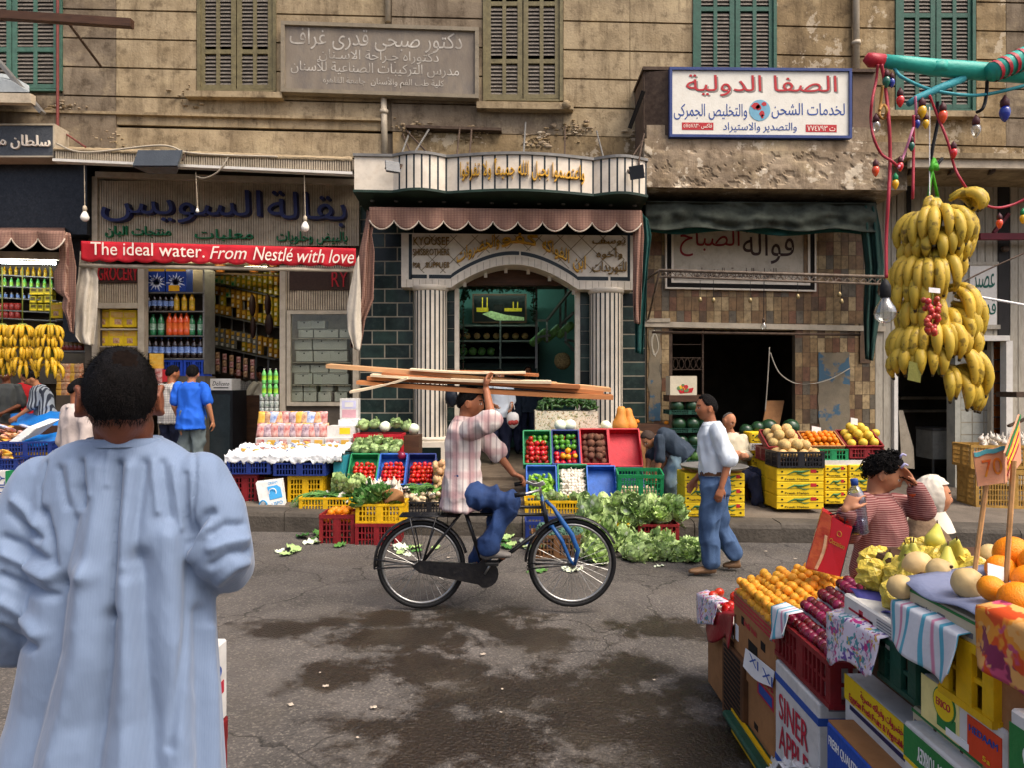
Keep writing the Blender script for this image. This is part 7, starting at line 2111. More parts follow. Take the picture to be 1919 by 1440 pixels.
for k in range(4):
 for i in range(11):put('snack_bag',POU[(i*7+k)%6 if k else(0,1)[i%2]],P(491+11.6*i+RS2.uniform(-2,2),(808,806,786,783)[k],(9.42,9.5,9.62,9.66)[k]),(-.25+RS2.uniform(-.15,.15),RS2.uniform(-.15,.15),RS2.uniform(-.2,.2)),(1.25,1.2,1.3,1.1)[k],'upright glossy snack bag in the rows before the grocery display window','snack bag','snack bags in rows')
mb=MB();fb(mb,613,800,664,822,9.4,9.7,0,0);fb(mb,636,803,656,815,9.397,9.4,1,0);tag(mb.build('carton',[M_CARDW,M_YELC]),'pale carton with a yellow label at the right of the snack bags','carton')
mb=MB();fb(mb,637,748,671,787,9.8,9.95,0,0);fb(mb,641,752,667,767,9.797,9.8,1,0);fb(mb,641,769,667,784,9.797,9.8,2,0);fb(mb,646,755,662,764,9.794,9.797,0,0);tag(mb.build('carton',[M_CARDW,mat('lilac_print','#b9b8d2',var=.2),mat('rose_print','#c99aa0',var=.2)]),'white carton printed with two small pictures above the snack bags','carton')
mb=MB();fb(mb,634,788,671,800,9.6,9.9,0,0);tag(mb.build('plastic_tub',M_FILM),'translucent plastic tub under the white printed carton','tub')
mb=MB();fb(mb,480,846,665,905,9.3,9.9,0,0);fb(mb,485,822,660,846,9.56,9.9,0,0);tag(mb.build('wooden_box',M_CARD),'brown box stand behind the snack rows','stand')
can=MB();can.lathe([(.001,0),(.03,0),(.033,.004),(.033,.09),(.03,.096),(.001,.096)],12,0,mis=[1,1,0,1,1]);can_me=can.mesh('tin_can',[mat('can_print','#c9c9c4',rough=.35,var=.5,scale=40,hx2='#4d6b52'),M_STEEL],True)
for r in range(4):
 for i in range(4):put('tin_can',can_me,P(491+9*i,790-12.6*r,9.85),(0,0,RS2.uniform(0,6)),.98,'printed tin can in the stack at the left of the snack bags','can','tin cans in the stack')
def bottle_me(name,body,label,cap,r=.045,h=.30,water=False):
 mb=MB();mb.lathe([(.001,0),(r*.85,0),(r,.012),(r,h*.25),(r*.97,h*.26),(r*.97,h*.55),(r,h*.56),(r*.95,h*.66),(r*.55,h*.84),(r*.3,h*.92),(r*.3,h*.95),(r*.34,h*.95),(r*.34,h),(.001,h)],14,0,mis=[0,0,0,0,1,0,0,0,0,0,2,2,2]);
 return mb.mesh(name,[body,label,cap],True)
gm=lambda n,c,**k:mat(n,c,rough=.12,var=.1,bump=0,spec=.6,coat=.4,**k)
ME_BCOLA=bottle_me('cola_bottle',gm('dark_cola','#1a0d0a'),mat('cola_blue_label','#2a55a5',rough=.4,var=.35,scale=30,hx2='#9db4d6'),M_BLUEL)
ME_BORG=bottle_me('orange_soda_bottle',gm('orange_soda','#d8501a'),mat('orange_soda_label','#e06a2c',rough=.4,var=.3,scale=30),mat('orange_cap','#d8601a'))
ME_BGRN=bottle_me('green_soda_bottle',gm('green_soda','#2f7a4c'),mat('green_soda_label','#17743e',rough=.4,var=.4,scale=30,hx2='#c9dccb'),M_PGRN)
ME_BYEL=bottle_me('oil_bottle',gm('yellow_oil','#c9981a'),mat('oil_label','#d8b531',rough=.4,var=.4,scale=30,hx2='#8a6d1a'),mat('yellow_cap','#e0b51d'))
ME_BWAT=bottle_me('water_pack_bottle',gm('pale_green_glass','#5fae54'),mat('lime_label','#8fc23a',rough=.4,var=.3),M_WHITE)
for r in range(2):
 for i in range(3):put('lime_bottle',ME_BWAT,P(495+11*i,745-26*r,9.85-.0*r),(0,0,0),.72,'lime green bottle stacked on the tin cans beside the display window','bottle','lime green bottles')
# ------ goods on the shop shelves
def row(name,me,x0,x1,y,Y,n,label,cat,group,s=1.0,sl=0.0):
 for i in range(n):
  x=x0+(x1-x0)*i/max(1,n-1)
  put(name,me,P(x,y+sl*i,Y),(0,0,U(-.5,.5)),s*U(.97,1.03),label,cat,group)
YD=FD+.32
sd_=thing('drinks_shelf','metal shelf of soft drinks at the left of the grocery doorway','shelf',P(320,700,YD))
mb=MB()
for y in(547,582,628,671):fb(mb,264,y,382,y+2,YD-.12,YD+.3,0,0)
fb(mb,380,500,383,700,YD-.1,YD+.3,0,0);fb(mb,262,497,384,704,YD+.3,YD+.33,1,0)
mb.build('rack',[M_STEEL,M_SHADE],sd_)
def packm(name,w,d,h,base,prints):
 mb=MB();mb.rbox(-w/2,w/2,-d/2,d/2,0,h,.004,0)
 ms=[base]
 for(u0,u1,v0,v1,m)in prints:
  if m not in ms:ms.append(m)
  k=ms.index(m)
  mb.box(-w/2+w*u0,-w/2+w*u1,-d/2-.0025-.0004*k,-d/2,h*v0,h*v1,k)
 return mb,ms
for i,x in enumerate((292,328)):
 o=thing('detergent_box','blue detergent box with starburst print, %s of the two on the top drinks shelf'%('left','right'),'box',P(x,547,YD))if False else thing('detergent_box','blue detergent box with starburst print, %s of the two on the top drinks shelf'%('left','right')[i],'box',P(x,547,YD))
 mb=MB();fb(mb,x-17,501,x+21-4*(1-i),546,YD-.1-.03*i,YD+.1,0,0);fb(mb,x-17,502,x+20-4*(1-i),508,YD-.104-.03*i,YD-.1-.03*i,1,0)
 c=P(x+1,528,YD-.103-.03*i)
 for k in range(14):
  a=k*pi/7+.1;r0,r1=.04,.13+.03*(k%2)
  p1=c+Vector((r1*cos(a),0,r1*.95*sin(a)));t=Vector((-sin(a),0,cos(a)))*.012
  mb.add([c+t*2.2,c-t*2.2,p1-t*.2,p1+t*.2],[(0,1,2,3)],2)
 if i:fb(mb,x-12,534,x+8,545,YD-.137,YD-.13,1,0)
 mb.build('carton_body',[mat('detergent_blue','#1f3f8a',rough=.4,var=.2),mat('detergent_yellow','#d9a21a',rough=.4,var=.15),mat('detergent_white','#cfd6e2',rough=.4,var=.1)],o)
 mb=MB();ftext(mb,'OMO',x-13,518,x+15,529,YD-.108-.03*i,.003,0,0,0,.05);mb.build('lettering',M_NAVY,o)
row('cola_bottle',ME_BCOLA,268,322,582,YD-.03,6,'dark cola bottle with blue label on the upper drinks shelf','bottle','cola bottles on the upper shelf',.98)
row('oil_bottle',ME_BYEL,331,360,582,YD-.03,3,'golden yellow bottle at the right of the upper drinks shelf','bottle','golden bottles',.98)
row('green_soda_bottle',ME_BGRN,272,302,628,YD-.03,3,'green soda bottle on the middle drinks shelf, left of the orange sodas','bottle','green soda bottles left',1.18)
row('orange_soda_bottle',ME_BORG,318,350,628,YD-.03,4,'orange soda bottle on the middle drinks shelf','bottle','orange soda bottles',1.2)
row('green_soda_bottle',ME_BGRN,360,376,628,YD-.0,2,'green soda bottle at the right end of the middle drinks shelf','bottle','green soda bottles right',1.1)
row('cola_bottle',ME_BCOLA,268,376,671,YD-.03,10,'dark cola bottle with blue label on the lowest drinks shelf','bottle','cola bottles on the lowest shelf',1.12)
pcrate('blue drinks crate under the lowest bottle shelf, left of two',302,342,674,704,YD-.1,.3,mat('royal_blue_plastic','#1d3fa0',rough=.45,var=.2));pcrate('blue drinks crate under the lowest bottle shelf, right of two',344,382,674,704,YD-.1,.3,_M['royal_blue_plastic'])
mb=MB();fb(mb,296,704,384,940,YD-.1,YD+.3,0,0);tag(mb.build('counter',M_SHADE),'dark counter base under the drinks shelf','counter')
mb=MB();fb(mb,290,690,304,752,YD-.35,YD-.3,0,0);fb(mb,304,692,322,715,YD-.35,YD-.3,1,0);fb(mb,280,662,305,690,YD-.3,YD-.26,2,0);tag(mb.build('snack_display',[M_SNACK[0],M_REDL,M_SNACK[2]]),'red and yellow snack packets hanging beside the big man\'s ear','snack display')
pk,pms=packm('tea_pack',.24,.14,.28,M_YELC,[(.1,.9,.55,.85,M_SNACK[2]),(.3,.7,.15,.45,M_SNACK[3])]);ME_TEA=pk.mesh('tea_pack',pms)
row('tea_pack',ME_TEA,196,248,613,FD+.15,3,'yellow carton on the upper left side shelf of the grocery','carton','yellow cartons, upper side shelf');row('tea_pack',ME_TEA,196,248,648,FD+.15,3,'yellow carton on the lower left side shelf of the grocery','carton','yellow cartons, lower side shelf')
M_PKY=mat('yellow_packet','#b8a11c',rough=.5,var=.5,scale=30,hx2='#6b6414');M_PKW=mat('white_packet','#aebd8a',rough=.5,var=.5,scale=30,hx2='#6b7a2a');M_PKO=mat('ochre_packet','#b98a1c',rough=.5,var=.5,scale=45,hx2='#7d4a1c');M_PKG=mat('grey_packet','#8f8c80',rough=.5,var=.5,scale=45,hx2='#4d4a44')
us=thing('packet_shelving','tall shelving full of yellow and white packets inside the grocery','shelving',P(450,900,FD+2))
YA,YZ=FD+2.3,FD+1.5
def AP(u,y):
 x=366+160*u
 return P(x,y+34*u,YA+(YZ-YA)*u)
mb=MB()
for y in(470,523,580,640):
 a,b=AP(0,y),AP(1,y);mb.bar(a,b,.3,.02)
for i in range(8):
 u=i/7;mb.bar(AP(u,455),AP(u,690),.03,.03,0,(0,1,0))
mb.hexa([AP(0,440)+Vector((0,.2,0)),AP(1,440)+Vector((0,.2,0)),AP(1,760)+Vector((0,.2,0)),AP(0,760)+Vector((0,.2,0))]+[p+Vector((0,.24,0))for p in(AP(0,440),AP(1,440),AP(1,760),AP(0,760))],1)
mb.build('rack',[M_STEEL,M_SHADE],us)
pme=[]
for m_ in(M_PKY,M_PKW,M_PKO,M_PKG):
 b_,ms_=packm('packet',.094,.06,.17,m_,[(.15,.85,.55,.9,M_SNACK[2]),(.25,.75,.1,.4,M_WHITE if m_ is not M_PKW else M_PGRN)]);pme.append(b_.mesh('packet',ms_))
RB=random.Random(31)
ang=atan2((AP(1,500)-AP(0,500)).y,(AP(1,500)-AP(0,500)).x)
nn=0
for r,(yb,ks)in enumerate(((468,(0,0,1,1)),(521,(1,1,0,0)),(578,(0,2,2,0)),(638,(3,3,3,2)))):
 for l in range(3 if r in(1,2)else 2):
  for i in range(16):
   if RB.random()<.08:continue
   u=(i+.5)/16
   put('packet',pme[ks[int(u*4)]]if RB.random()<.85 else pme[RB.randrange(3)],AP(u,yb)+Vector((0,-.06,.172*l)),(0,0,ang),(1,1,1),'small packet on the tall shelving inside the grocery','packet','packets on the grocery shelving')
for r in range(3):
 for i in range(9):
  u=.1+.08*i;p=AP(u,655+12*r)
  mb=None;put('hanging_sachet',POU[(r+i)%2*3],p+Vector((0,-.3,0)),(0,0,0),.75,'sachet hanging in rows below the grocery shelving','sachet','hanging sachets')
mb0=MB();mb0.ell((0,0,0),(.075,.05,.19),12,10);ham_me=mb0.mesh('cured_meat',[mat('dark_cured_meat','#2c1812',rough=.6,var=.4)],True)
for(x,y)in((473,572),(502,571),(474,613),(504,607)):
 o=put('cured_meat',ham_me,P(x,y,FD+.9),(0,0,U(0,3)),1.0,'dark oval cured meat hanging inside the grocery','cured meat','hanging cured meats');
mb0=MB();mb0.lathe([(.06,0),(.085,.11),(.085,.12),(.075,.12),(.055,.01)],14);bk_me=mb0.mesh('copper_basket',[mat('copper_brown','#8a5424',rough=.5,var=.3)],True)
for x in(413,476,515):put('hanging_basket',bk_me,P(x,510,FD+.8),(0,0,0),1.1,'small brown basket hanging under the red banner inside the grocery','basket','hanging baskets')
mb=MB();mb.tube([P(356,510,FD+.85),P(524,516,FD+.85)],.018,6);tag(mb.build('hanging_rod',M_IRON),'dark rod for hanging goods inside the grocery doorway','rod')
fz=thing('drinks_fridge','dark glass fridge with a white box on top inside the grocery','fridge',P(408,900,FD+.5))
mb=MB();fb(mb,382,733,436,912,FD+.4,FD+1,0,0);mb.build('cabinet',mat('fridge_black','#1b1d20',rough=.3,var=.2),fz)
mb=MB();fb(mb,387,740,431,880,FD+.39,FD+.4,0,0);fb(mb,384,884,434,894,FD+.385,FD+.4,1,0);mb.build('door',[mat('fridge_glass','#2b3438',rough=.08,var=.3,spec=.7),M_BLUEL],fz)
wb=thing('white_carton','white carton with black script standing on the grocery fridge','box',P(408,733,FD+.5))
mb=MB();fb(mb,382,709,434,732.5,FD+.42,FD+.8,0,0);mb.build('carton_body',M_CARDW,wb);mb=MB();ftext(mb,'Delicato',398,714,430,724,FD+.42,.003,0,0,.3,.02);fb(mb,400,727,428,729,FD+.417,FD+.42,0,0);mb.build('lettering',M_DARK,wb)
mb=MB();fb(mb,440,742,522,910,FD+1.3,FD+1.9,0,0);tag(mb.build('counter',M_WOODD),'dark wooden grocery counter behind the doorway','counter')
wbm={}
def wbox(w,h):
 k=(round(w,3),round(h,3))
 if k not in wbm:
  mb=MB();mb.rbox(-w/2,w/2,0,.2,0,h,.004,0);mb.ell((0,-.002,h*.78),(.012,.004,.012),8,5,1);mb.box(-w*.3,w*.3,-.002,0,h*.9,h*.93,1);wbm[k]=mb.mesh('white_box',[mat('off_white_box','#c9c4b4',rough=.6,var=.1),M_DARK])
 return wbm[k]
px_m=FD/F
for y0,h,xs_,k in((632,15,(575,599,622,647),0),(655,21,(568,602,634),1),(677,20,(570,603,635),2),(698,15,(563,598,634),3),(720,21,(568,603,636),4),(735,14,(555,580,612,645),5),(754,18,(555,580,608,638),6)):
 for i,x in enumerate(xs_):
  w=(xs_[1]-xs_[0]-1.5)
  put('white_box',wbox(w*px_m,h*px_m),P(x+(i%2)*.6,y0,FD+.06+.03*(k%2)),(0,0,0),1,'off-white box stacked in the grocery display window','box','boxes in the display window')
for i,(x,y)in enumerate(((570,616),(596,615),(572,632))):put('blue_box',wbox(26*px_m,15*px_m),P(x,y,FD+.1),(0,0,0),1,'box at the top left of the grocery display window','box','boxes at the top of the window')
YLs=FD+1.1
ls=thing('market_shelves','steel shelving of bottles and cartons lit by the tube in the left shop','shelving',P(50,650,YLs))
mb=MB()
for y in(516,537,559,582,597):fb(mb,-160,y,106,y+2,YLs-.15,YLs+.2,0,.05,50)
fb(mb,-170,480,165,720,YLs+.2,YLs+.25,1,0)
for y in(597,657):fb(mb,104,y,162,y+2.5,FD+.1,FD+.5,0,0)
mb.build('rack',[M_STEEL,M_SHADE],ls)
row('oil_bottle',ME_BYEL,-90,96,515,YLs,18,'yellow bottle on the top shelf of the left market','bottle','yellow bottles in the left market',.62,.4);row('lime_bottle',ME_BWAT,-90,96,536,YLs-.06,16,'pale green bottle on the second shelf of the left market','bottle','pale green bottles in the left market',.62,.4)
row('cola_bottle',ME_BCOLA,-90,56,558,YLs,14,'dark bottle on the third shelf of the left market','bottle','dark bottles in the left market',.6,.4)
b_,ms_=packm('yellow_carton',.135,.1,.125,M_PKY,[(.2,.8,.5,.85,mat('brown_print','#5a4a14',var=.3)),(.1,.9,.1,.3,M_YELC)]);ME_YC=b_.mesh('yellow_carton',ms_)
for r in range(3):row('yellow_carton',ME_YC,66,94,583-15*r,YLs-.1,3,'yellow carton in the square stack in the left market','carton','yellow cartons in the left market')
mb0=MB();mb0.lathe([(.001,0),(.045,0),(.048,.005),(.048,.12),(.001,.125)],12);ME_RT=mb0.mesh('red_tin',[mat('red_tin_print','#9d2c22',rough=.4,var=.4,scale=30,hx2='#5c1a16')],True)
for r in range(2):row('red_tin',ME_RT,-20,34,597-16*r,YLs-.1,6,'red tin in the stack at the left edge of the market','tin','red tins in the left market')
row('sauce_bottle',bottle_me('sauce_bottle',gm('sauce_red','#8a2418'),mat('sauce_label','#c98a5a',rough=.4,var=.4,scale=40,hx2='#2d5a34'),M_REDL),120,152,656,FD+.2,5,'red sauce bottle on the small shelf under the plaid drape','bottle','sauce bottles');row('orange_carton',ME_TEA,110,128,596,FD+.2,2,'orange carton on the small shelf beside the plaid drape','carton','orange cartons',.9)
for i in range(24):put('snack_bag',POU[(2,3,5)[i%3]],P(112+(i%6)*8,690+(i//6)*17,FD+.1),(0,U(-.2,.2),U(-.3,.3)),1.05,'golden snack bag hanging in rows beside the big man\'s head','snack bag','golden hanging snack bags')
mb=MB();fb(mb,105,742,160,940,FD,FD+.4,0,0);tag(mb.build('counter',M_SHADE),'dark counter under the golden snack bags','counter')
mb=MB();mb.sheet(lambda u,v:P(20+118*u,778+62*v-8*u,10.0-.75*v)+Vector((0,0,.012*sin(u*14+v*5))),24,12,.006);tag(mb.build('blue_tablecloth',mat('bright_blue_sheet','#1a78c9',rough=.4,var=.15),None,True),'bright blue plastic sheet over the left stall table','tablecloth')
mb=MB();fb(mb,-150,800,130,935,9.5,10.2,0,0);tag(mb.build('stall_table',M_WOODD),'rough wooden table under the blue plastic sheet','table')
pcrate('blue crate of packets at the front of the left stall',2,92,829,858,9.0,.5,M_PBLUE,rz=.12);pcrate('blue crate at the very left edge on the white box',-40,31,861,883,8.8,.4,M_PBLUE);pcrate('yellow crate below the blue packet crate, left stall',29,90,850,881,9.05,.4,M_PYEL,rz=.1);pcrate('orange yellow crate standing lowest at the left stall',14,84,882,934,9.1,.4,M_PYEL,rz=.1)
bx=thing('white_carton','white carton with green edge and blue lettering at the left edge','box',P(0,942,8.7));mb=MB();fb(mb,-50,884,13,942,8.7,9.1,0,0);fb(mb,10,884,16,942,8.698,9.1,1,0);mb.build('carton_body',[M_CARDW,M_PGRN],bx)
mb=MB();A=P(9,932,8.698);letters(mb,'LILY',P(9,925,8.697),P(9,892,8.697)-P(9,925,8.697),P(-1,925,8.697)-P(9,925,8.697),.003);mb.build('lettering',M_BLUEL,bx)
RB2=random.Random(8)
for i in range(14):
 m2=None
 mbp=MB();w=.22;mbp.rbox(-w/2,w/2,-.15,.15,0,.012,.003);
 me_=mbp.mesh('newspaper',[M_PAPER])if i==0 else me_
 put('folded_newspaper',me_,P(48+2.6*i,822-.6*i,9.2)+Vector((0,0,.01*i)),(.35,0,-.5+RB2.uniform(-.05,.05)),1,'folded white paper in the stack on the left stall','paper','white papers on the left stall')
for i in range(26):put('snack_bag',POU[RB2.choice((2,5,4,0))],P(RB2.uniform(-10,50),RB2.uniform(800,832),9.3+RB2.uniform(-.1,.2)),(1.2,0,RB2.uniform(-2,2)),.9,'bright packet lying on the left stall','packet','packets on the left stall')
for i in range(6):put('snack_bag',POU[(2,5)[i%2]],P(RB2.uniform(-5,22),RB2.uniform(848,862),8.9),(1.1,0,RB2.uniform(-1,1)),.9,'yellow packet lying on the lower left blue crate','packet','yellow packets at the left edge')
for(x,n,y)in((858,5,668),):
 for i in range(5):one('watermelon',ME_WMELL,P(852+17*i,658,YS+.1),'watermelon on the lower back shelf of the greengrocer','watermelon','watermelons on the back shelf',s=.85)
for i in range(8):one('pale_melon',ME_CANT,P(858+18*i,629,YS+.1),'pale melon on the middle back shelf of the greengrocer','melon','melons on the back shelf',s=1.0)
for i in range(20):
 u=i/20;one('watermelon',ME_WMELL,P(1000+72*((i*7%20)/20)+0,655-62*((i*7%20)/20)+(i%3-1)*14,FD+1.95-.5*((i*7%20)/20)),'watermelon on the slanting rack inside the greengrocer','watermelon','watermelons on the slanting rack',s=.8)
mb=MB();bc=P(1054,676,FD+1.3)
mb.ell(bc,(.15,.12,.15),20,14,0,lambda d:1+.1*noise.noise(d*12));tag(mb.build('net_bag',mat('woven_net','#a08a5a',rough=.8,var=.6,scale=40,hx2='#4d4226'),None,True),'round woven net bag hanging inside the greengrocer','net bag')
mb=MB();
mb.ell(P(846,745,FD-.5),(.10,.08,.16),14,12,0,lambda d:1+.18*noise.noise(d*3));tag(mb.build('black_bag',mat('black_plastic_bag','#1b1f26',rough=.25,var=.3,bump=.3,bscale=20),None,True),'bunched black plastic bags hanging by the left column','bag')
M_LIZ=mat('carton_green_print','#3a6b3a',var=.3);
def ycarton(label,x0,x1,y0,y1,Yf,d,group=None):
 t=thing('yellow_carton',label,'carton',P((x0+x1)/2,y1,Yf),group)
 a,b,c=P(x0,y0,Yf),P(x1,y1,Yf),P(x0,y1,Yf)
 mb=MB();mb.rbox(a.x+.002,b.x-.002,Yf,Yf+d,b.z+.002,a.z-.002,.008,0);w,h=b.x-a.x,a.z-b.z
 mb.box(a.x+.004,b.x-.004,Yf-.003,Yf-.001,a.z-h*.5-.004,a.z-h*.5+.004,1)
 for sx in(.12,.86):
  for sy in(.28,.72):mb.prism([(.014*cos(k*pi/5),.011*sin(k*pi/5))for k in range(10)],lambda u,v:Vector((a.x+w*sx+u,Yf-.004,b.z+h*sy+v)),lambda u,v:Vector((a.x+w*sx+u,Yf-.001,b.z+h*sy+v)),2)
 mb.build('carton_body',[M_YELC,mat('carton_fold','#8a731c',var=.2),M_DARK],t)
 mb=MB();cx_,cz=a.x+w*.48,b.z+h*.62
 mb.tube([Vector((cx_-w*.25,Yf-.003,cz-h*.1)),Vector((cx_-w*.1,Yf-.003,cz+h*.12)),Vector((cx_+w*.05,Yf-.003,cz+h*.08)),Vector((cx_+w*.22,Yf-.003,cz+h*.2))],[(.004,.004),(.012,.004),(.02,.004),(.006,.003)]if False else[.004,.012,.018,.006],6,0)
 mb.tube([Vector((cx_-w*.05,Yf-.003,cz)),Vector((cx_+w*.12,Yf-.003,cz-h*.2)),Vector((cx_+w*.2,Yf-.003,cz-h*.12))],.006,5,0)
 mb.box(cx_+w*.24,cx_+w*.36,Yf-.005,Yf-.001,cz+h*.02,cz+h*.26,1)
 letters(mb,'Fresh Melon',Vector((cx_-w*.3,Yf-.001,b.z+h*.12)),Vector((w*.5,0,0)),Vector((0,0,h*.12)),.003,2)
 mb.build('printed_design',[M_LIZ,M_REDL,M_BROWNL],t)
for c,(xa,xb,Yq,rows_)in enumerate(((1455,1544,8.6,((878,904),(904,930),(930,956))),(1546,1588,8.9,((873,897),(897,921),(921,946))),(1591,1640,8.9,((872,896),(896,920),(920,945))),(1408,1437,9.5,((812,832),(845,873),(873,905),(905,935))),(1438,1456,9.0,((868,896),(896,924),(924,950))))):
 for r,(ya,yb)in enumerate(rows_):
  ycarton('yellow printed fruit carton, %s in the %s stack of the fruit stand'%(('top','second','third','bottom')[r if r<len(rows_)-1 else 3],('wide front','middle','right','rear left','narrow left')[c]),xa,xb,ya,yb,Yq,.4,'yellow fruit cartons')
for r,(ya,yb)in enumerate(((888,915),(915,943),(943,970))):
 ycarton('yellow carton under the round tray, %s at the left'%('top','middle','bottom')[r],1283,1335,ya,yb,8.15,.4,'cartons under the round tray');ycarton('yellow carton under the round tray, %s at the right'%('top','middle','bottom')[r],1338,1396,ya,yb,8.2,.4,'cartons under the round tray')
mb=MB();c=P(1338,878,8.3);mb.lathe([(.001,.0),(.36,.0),(.39,.025),(.40,.03),(.385,.035),(.35,.012),(.001,.012)],32,0,c);tag(mb.build('round_tray',M_STEEL,None,True),'round pale metal tray on the yellow cartons','tray')
mb=MB();mb.rbox(c.x-.3,c.x+.3,8.2,8.7,P(0,888,8.15).z,c.z-.004,.01);tag(mb.build('tray_support',M_CARD),'cardboard support under the round tray','box')
_,M,w,d,h=pcrate('black crate of pale melons on the front yellow cartons',1457,1546,848,878,8.58,.42,M_PBLK);fill('cantaloupe',ME_CANT,M,w-.04,d-.04,h*.5,.065,'pale netted melon in the black crate','melon','melons in the black crate',2,.02,sc=(.9,1.05))
t_=radians(30)
for(x0,x1,yt,yb,m,lab,me,r,nm,ct)in((1438,1508,806,846,M_PRED,'tilted crate of pale melons at the left of the fruit stand',ME_CANT,.062,'cantaloupe','melon'),(1509,1583,808,844,M_CARD,'tilted tray of small oranges in the middle of the fruit stand',ME_ORANGE,.036,'orange','orange'),(1584,1656,806,844,M_PRED,'tilted crate of round yellow melons at the right of the fruit stand',ME_YMEL,.058,'yellow_melon','melon')):
 M,w,L,h=tilt_tray(lab,x0,x1,yt+8,yb,9.0,t_,m,.10);L=min(L,.55)
 fill(nm,me,M,w-.03,L-.03,.03,r,('pale melon in the left tilted crate','small orange in the tilted tray','round yellow melon in the right tilted crate')[0 if nm=='cantaloupe' else 1 if nm=='orange' else 2],ct,ct+'s in the tilted '+('left' if nm=='cantaloupe' else 'middle' if nm=='orange' else 'right')+' crate',2,.03,jit=.12,sc=(.95,1.05))
for i,(x,y)in enumerate(((1593,803),(1612,803),(1640,815),(1602,812))):one('yellow_melon',ME_YMEL,P(x,y-2,9.35),'round yellow melon on top of the right tilted crate','melon','yellow melons on top',s=1)
pcrate('green crate under the tray of small oranges',1534,1590,843,864,8.95,.4,M_PGRN);pcrate('maroon crate under the yellow melons',1592,1657,842,860,8.95,.4,M_PRED);pcrate('maroon crate under the pale melons',1436,1456,840,866,8.98,.4,M_PRED)
mb=MB();fb(mb,1546,864,1640,873,8.93,9.3,0,0);tag(mb.build('white_carton',M_CARDW),'flat white carton between the crates and yellow cartons','carton')
mb=MB();fb(mb,1440,870,1650,945,9.35,9.7,0,0);tag(mb.build('wooden_stand',M_WOODD),'dark wooden stand behind the yellow cartons','stand')
for(x,y,w,h,lab)in((1530,808,17,14,'white paper price card lying on the small oranges'),(1601,791,13,12,'white price card standing above the yellow melons')):
 mb=MB();fb(mb,x-w/2,y-h/2,x+w/2,y+h/2,9.15,9.155,0,.2);mb.tube([P(x,y+3,9.157),P(x,y+16,9.16)],.006,5,1);tag(mb.build('price_card',[M_PAPER,M_WOODD]),lab,'price card')
mb=MB();ftext(mb,'FO LAR',1409,834,1435,843,9.45,.003);fb(mb,1407,833,1437,845,9.45,9.5,1,0);tag(mb.build('folded_carton',[M_BROWNL,M_CARDW]),'flattened pale carton with brown letters between yellow cartons','carton')
for r,(y,xs_)in enumerate(((762,(1269,1297,1320)),(796,(1272,1298,1322)),(828,(1276,1300,1322)),(856,(1282,1303)))):
 pcrate('green wire crate of watermelons, %s of the stack by the doorway'%('top','second','third','lowest')[r],1254,1332,y+8,y+16,10.2,.4,M_PGRND)
 for x in xs_:one('watermelon',ME_WMEL if r<3 else ME_WMELL,P(x,y,10.3),('dark' if r<3 else 'lighter')+' watermelon stacked at the left of the dark doorway','watermelon',('dark' if r<3 else 'lighter')+' stacked watermelons',s=1.0)
mb=MB();fb(mb,1256,872,1330,925,10.1,10.6,0,0);tag(mb.build('wooden_box',M_CARD),'wooden box under the watermelon stack','box')
for(x,y,s)in((1420,803,.9),(1441,802,1.15),(1482,802,1.15),(1398,808,.9)):one('watermelon',ME_WMEL,P(x,y,9.9),'large dark watermelon behind the bald man','watermelon','watermelons behind the bald man',s=s)
mb=MB();fb(mb,1392,815,1500,930,9.8,10.2,0,0);tag(mb.build('wooden_box',M_WOODD),'dark wooden box under the watermelons behind the bald man','box')
mb=MB();fb(mb,1362,888,1404,956,9.5,9.8,0,0);tag(mb.build('stool',M_WOODD),'low wooden box stool under the bald man','stool')
bx=thing('fruit_carton','pale carton printed with a red fruit basket above the watermelons','box',P(1281,742,10.4))
mb=MB();fb(mb,1256,704,1306,742,10.3,10.6,0,0);mb.build('carton_body',mat('cream_carton','#c9bfa4',var=.12,rough=.6),bx)
mb=MB()
for i in range(22):p=P(1281+RX.gauss(0,8),727+RX.gauss(0,4),10.297);mb.ell(p,(.03,.003,.03),8,5,RX.randrange(3))
mb.prism([(1270,732),(1300,728),(1297,737),(1275,739)],lambda a,b:P(a,b,10.297),lambda a,b:P(a,b,10.3),0);mb.build('printed_fruit',[M_REDL,mat('print_leaf_green','#5d7a4a',var=.2),M_YELC],bx)
mb=MB();fb(mb,1254,742,1332,754,10.2,10.6,0,0);tag(mb.build('plank',M_WOODD),'plank shelf under the printed fruit carton','plank')
for i,(a,b)in enumerate(((1432,1440),(1440,1450),(1450,1464))):
 mb=MB();q=[P(a+6,752,FD+.3),P(b+6,752,FD+.3),P(b-6,812,FD+.1),P(a-6,812,FD+.1)];mb.hexa(q+[p+Vector((0,.03,0))for p in q]);tag(mb.build('cardboard_sheet',M_CARD),'cardboard sheet leaning in the dark doorway, %s'%('leftmost','middle','rightmost')[i],'cardboard')
fz=thing('white_cabinet','old white metal cabinet inside the dark doorway at right','cabinet',P(1775,900,FD+1));mb=MB();fb(mb,1748,808,1800,862,FD+1,FD+1.5,0,0);fb(mb,1748,804,1802,809,FD+.98,FD+1.5,1,0);mb.build('body',[mat('old_white_enamel','#aaa99c',rough=.5,var=.15,dirt=.3),M_STEEL],fz)
for x in(1748,1796):
 for yy in(1,1.45):mb=MB();fb(mb,x,862,x+3,900,FD+yy,FD+yy+.03,0,0);mb.build('leg',M_STEEL,fz)
vn=thing('white_door_panel','white curved metal door leaning inside the dark doorway','panel',P(1700,870,FD+1));mb=MB();mb.prism([(1684,770),(1692,770),(1712,840),(1714,880),(1690,878)],lambda a,b:P(a,b,FD+.7),lambda a,b:P(a,b,FD+.75));mb.build('panel',M_BEIGE,vn)
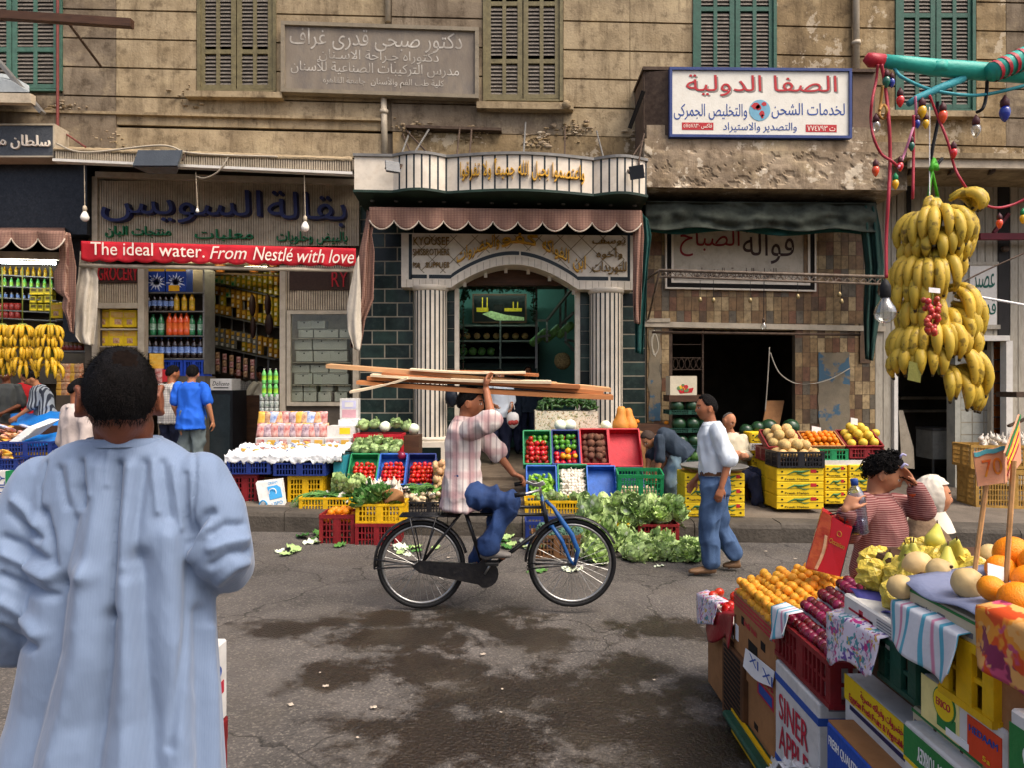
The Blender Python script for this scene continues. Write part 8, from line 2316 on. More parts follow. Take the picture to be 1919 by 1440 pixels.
M_WICK=mat('palm_stick_tan','#a8823f',rough=.75,var=.35,scale=12)
pcrate('tan palm-stick crate at the right edge, upper',1824,1960,836,880,9.4,.5,M_WICK,name='palm_crate',rz=-.12);pcrate('tan palm-stick crate at the right edge, lower',1834,1975,882,958,9.3,.5,M_WICK,name='palm_crate',rz=-.12)
for i in range(60):one('garlic',ME_GARL,P(U(1836,1950),U(818,838),9.6+U(-.1,.25)),'purple white garlic bulb on the palm-stick crate','garlic','garlic on the palm-stick crate',s=1.3)
mb=MB();mb.bar(P(1890,800,9.5),P(1960,770,9.5),.06,.03);fb(mb,1905,736,1960,746,9.5,9.9,0,0);tag(mb.build('scale_arm',M_IRON),'dark iron scale arm at the right edge','scale')
# ------ fruit stall in the foreground, its front runs along the street
XS=1.14
def S(px,py,off=0.0):
 x=XS+off;Y=x*F/(px-CX)
 return Vector((x,Y,H-(py-CY)*Y/F))
def sfaces(pl,pr,yt,yb,dep,off=0.0):
 a,b=S(pl,yt,off),S(pl,yb,off);n=S(pr,yt,off)
 return a.x,n.y,a.y,b.z,a.z,dep
def sbox(name,label,pl,pr,yt,yb,dep,m,off=0.0,cat='box',group=None,prints=(),texts=(),nprints=(),open_=False,zb=None,flap=None):
 x,y0,y1,z0,z1,d=sfaces(pl,pr,yt,yb,dep,off)
 if zb is not None:z0=zb
 t=thing(name,label,cat,(x,(y0+y1)/2,z0),group)
 mb=MB()
 if open_:
  w=.008
  mb.box(x,x+d,y0,y1,z0,z0+.01);mb.box(x,x+w,y0,y1,z0+.01,z1);mb.box(x+d-w,x+d,y0,y1,z0+.01,z1)
  mb.box(x+w,x+d-w,y0,y0+w,z0+.01,z1);mb.box(x+w,x+d-w,y1-w,y1,z0+.01,z1)
 else:mb.rbox(x,x+d,y0,y1,z0,z1,.006)
 mb.build('carton_body',m,t)
 O,UV,VV=Vector((x,y1,z0)),Vector((0,y0-y1,0)),Vector((0,0,z1-z0))
 if prints or nprints:
  mb=MB();ms=[]
  for u0,u1,v0,v1,mm in prints:
   if mm not in ms:ms.append(mm)
   k=ms.index(mm);e=.0012+.0005*k
   mb.box(x-e,x+.001,y1+(y0-y1)*u1,y1+(y0-y1)*u0,z0+(z1-z0)*v0,z0+(z1-z0)*v1,k)
  for u0,u1,v0,v1,mm in nprints:
   if mm not in ms:ms.append(mm)
   k=ms.index(mm);e=.0012+.0005*k
   mb.box(x+d*u0,x+d*u1,y0-e,y0+.001,z0+(z1-z0)*v0,z0+(z1-z0)*v1,k)
  mb.build('printed_design',ms,t)
 for tx in texts:
  s,u0,u1,v0,v1,mm=tx[:6];rot=len(tx)>6
  mb=MB()
  o=O+UV*u0+VV*v0-Vector((.0035,0,0));U2,V2=UV*(u1-u0),VV*(v1-v0)
  if rot:o=o+U2+V2;U2,V2=-U2,-V2
  letters(mb,s,o,U2,V2,.001,0,0,.012);mb.build('lettering',mm,t)
 return t,(x,y0,y1,z0,z1,d)
M_REDPR=mat('red_print','#b3263a',rough=.6,var=.15);M_BLUPR=mat('blue_print','#2b4f9a',rough=.6,var=.15);M_GRNPR=mat('green_print','#2c7a3c',rough=.6,var=.15);M_YELPR=mat('yellow_print','#e3c01c',rough=.6,var=.1);M_ORPR=mat('orange_red_print','#d4441f',rough=.6,var=.12);M_GREYPR=mat('grey_print','#6f6f73',rough=.6)
zg=lambda x:zroad(x)+.005
sbox('slatted_crate','brown slatted wooden crate standing on end at the far end of the front stall',1353,1391,1195,1330,.45,mat('old_brown_wood','#5a3b22',rough=.8,var=.4,scale=5),-.02,'crate',prints=[(.1,.9,.03+.06*k,.065+.06*k,M_DARK)for k in range(16)],zb=zg(XS))
t,q=sbox('banana_carton','brown banana carton with red stripes and round holes, full of apricots',1375,1452,1106,1247,.42,M_CARD,0,prints=[(0,1,.93-.05*k,.955-.05*k,M_REDPR)for k in range(3)]+[(.22,.29,.66,.76,M_DARK),(.70,.80,.60,.70,M_DARK),(.40,.62,.42,.56,M_DARK),(.06,.14,.38,.58,M_PAPER),(.62,.98,.03,.20,M_REDPR),(.66,.95,.06,.17,M_BLUPR)],texts=[('BANANAS',.6,.98,.24,.34,M_REDPR),('fresh fruit',.3,.62,.68,.76,M_REDPR)])
x,y0,y1,z0,z1,d=q
RA=random.Random(14)
for l in range(4):
 for j in range(13):
  for i in range(9):
   xx=x+.02+.046*i+.02*(l%2)+RA.uniform(-.006,.006);yy=y0+.015+(y1-y0-.03)*(j+.5*(l%2))/13+RA.uniform(-.006,.006)
   zz=z1+.005+.028*l+.05*(i/9)+RA.uniform(-.004,.004)
   if l==3 and(i<2 or RA.random()<.4):continue
   if l==0 and i>2:continue
   put('apricot',ME_APRI,(xx,yy,zz),(RA.uniform(0,6),RA.uniform(0,6),0),RA.uniform(.9,1.1),'golden apricot heaped on the banana carton','apricot','apricots')
mb=MB();mb.box(x+.10,x+d-.01,y0+.01,y1-.01,z1-.02,z1+.03);tag(mb.build('fruit_pad',M_PAPER),'paper pad under the apricot heap','paper')
sbox('carton','plain brown carton under the banana carton',1393,1452,1250,1420,.4,M_CARD,.01,prints=[(.38,.5,.38,.46,M_DARK)],zb=zg(XS))
mb=MB();mb.sheet(lambda u,v:S(1398+54*u,1216+44*u+(34+6*sin(u*4))*v,-.008)+Vector((-.012*v,0,0)),10,6,.003);o=mb.build('paper_flap',M_PAPER);tag(o,'white paper flap with blue marks hanging below the banana carton','paper')
mb=MB();letters(mb,'XI XI',S(1404,1240,-.03),S(1448,1290,-.03)-S(1404,1240,-.03),Vector((0,0,.04)),.001);mb.build('blue_marks',M_BLUPR,o)
x,y0,y1,z0,z1,d=sfaces(1361,1452,1345,1440,.4,-.05)
Mx=Matrix.Translation((XS-.05+.2,(y0+y1)/2,zg(XS)))@Matrix.Rotation(pi/2,4,'Z')
crate('yellow lattice crate with dark green rim at the foot of the front stall',Mx,y1-y0,.34,max(.12,z1-zg(XS)),M_PYEL)
mb=MB();mb.rbox(x-.02,x+.36,y0-.01,y1+.01,z1+.002,z1+.035,.01);tag(mb.build('crate_lid',M_PGRND),'dark green crate lying upside down on the yellow lattice crate','crate')
x,y0,y1,z0,z1,d=sfaces(1318,1374,1108,1128,.4,.0)
mb=MB();mb.box(x,x+d,y0,y1,z0-.02,z0);mb.box(x,x+d,y0,y0+.006,z0,z0+.05);mb.box(x,x+.006,y0,y1,z0,z0+.05);tag(mb.build('fruit_tray',M_CARDW),'white carton tray of red tomatoes at the far end of the front stall','tray')
for i in range(34):put('tomato',ME_TOM,(x+U(.03,.36),U(y0+.04,y1-.04),z0+.035+U(0,.05)),(U(0,6),U(0,6),0),1.0,'tomato in the white tray at the far end of the front stall','tomato','tomatoes in the far tray')
mb=MB();mb.rbox(XS+.02,XS+.36,y0+.02,y1-.02,zg(XS),z0-.025,.01);tag(mb.build('carton_stack',M_CARD),'brown cartons under the white tomato tray','box')
def hang(name,label,pts_top,drop,m,off=-.03,nu=16,nv=12,wave=.014,cut=None):
 mb=MB()
 def fn(u,v):
  k=u*(len(pts_top)-1);i=min(int(k),len(pts_top)-2);f=k-i
  px=pts_top[i][0]*(1-f)+pts_top[i+1][0]*f;py=pts_top[i][1]*(1-f)+pts_top[i+1][1]*f
  dr=drop(u)
  p=S(px,py,off);q=S(px,py+dr,off)
  r=p.lerp(q,v);r.x+=wave*sin(u*9+v*2)*v-.012*v+(.06*(1-v/.06)if v<.06 else 0)
  if v<.06:r.z+=.004
  return r
 mb.sheet(fn,nu,nv,.0025);return tag(mb.build(name,m,None,True),label,'cloth')
FLOR=floral('floral_lilac','#d9cfd9',['#b8337c','#4d8f96','#6a4f96','#c9a94a','#c22f5c'],15,.34)
hang('floral_cloth','white cloth with pink flowers hanging at the far end of the front stall',[(1306,1108),(1345,1130)],lambda u:62-20*u,FLOR,-.02)
hang('red_cloth','dark red cloth hanging beside the banana carton',[(1323,1143),(1375,1150)],lambda u:30+26*abs(sin(u*4+.3))+14*u,mat('dark_red_cloth','#8a1420',rough=.4,var=.25,scale=9),-.012)
x,y0,y1,z0,z1,d=sfaces(1453,1556,1152,1226,.36)
Mx=Matrix.Translation((x+d/2,(y0+y1)/2,z0))@Matrix.Rotation(pi/2,4,'Z')
crate('maroon lattice crate of dark red plums in the front stall',Mx,y1-y0,d,z1-z0,M_PRED,'lattice')
for l in range(4):
 for i in range(13):
  for k in range(2 if l<3 else 4):
   put('plum',ME_PLUM,(x+.03+.075*l+.037*k+U(-.004,.004),y0+.02+(y1-y0-.04)*(i+.5*(k%2))/13,z1+.012+.045*l+.008*k),(U(0,6),U(0,6),0),U(.92,1.1),'dark red plum in the tiered rows on the maroon crate','plum','plums')
for l in range(3):
 mb=MB();mb.sheet(lambda u,v:Vector((x+.09+.075*l+.02*v+.004*sin(u*40),y0+(y1-y0)*u,z1+.0+.045*l+.035*v+.005*sin(u*55))),60,3,.002);tag(mb.build('paper_strip',M_PAPER,None,True),'white paper strip between plum rows, tier %s'%('lowest','middle','highest')[l],'paper')
mb=MB();mb.hexa([(x+.08,y0+.01,z1+.14),(x+d,y0+.01,z1+.14),(x+d,y0+.01,z1-.05),(x+.08,y0+.01,z1-.05),(x+.08,y1-.01,z1+.0),(x+d,y1-.01,z1+.14),(x+d,y1-.01,z1-.05),(x+.08,y1-.01,z1-.05)])if False else mb.box(x+.16,x+d,y0+.01,y1-.01,z1-.05,z1+.03);tag(mb.build('fruit_pad',M_PAPER),'paper pad under the plum rows','paper')
sbox('white_carton','white carton with a red key pattern under the plum crate',1479,1553,1228,1258,.40,M_CARDW,.02,prints=[(.1,.7,.46,.56,M_REDPR),(.32,.42,.3,.72,M_REDPR),(.62,.66,.3,.6,M_REDPR)],nprints=[(0,1,0,.1,M_GREYPR)])
t,q=sbox('apple_carton','white apple carton with blue stripes and big red lettering',1453,1534,1236,1420,.26,M_CARDW,-.012,prints=[(0,1,.86,.91,M_BLUPR),(0,1,.28,.33,M_BLUPR)],texts=[('SINER',.12,.80,.62,.80,M_REDPR),('APPLE',.12,.80,.40,.58,M_REDPR)],nprints=[(0,1,.86,.91,M_BLUPR),(0,1,.28,.33,M_BLUPR)],zb=zg(XS))
hang('striped_rag','small white cloth with turquoise stripes hanging at the left of the plum crate',[(1446,1132),(1478,1150)],lambda u:72-30*u,checked('turquoise_striped_cloth','#d8d9da',[('Y',4.3,.86,.92,'#3a9fb4',.9),('Y',2.15,.97,.995,'#c9487a',.7)]),-.03)
mb=MB();mb.sheet(lambda u,v:S(1440+92*u,1440-42*v*sin(pi*min(1,u*1.1+.1)),-.06+.12*v)+Vector((.02*noise.noise(Vector((u*6,v*6,2))),0,.03*noise.noise(Vector((u*7,v*5,9))))),24,18,.003);tag(mb.build('plastic_wrap',M_FILM,None,True),'crumpled clear plastic wrap at the foot of the apple carton','plastic wrap')
t,q=sbox('blue_carton','blue carton with white lettering and a brown top at the bottom of the stall',1549,1668,1352,1700,.3,mat('blue_carton','#1d4aa3',rough=.5,var=.12),-.06,texts=[('FRESH QUALITY',.06,.55,.88,.94,M_PAPER),('TEL 0123',.55,.95,.76,.83,M_PAPER)],zb=zg(XS))
x,y0,y1,z0,z1,d=q;mb=MB();mb.box(x+.004,x+d-.004,y0+.004,y1-.004,z1+.001,z1+.006);mb.build('lid',M_CARD,t)
hang('floral_cloth','white cloth with magenta and teal flowers hanging from the middle of the stall',[(1550,1142),(1600,1160),(1649,1194)],lambda u:96-14*u+8*sin(u*11),FLOR,-.03,22,14)
t,q=sbox('white_carton','long white carton with a red key mark carrying the wrapped pears',1581,1674,1112,1162,.42,M_CARDW,0,prints=[(.12,.62,.52,.60,M_REDPR),(.34,.42,.40,.74,M_REDPR),(.56,.62,.38,.6,M_REDPR)]+[(.7,.98,.8-.1*k,.83-.1*k,M_GREYPR)for k in range(6)])
x,y0,y1,z0,z1,d=q
mb=MB();mb.sheet(lambda u,v:Vector((x+.02+.2*v,y0+(y1-y0)*u,z1+.01+.025*sin(u*8+v*3)*(1-v)-.02*(1-v))),20,6,.003);tag(mb.build('lilac_paper',mat('lilac_tissue','#4d4a8a',rough=.5,var=.3),None,True),'violet tissue paper lining the white key carton','paper')
M_YTIS=mat('yellow_tissue','#ddc94f',rough=.3,var=.3,scale=22,hx2='#bfa03a',contrast=.2,coat=.25,bump=.6,bscale=70)
mbp=MB();mbp.lathe([(.002,.062),(.008,.058),(.014,.04),(.024,.015),(.034,-.01),(.032,-.03),(.015,-.042),(.002,-.043)],16);mbp.tube([(0,0,.058),(.004,0,.078)],.0025,5,1);ME_PEAR=mbp.mesh('pear',[pmat('pear_skin','#b5b04a',.45),M_WOODD],True)
def wrapm(seed):
 mb=MB();mb.ell((0,0,0),(.05,.05,.045),18,12,0,lambda d:1+.3*noise.noise(d*2.6+Vector((seed,0,0)))+.34*abs(noise.noise(d*5+Vector((0,seed,0)))))
 return mb.mesh('wrapped_pear',[M_YTIS],False)
WR=[wrapm(k)for k in(1,2,3)]
RW=random.Random(17)
for k in range(20):
 u,v=RW.random(),RW.random()
 put('wrapped_pear',WR[k%3],(x+.03+.3*v,y0+(y1-y0)*(u*1.25),z1+.04+.09*v+RW.uniform(0,.02)),(RW.uniform(-.5,.5),RW.uniform(-.5,.5),RW.uniform(0,6)),RW.uniform(.85,1.1),'pear wrapped in crinkled yellow tissue on the white carton','wrapped pear','pears in yellow tissue')
 if k%3==0:put('pear',ME_PEAR,(x+.04+.3*v,y0+(y1-y0)*u,z1+.10+.1*v),(RW.uniform(-.9,.9),RW.uniform(-.5,.5),RW.uniform(0,6)),RW.uniform(.9,1.1),'bare yellow pear among the tissue-wrapped pears','pear','bare pears')
put('pear',ME_PEAR,P(1663,1072,2.35),(0,.1,0),1.05,'green pear standing upright behind the wrapped pears','pear')
mb=MB();mb.box(x+.14,x+.44,y0-.1,y1+.1,z1-.3,z1+.05);tag(mb.build('carton',M_CARD),'brown carton under the wrapped pears','box')
hang('striped_cloth','white cloth with turquoise stripes and pink roses hanging at the right of the stall',[(1671,1122),(1735,1150),(1797,1188)],lambda u:78+44*u-52*max(0,u-.78)*4,_M['turquoise_striped_cloth'],-.03,26,16)
for nm,pl,pr,yt,yb,m,lab in(('g',1646,1716,1186,1268,M_PGRND,'dark green lattice crate between the hanging cloths'),('y',1760,1862,1172,1296,M_PYEL,'yellow lattice crate at the right of the striped cloth')):
 x,y0,y1,z0,z1,d=sfaces(pl,pr,yt,yb,.36)
 crate(lab,Matrix.Translation((x+d/2,(y0+y1)/2,z0))@Matrix.Rotation(pi/2,4,'Z'),y1-y0,d,z1-z0,m)
t,q=sbox('produce_carton','white and yellow fresh fruit carton with red arrows in the front stall',1583,1702,1262,1800,.40,M_CARDW,.03,prints=[(0,1,.885,1.0,M_YELPR),(.1,1,.855,.875,M_NAVY),(.09,.13,.70,.80,M_REDPR),(.86,.9,.56,.66,M_REDPR)],texts=[('Egyptian Fresh Fruits & Vegetables',.10,.99,.892,.93,M_REDPR),('خضروات وفواكه مصرية',.3,.95,.94,.985,M_REDPR),('PRODUCE OF EGYPT',.2,.82,.70,.745,M_REDPR,1),('انتاج جمهورية مصر',.2,.78,.64,.69,M_REDPR,1)],zb=zg(XS))
x,y0,y1,z0,z1,d=q
mb=MB()
for(u,v)in((.11,.70),(.88,.56)):mb.prism([(-.012,0),(.012,0),(0,-.02)],lambda a,b:Vector((x-.003,y1+(y0-y1)*u-a,z0+(z1-z0)*v+b)),lambda a,b:Vector((x,y1+(y0-y1)*u-a,z0+(z1-z0)*v+b)))
mb.build('arrow_head',M_REDPR,t)
t,q=sbox('brand_carton','white carton with a yellow disc and an orange red panel under the yellow crate',1727,1884,1262,1342,.34,M_CARDW,.01,prints=[(0,.5,.0,1,mat('pale_yellow_print','#e3d48a',var=.25,scale=5)),(.22,.46,.1,.45,M_GRNPR),(.60,.97,.02,.82,M_ORPR),(.34,.62,.04,.2,M_PAPER)],texts=[('HEDAAM',.63,.94,.52,.66,M_BLUPR),('5a',.78,.86,.12,.22,M_YELPR)])
x,y0,y1,z0,z1,d=q
mb=MB();cy_,cz=y1+(y0-y1)*.32,z0+(z1-z0)*.66
for k,(r,mi)in enumerate(((.045,1),(.041,0))):mb.prism([(r*1.05*cos(a*pi/12),r*sin(a*pi/12))for a in range(24)],lambda a,b:Vector((x-.004-.001*k,cy_+a,cz+b)),lambda a,b:Vector((x-.001,cy_+a,cz+b)),mi)
mb.build('round_emblem',[M_YELPR,M_GRNPR],t)
mb=MB();letters(mb,'ERICO',Vector((x-.0052,cy_+.03,cz-.01)),Vector((0,-.06,0)),Vector((0,0,.02)),.001,0,0,.02);mb.build('lettering',M_REDPR,t)
t,q=sbox('white_carton','white carton with a green top band at the bottom right of the stall',1694,1860,1350,1900,.3,M_CARDW,-.02,prints=[(0,1,.88,.985,M_GRNPR),(0,1,.865,.878,M_YELPR),(.08,.9,.50,.8,M_PAPER)]+[(.1,.88,.76-.06*k,.764-.06*k,M_GREYPR)for k in range(5)],texts=[('PRODUCE OF TURKEY',.2,.8,.905,.955,M_PAPER,1)],zb=zg(XS))
sbox('wooden_fruit_box','pale thin wooden fruit box printed with green bands above the green banded carton',1709,1868,1322,1395,.3,mat('pale_box_wood','#c2b595',rough=.7,var=.15,scale=5,stretch=(3,1,6)),.03,prints=[(0,1,.86,.94,M_GRNPR),(.04,.24,.2,.7,M_GREYPR),(.3,.33,.05,.86,M_WOODD),(.62,.65,.05,.86,M_WOODD)],texts=[('fruta fresca',.36,.6,.3,.6,M_GREYPR),('export',.7,.92,.3,.6,M_GREYPR)])
t,q=sbox('wooden_fruit_box','pale thin wooden fruit box with a green stripe carrying the melon tray',1703,1836,1102,1146,.42,_M['pale_box_wood'],0,prints=[(0,1,.86,.96,M_GRNPR),(.45,.55,.3,.62,M_GREYPR),(.8,.92,.3,.5,M_GREYPR)],texts=[('export fruta',.12,.4,.35,.6,M_GREYPR)])
x,y0,y1,z0,z1,d=q
sbox('striped_carton','green and white carton at the lower right corner of the picture',1892,2050,1326,2100,.3,M_CARDW,-.03,prints=[(0,1,.84,.97,M_GRNPR),(0,1,.82,.838,M_YELPR),(.3,.9,.35,.6,M_GRNPR),(.34,.86,.38,.57,M_YELPR)],texts=[('PAPLES',.2,.9,.87,.94,M_PAPER,1)],zb=zg(XS))
hang('orange_cloth','orange and pink flowered cloth hanging at the right edge of the stall',[(1830,1130),(1880,1150),(1990,1205)],lambda u:100+50*u,floral('floral_orange','#c9481c',['#d88a2c','#b84a6a','#7a2a4a','#d9a05a'],9,.5),-.03,26,16)
mb=MB();mb.sheet(lambda u,v:Vector((x-.01+.4*v,y0-.05+(y1-y0+.08)*u,z1+.01+.06*v+.012*sin(u*7))),20,8,.004);tag(mb.build('grey_tray_liner',mat('blue_grey_tray','#7f86a0',rough=.4,var=.1),None,True),'blue grey moulded tray under the melons','tray')
M_BMEL=mat('melon_smooth_beige','#cdb07a',rough=.5,rnd=.1,var=.16,scale=9,bump=.06,bscale=60,dirt=.25,dirtc='#8a6a3c')
mbm=MB();mbm.ell((0,0,0),(.05,.05,.046),32,22,0,lambda d:1+.05*noise.noise(d*2)-.08*exp(-(1-d.z)/.02));mbm.tube([(0,0,.043),(.003,0,.052)],[.006,.004],6,1);ME_BM=mbm.mesh('melon',[M_BMEL,M_WOODD],True)
for i,(a,b,r,yy)in enumerate(((1688,1101,24,2.02),(1720,1062,28,2.2),(1763,1074,26,2.05),(1783,1047,27,2.3),(1815,1096,31,1.86),(1857,1043,22,2.3),(1838,1116,20,1.9),(1745,1052,20,2.45),(1828,1066,24,2.2),(1700,1085,20,2.3),(1890,1075,24,2.2),(1800,1125,16,2.0))):
 put('melon',ME_BM,P(a,b,yy),(U(-1.2,1.2),U(-1.2,1.2),U(0,6)),r*yy/F/.05,'beige smooth melon piled on the wooden fruit box','melon','beige melons on the wooden box')
for i,(a,b,r,yy)in enumerate(((1898,1040,33,2.0),(1858,1104,24,1.75),(1880,1116,22,1.85),(1910,1128,36,1.66),(1950,1060,36,1.9),(1930,1090,30,1.8),(1960,1140,38,1.66),(1875,1068,26,1.95))):
 put('orange',ME_BIGOR,P(a,b,yy),(U(0,6),U(0,6),0),r*yy/F/.045,'large bright orange at the right edge of the front stall','orange','large oranges at the right edge')
mb=MB();q=P(1880,1080,1.8);mb.sheet(lambda u,v:P(1850+30*u,1056+26*v+8*u,1.78+.05*u),4,4,.002);tag(mb.build('paper_leaf',M_PAPER),'white paper corner stuck between the large oranges','paper')
mb=MB();p=P(1900,1150,1.75);mb.rbox(XS+.02,XS+.55,1.45,1.72,.6,p.z+.02,.01);tag(mb.build('carton',M_CARD),'brown carton under the large oranges','box')
mb=MB();mb.rbox(XS+.12,XS+.7,1.75,2.5,.45,z1-.001,.01);tag(mb.build('stall_table',M_WOODD),'wooden support inside the front stall','table')
mb=MB();mb.rbox(XS+.46,XS+.8,2.5,3.6,.0,.62,.01);tag(mb.build('stall_trestle',M_WOODD),'wooden trestle behind the plums and apricots','trestle')
def card(label,corners,Yc,stick,txt,cols,dy=(0,0,0,0)):
 t=thing('price_sign',label,'price sign',P(*stick[1],Yc))
 q=[P(*c,Yc+d)for c,d in zip(corners,dy)]
 n=(q[1]-q[0]).cross(q[3]-q[0]).normalized();n=n if n.y<0 else-n
 mb=MB();mb.hexa(q+[p-n*.004 for p in q]);mb.build('board',cols[0],t)
 U_,V_=q[1]-q[0],q[0]-q[3]
 mb=MB()
 if txt:letters(mb,txt,q[3]+U_*.22+V_*.22+n*.0005,U_*.62,V_*.5,.001,0,0,.03)
 else:
  for k in range(5):mb.sheet(lambda u,v:q[3]+U_*(.1+.8*u)+V_*(.1+.17*k+.09*v+.03*sin(u*5+k))+n*.002,8,2,.001,k%2)
 mb.build('lettering',[cols[1],cols[2]],t)
 mb=MB();mb.sheet(lambda u,v:q[0].lerp(q[1],u)-V_*(.13*v+.02*sin(u*12))+n*.002,10,2,.001);mb.build('top_band',cols[3],t)
 mb=MB();mb.tube([P(*stick[0],Yc+.012),P(*stick[1],Yc+.012)],.0065,6);mb.build('stick',mat('pale_stick','#b58a58',rough=.7,var=.3,scale=9),t)
M_CDB=mat('card_salmon','#d69a74',rough=.6,var=.12)
card('salmon price card with red and yellow 70 on a stick',((1824,849),(1882,837),(1889,905),(1833,913)),1.95,((1851,890),(1822,1105)),'70',(M_CDB,mat('red_orange_digit','#c9352a',hx2='#e0b52a',var=.3,scale=9,contrast=.8),M_REDL,mat('teal_band','#4d98a0',var=.3,scale=30)))
card('tilted price card seen nearly edge on, on a brown stick',((1884,850),(1911,778),(1914,868),(1884,908)),1.82,((1900,865),(1884,1110)),'',(M_CDB,M_REDL,M_YELC,M_GRNPR),(0,.12,.12,0))
xr=-.965
def yz(py):return H-(py-CY)*2.35/F
Mx=Matrix.Translation((xr-.25,2.17,zg(-1)))
crate('maroon crate half hidden behind the robed man',Mx,.5,.36,yz(1345)-zg(-1),M_PRED)
t=thing('white_carton','white carton with blue ring marks on the maroon crate behind the robed man','box',(xr-.2,2.17,yz(1343)))
mb=MB();mb.rbox(xr-.4,xr,1.99,2.35,yz(1343),yz(1197),.006);mb.build('carton_body',M_CARDW,t)
mb=MB()
for zz in(.80,.67):mb.tube([(xr+.001,2.27+.025*cos(k*pi/8),zz+.02*sin(k*pi/8))for k in range(16)],.004,5,0,closed=True)
mb.box(xr,xr+.002,2.29,2.32,.72,.76,1);mb.box(xr,xr+.002,2.24,2.25,.64,.86,0);mb.build('printed_design',[M_BLUPR,M_REDPR],t)
# ------ bananas
def ban_mat(name,a,spots):
 m=mat(name,a,rough=.45,var=.16,scale=7,rnd=.08,bump=.04,spec=.35)
 N,L,b=nodes_of(m);src=b.inputs['Base Color'].links[0].from_socket
 tc=N.new('ShaderNodeTexCoord')
 for sc_,lo,hi,c,k in((22,.61,.65,'#2c1d12',spots),(60,.60,.68,'#4a3014',spots),(4,.56,.72,'#9a8a2c',.45)):
  n=N.new('ShaderNodeTexNoise');n.inputs['Scale'].default_value=sc_;n.inputs['Detail'].default_value=4
  L.new(tc.outputs['Object'],n.inputs[0])
  r=N.new('ShaderNodeMapRange');r.inputs['From Min'].default_value=lo;r.inputs['From Max'].default_value=hi;r.inputs['To Max'].default_value=k
  L.new(n.outputs[0],r.inputs[0]);x=N.new('ShaderNodeMix');x.data_type='RGBA';x.inputs['B'].default_value=lin(c)
  L.new(r.outputs[0],x.inputs['Factor']);L.new(src,x.inputs['A']);src=x.outputs['Result']
 L.new(src,b.inputs['Base Color']);return m
M_BAN=ban_mat('banana_ripe','#c0a136',.6);M_BANF=ban_mat('banana_fresh','#c4991f',.4)
M_BTIP=mat('banana_tip','#3a3018',rough=.7);M_BSTEM=mat('banana_stem','#6f7a34',rough=.6,var=.3)
def banana(mb,c,az,out,drop,r,lift=.02,n=8):
 d=Vector((cos(az),sin(az),0));P0,P1,P2,P3=c+d*.015,c+d*(out*.75)+Vector((0,0,lift)),c+d*out*1.1-Vector((0,0,drop*.45)),c+d*out*.86-Vector((0,0,drop))
 pts=[]
 for k in range(n+1):
  t=k/n;u=1-t;pts.append(P0*u**3+P1*3*u*u*t+P2*3*u*t*t+P3*t**3)
 rs=[r*f for f in(.35,.5,.8,.98,1.05,1.02,.92,.66,.28)]
 mb.tube(pts,rs,6,0);mb.tube([pts[-1],pts[-1]+(pts[-1]-pts[-2]).normalized()*r*.5],[r*.3,r*.22],6,1)
bb_=thing('banana_bunch','huge bunch of spotted ripe bananas hanging from the turquoise pole','bananas',P(1750,520,2.6))
YBN2=2.62
mb=MB();mb.tube([P(1745,372,YBN2),P(1752,470,YBN2),P(1748,560,YBN2),P(1752,640,YBN2),P(1768,700,YBN2)],[.028,.032,.03,.028,.018],10);mb.build('stem',M_BSTEM,bb_,True)
RBN=random.Random(7)
for(cx_,cy_,a0,a1,n,out,drop,lf)in((1752,384,-150,-100,3,.075,.10,.05),(1772,372,-60,10,4,.12,.05,.05),(1752,405,-205,20,12,.135,.125,.04),(1752,438,-200,15,11,.12,.105,.0),(1752,466,-190,10,9,.10,.10,.0),(1762,585,-170,15,8,.11,.12,.0),(1772,612,-110,10,5,.11,.12,.0),(1785,560,-40,30,4,.10,.14,.02),(1736,556,-205,-80,7,.10,.13,.0),(1735,580,-190,-110,4,.08,.12,-.02),(1790,705,-100,-10,5,.09,.13,-.02),(1785,690,-50,25,4,.10,.13,.02),(1740,488,-205,-70,9,.13,.13,.03),(1728,520,-180,-60,6,.10,.12,.0),(1770,540,-75,20,7,.12,.15,.02),(1776,570,-70,10,5,.10,.13,-.02),(1738,612,-205,-55,10,.135,.125,.03),(1728,650,-190,-80,7,.12,.10,.0),(1775,660,-80,15,7,.13,.15,.03),(1770,690,-120,0,7,.10,.13,-.01)):
 c=P(cx_,cy_,YBN2)
 for i in range(n):
  az=radians(a0+(a1-a0)*(i+.5)/n+RBN.uniform(-5,5));k=RBN.uniform(.9,1.1)
  mb=MB();banana(mb,c+Vector((0,0,RBN.uniform(-.012,.012))),az,out*k,drop*k,.0205*RBN.uniform(.9,1.08),lf)
  mb.build('banana',[M_BAN,M_BTIP],bb_,True)
mb=MB();mb.sheet(lambda u,v:P(1703+24*u-3*v,676+35*v+6*u,YBN2-.12+.02*u),6,6,.002);mb.build('leaf_scrap',mat('dry_green_leaf','#6a6a30',var=.3),bb_)
mb=MB();mb.tube([P(1740,372,YBN2-.02),P(1746,318,YBN2-.02),P(1758,372,YBN2+.02)],.006,6);mb.tube([P(1745,318,YBN2-.03),P(1750,300,YBN2-.02),P(1756,316,YBN2),P(1746,312,YBN2+.02),P(1748,296,YBN2)],.009,6);mb.ell(P(1750,312,YBN2-.02),(.018,.016,.014),8,6)
tag(mb.build('green_rope',mat('bright_green_rope','#4fae2c',rough=.6,var=.2),None,True),'bright green knotted rope holding the big banana bunch','rope')
mb=MB();mb.tube([P(1757,190,2.62),P(1759,222,2.62),P(1748,275,2.62),P(1744,300,2.62),P(1750,312,2.63),P(1758,306,2.64),P(1766,296,2.64)],.006,6);tag(mb.build('iron_hook',M_BLACK,None,True),'black iron hook above the green rope','hook')
gr=thing('grape_bunch','small bunch of red grapes hanging in front of the bananas','grapes',P(1745,590,2.4))
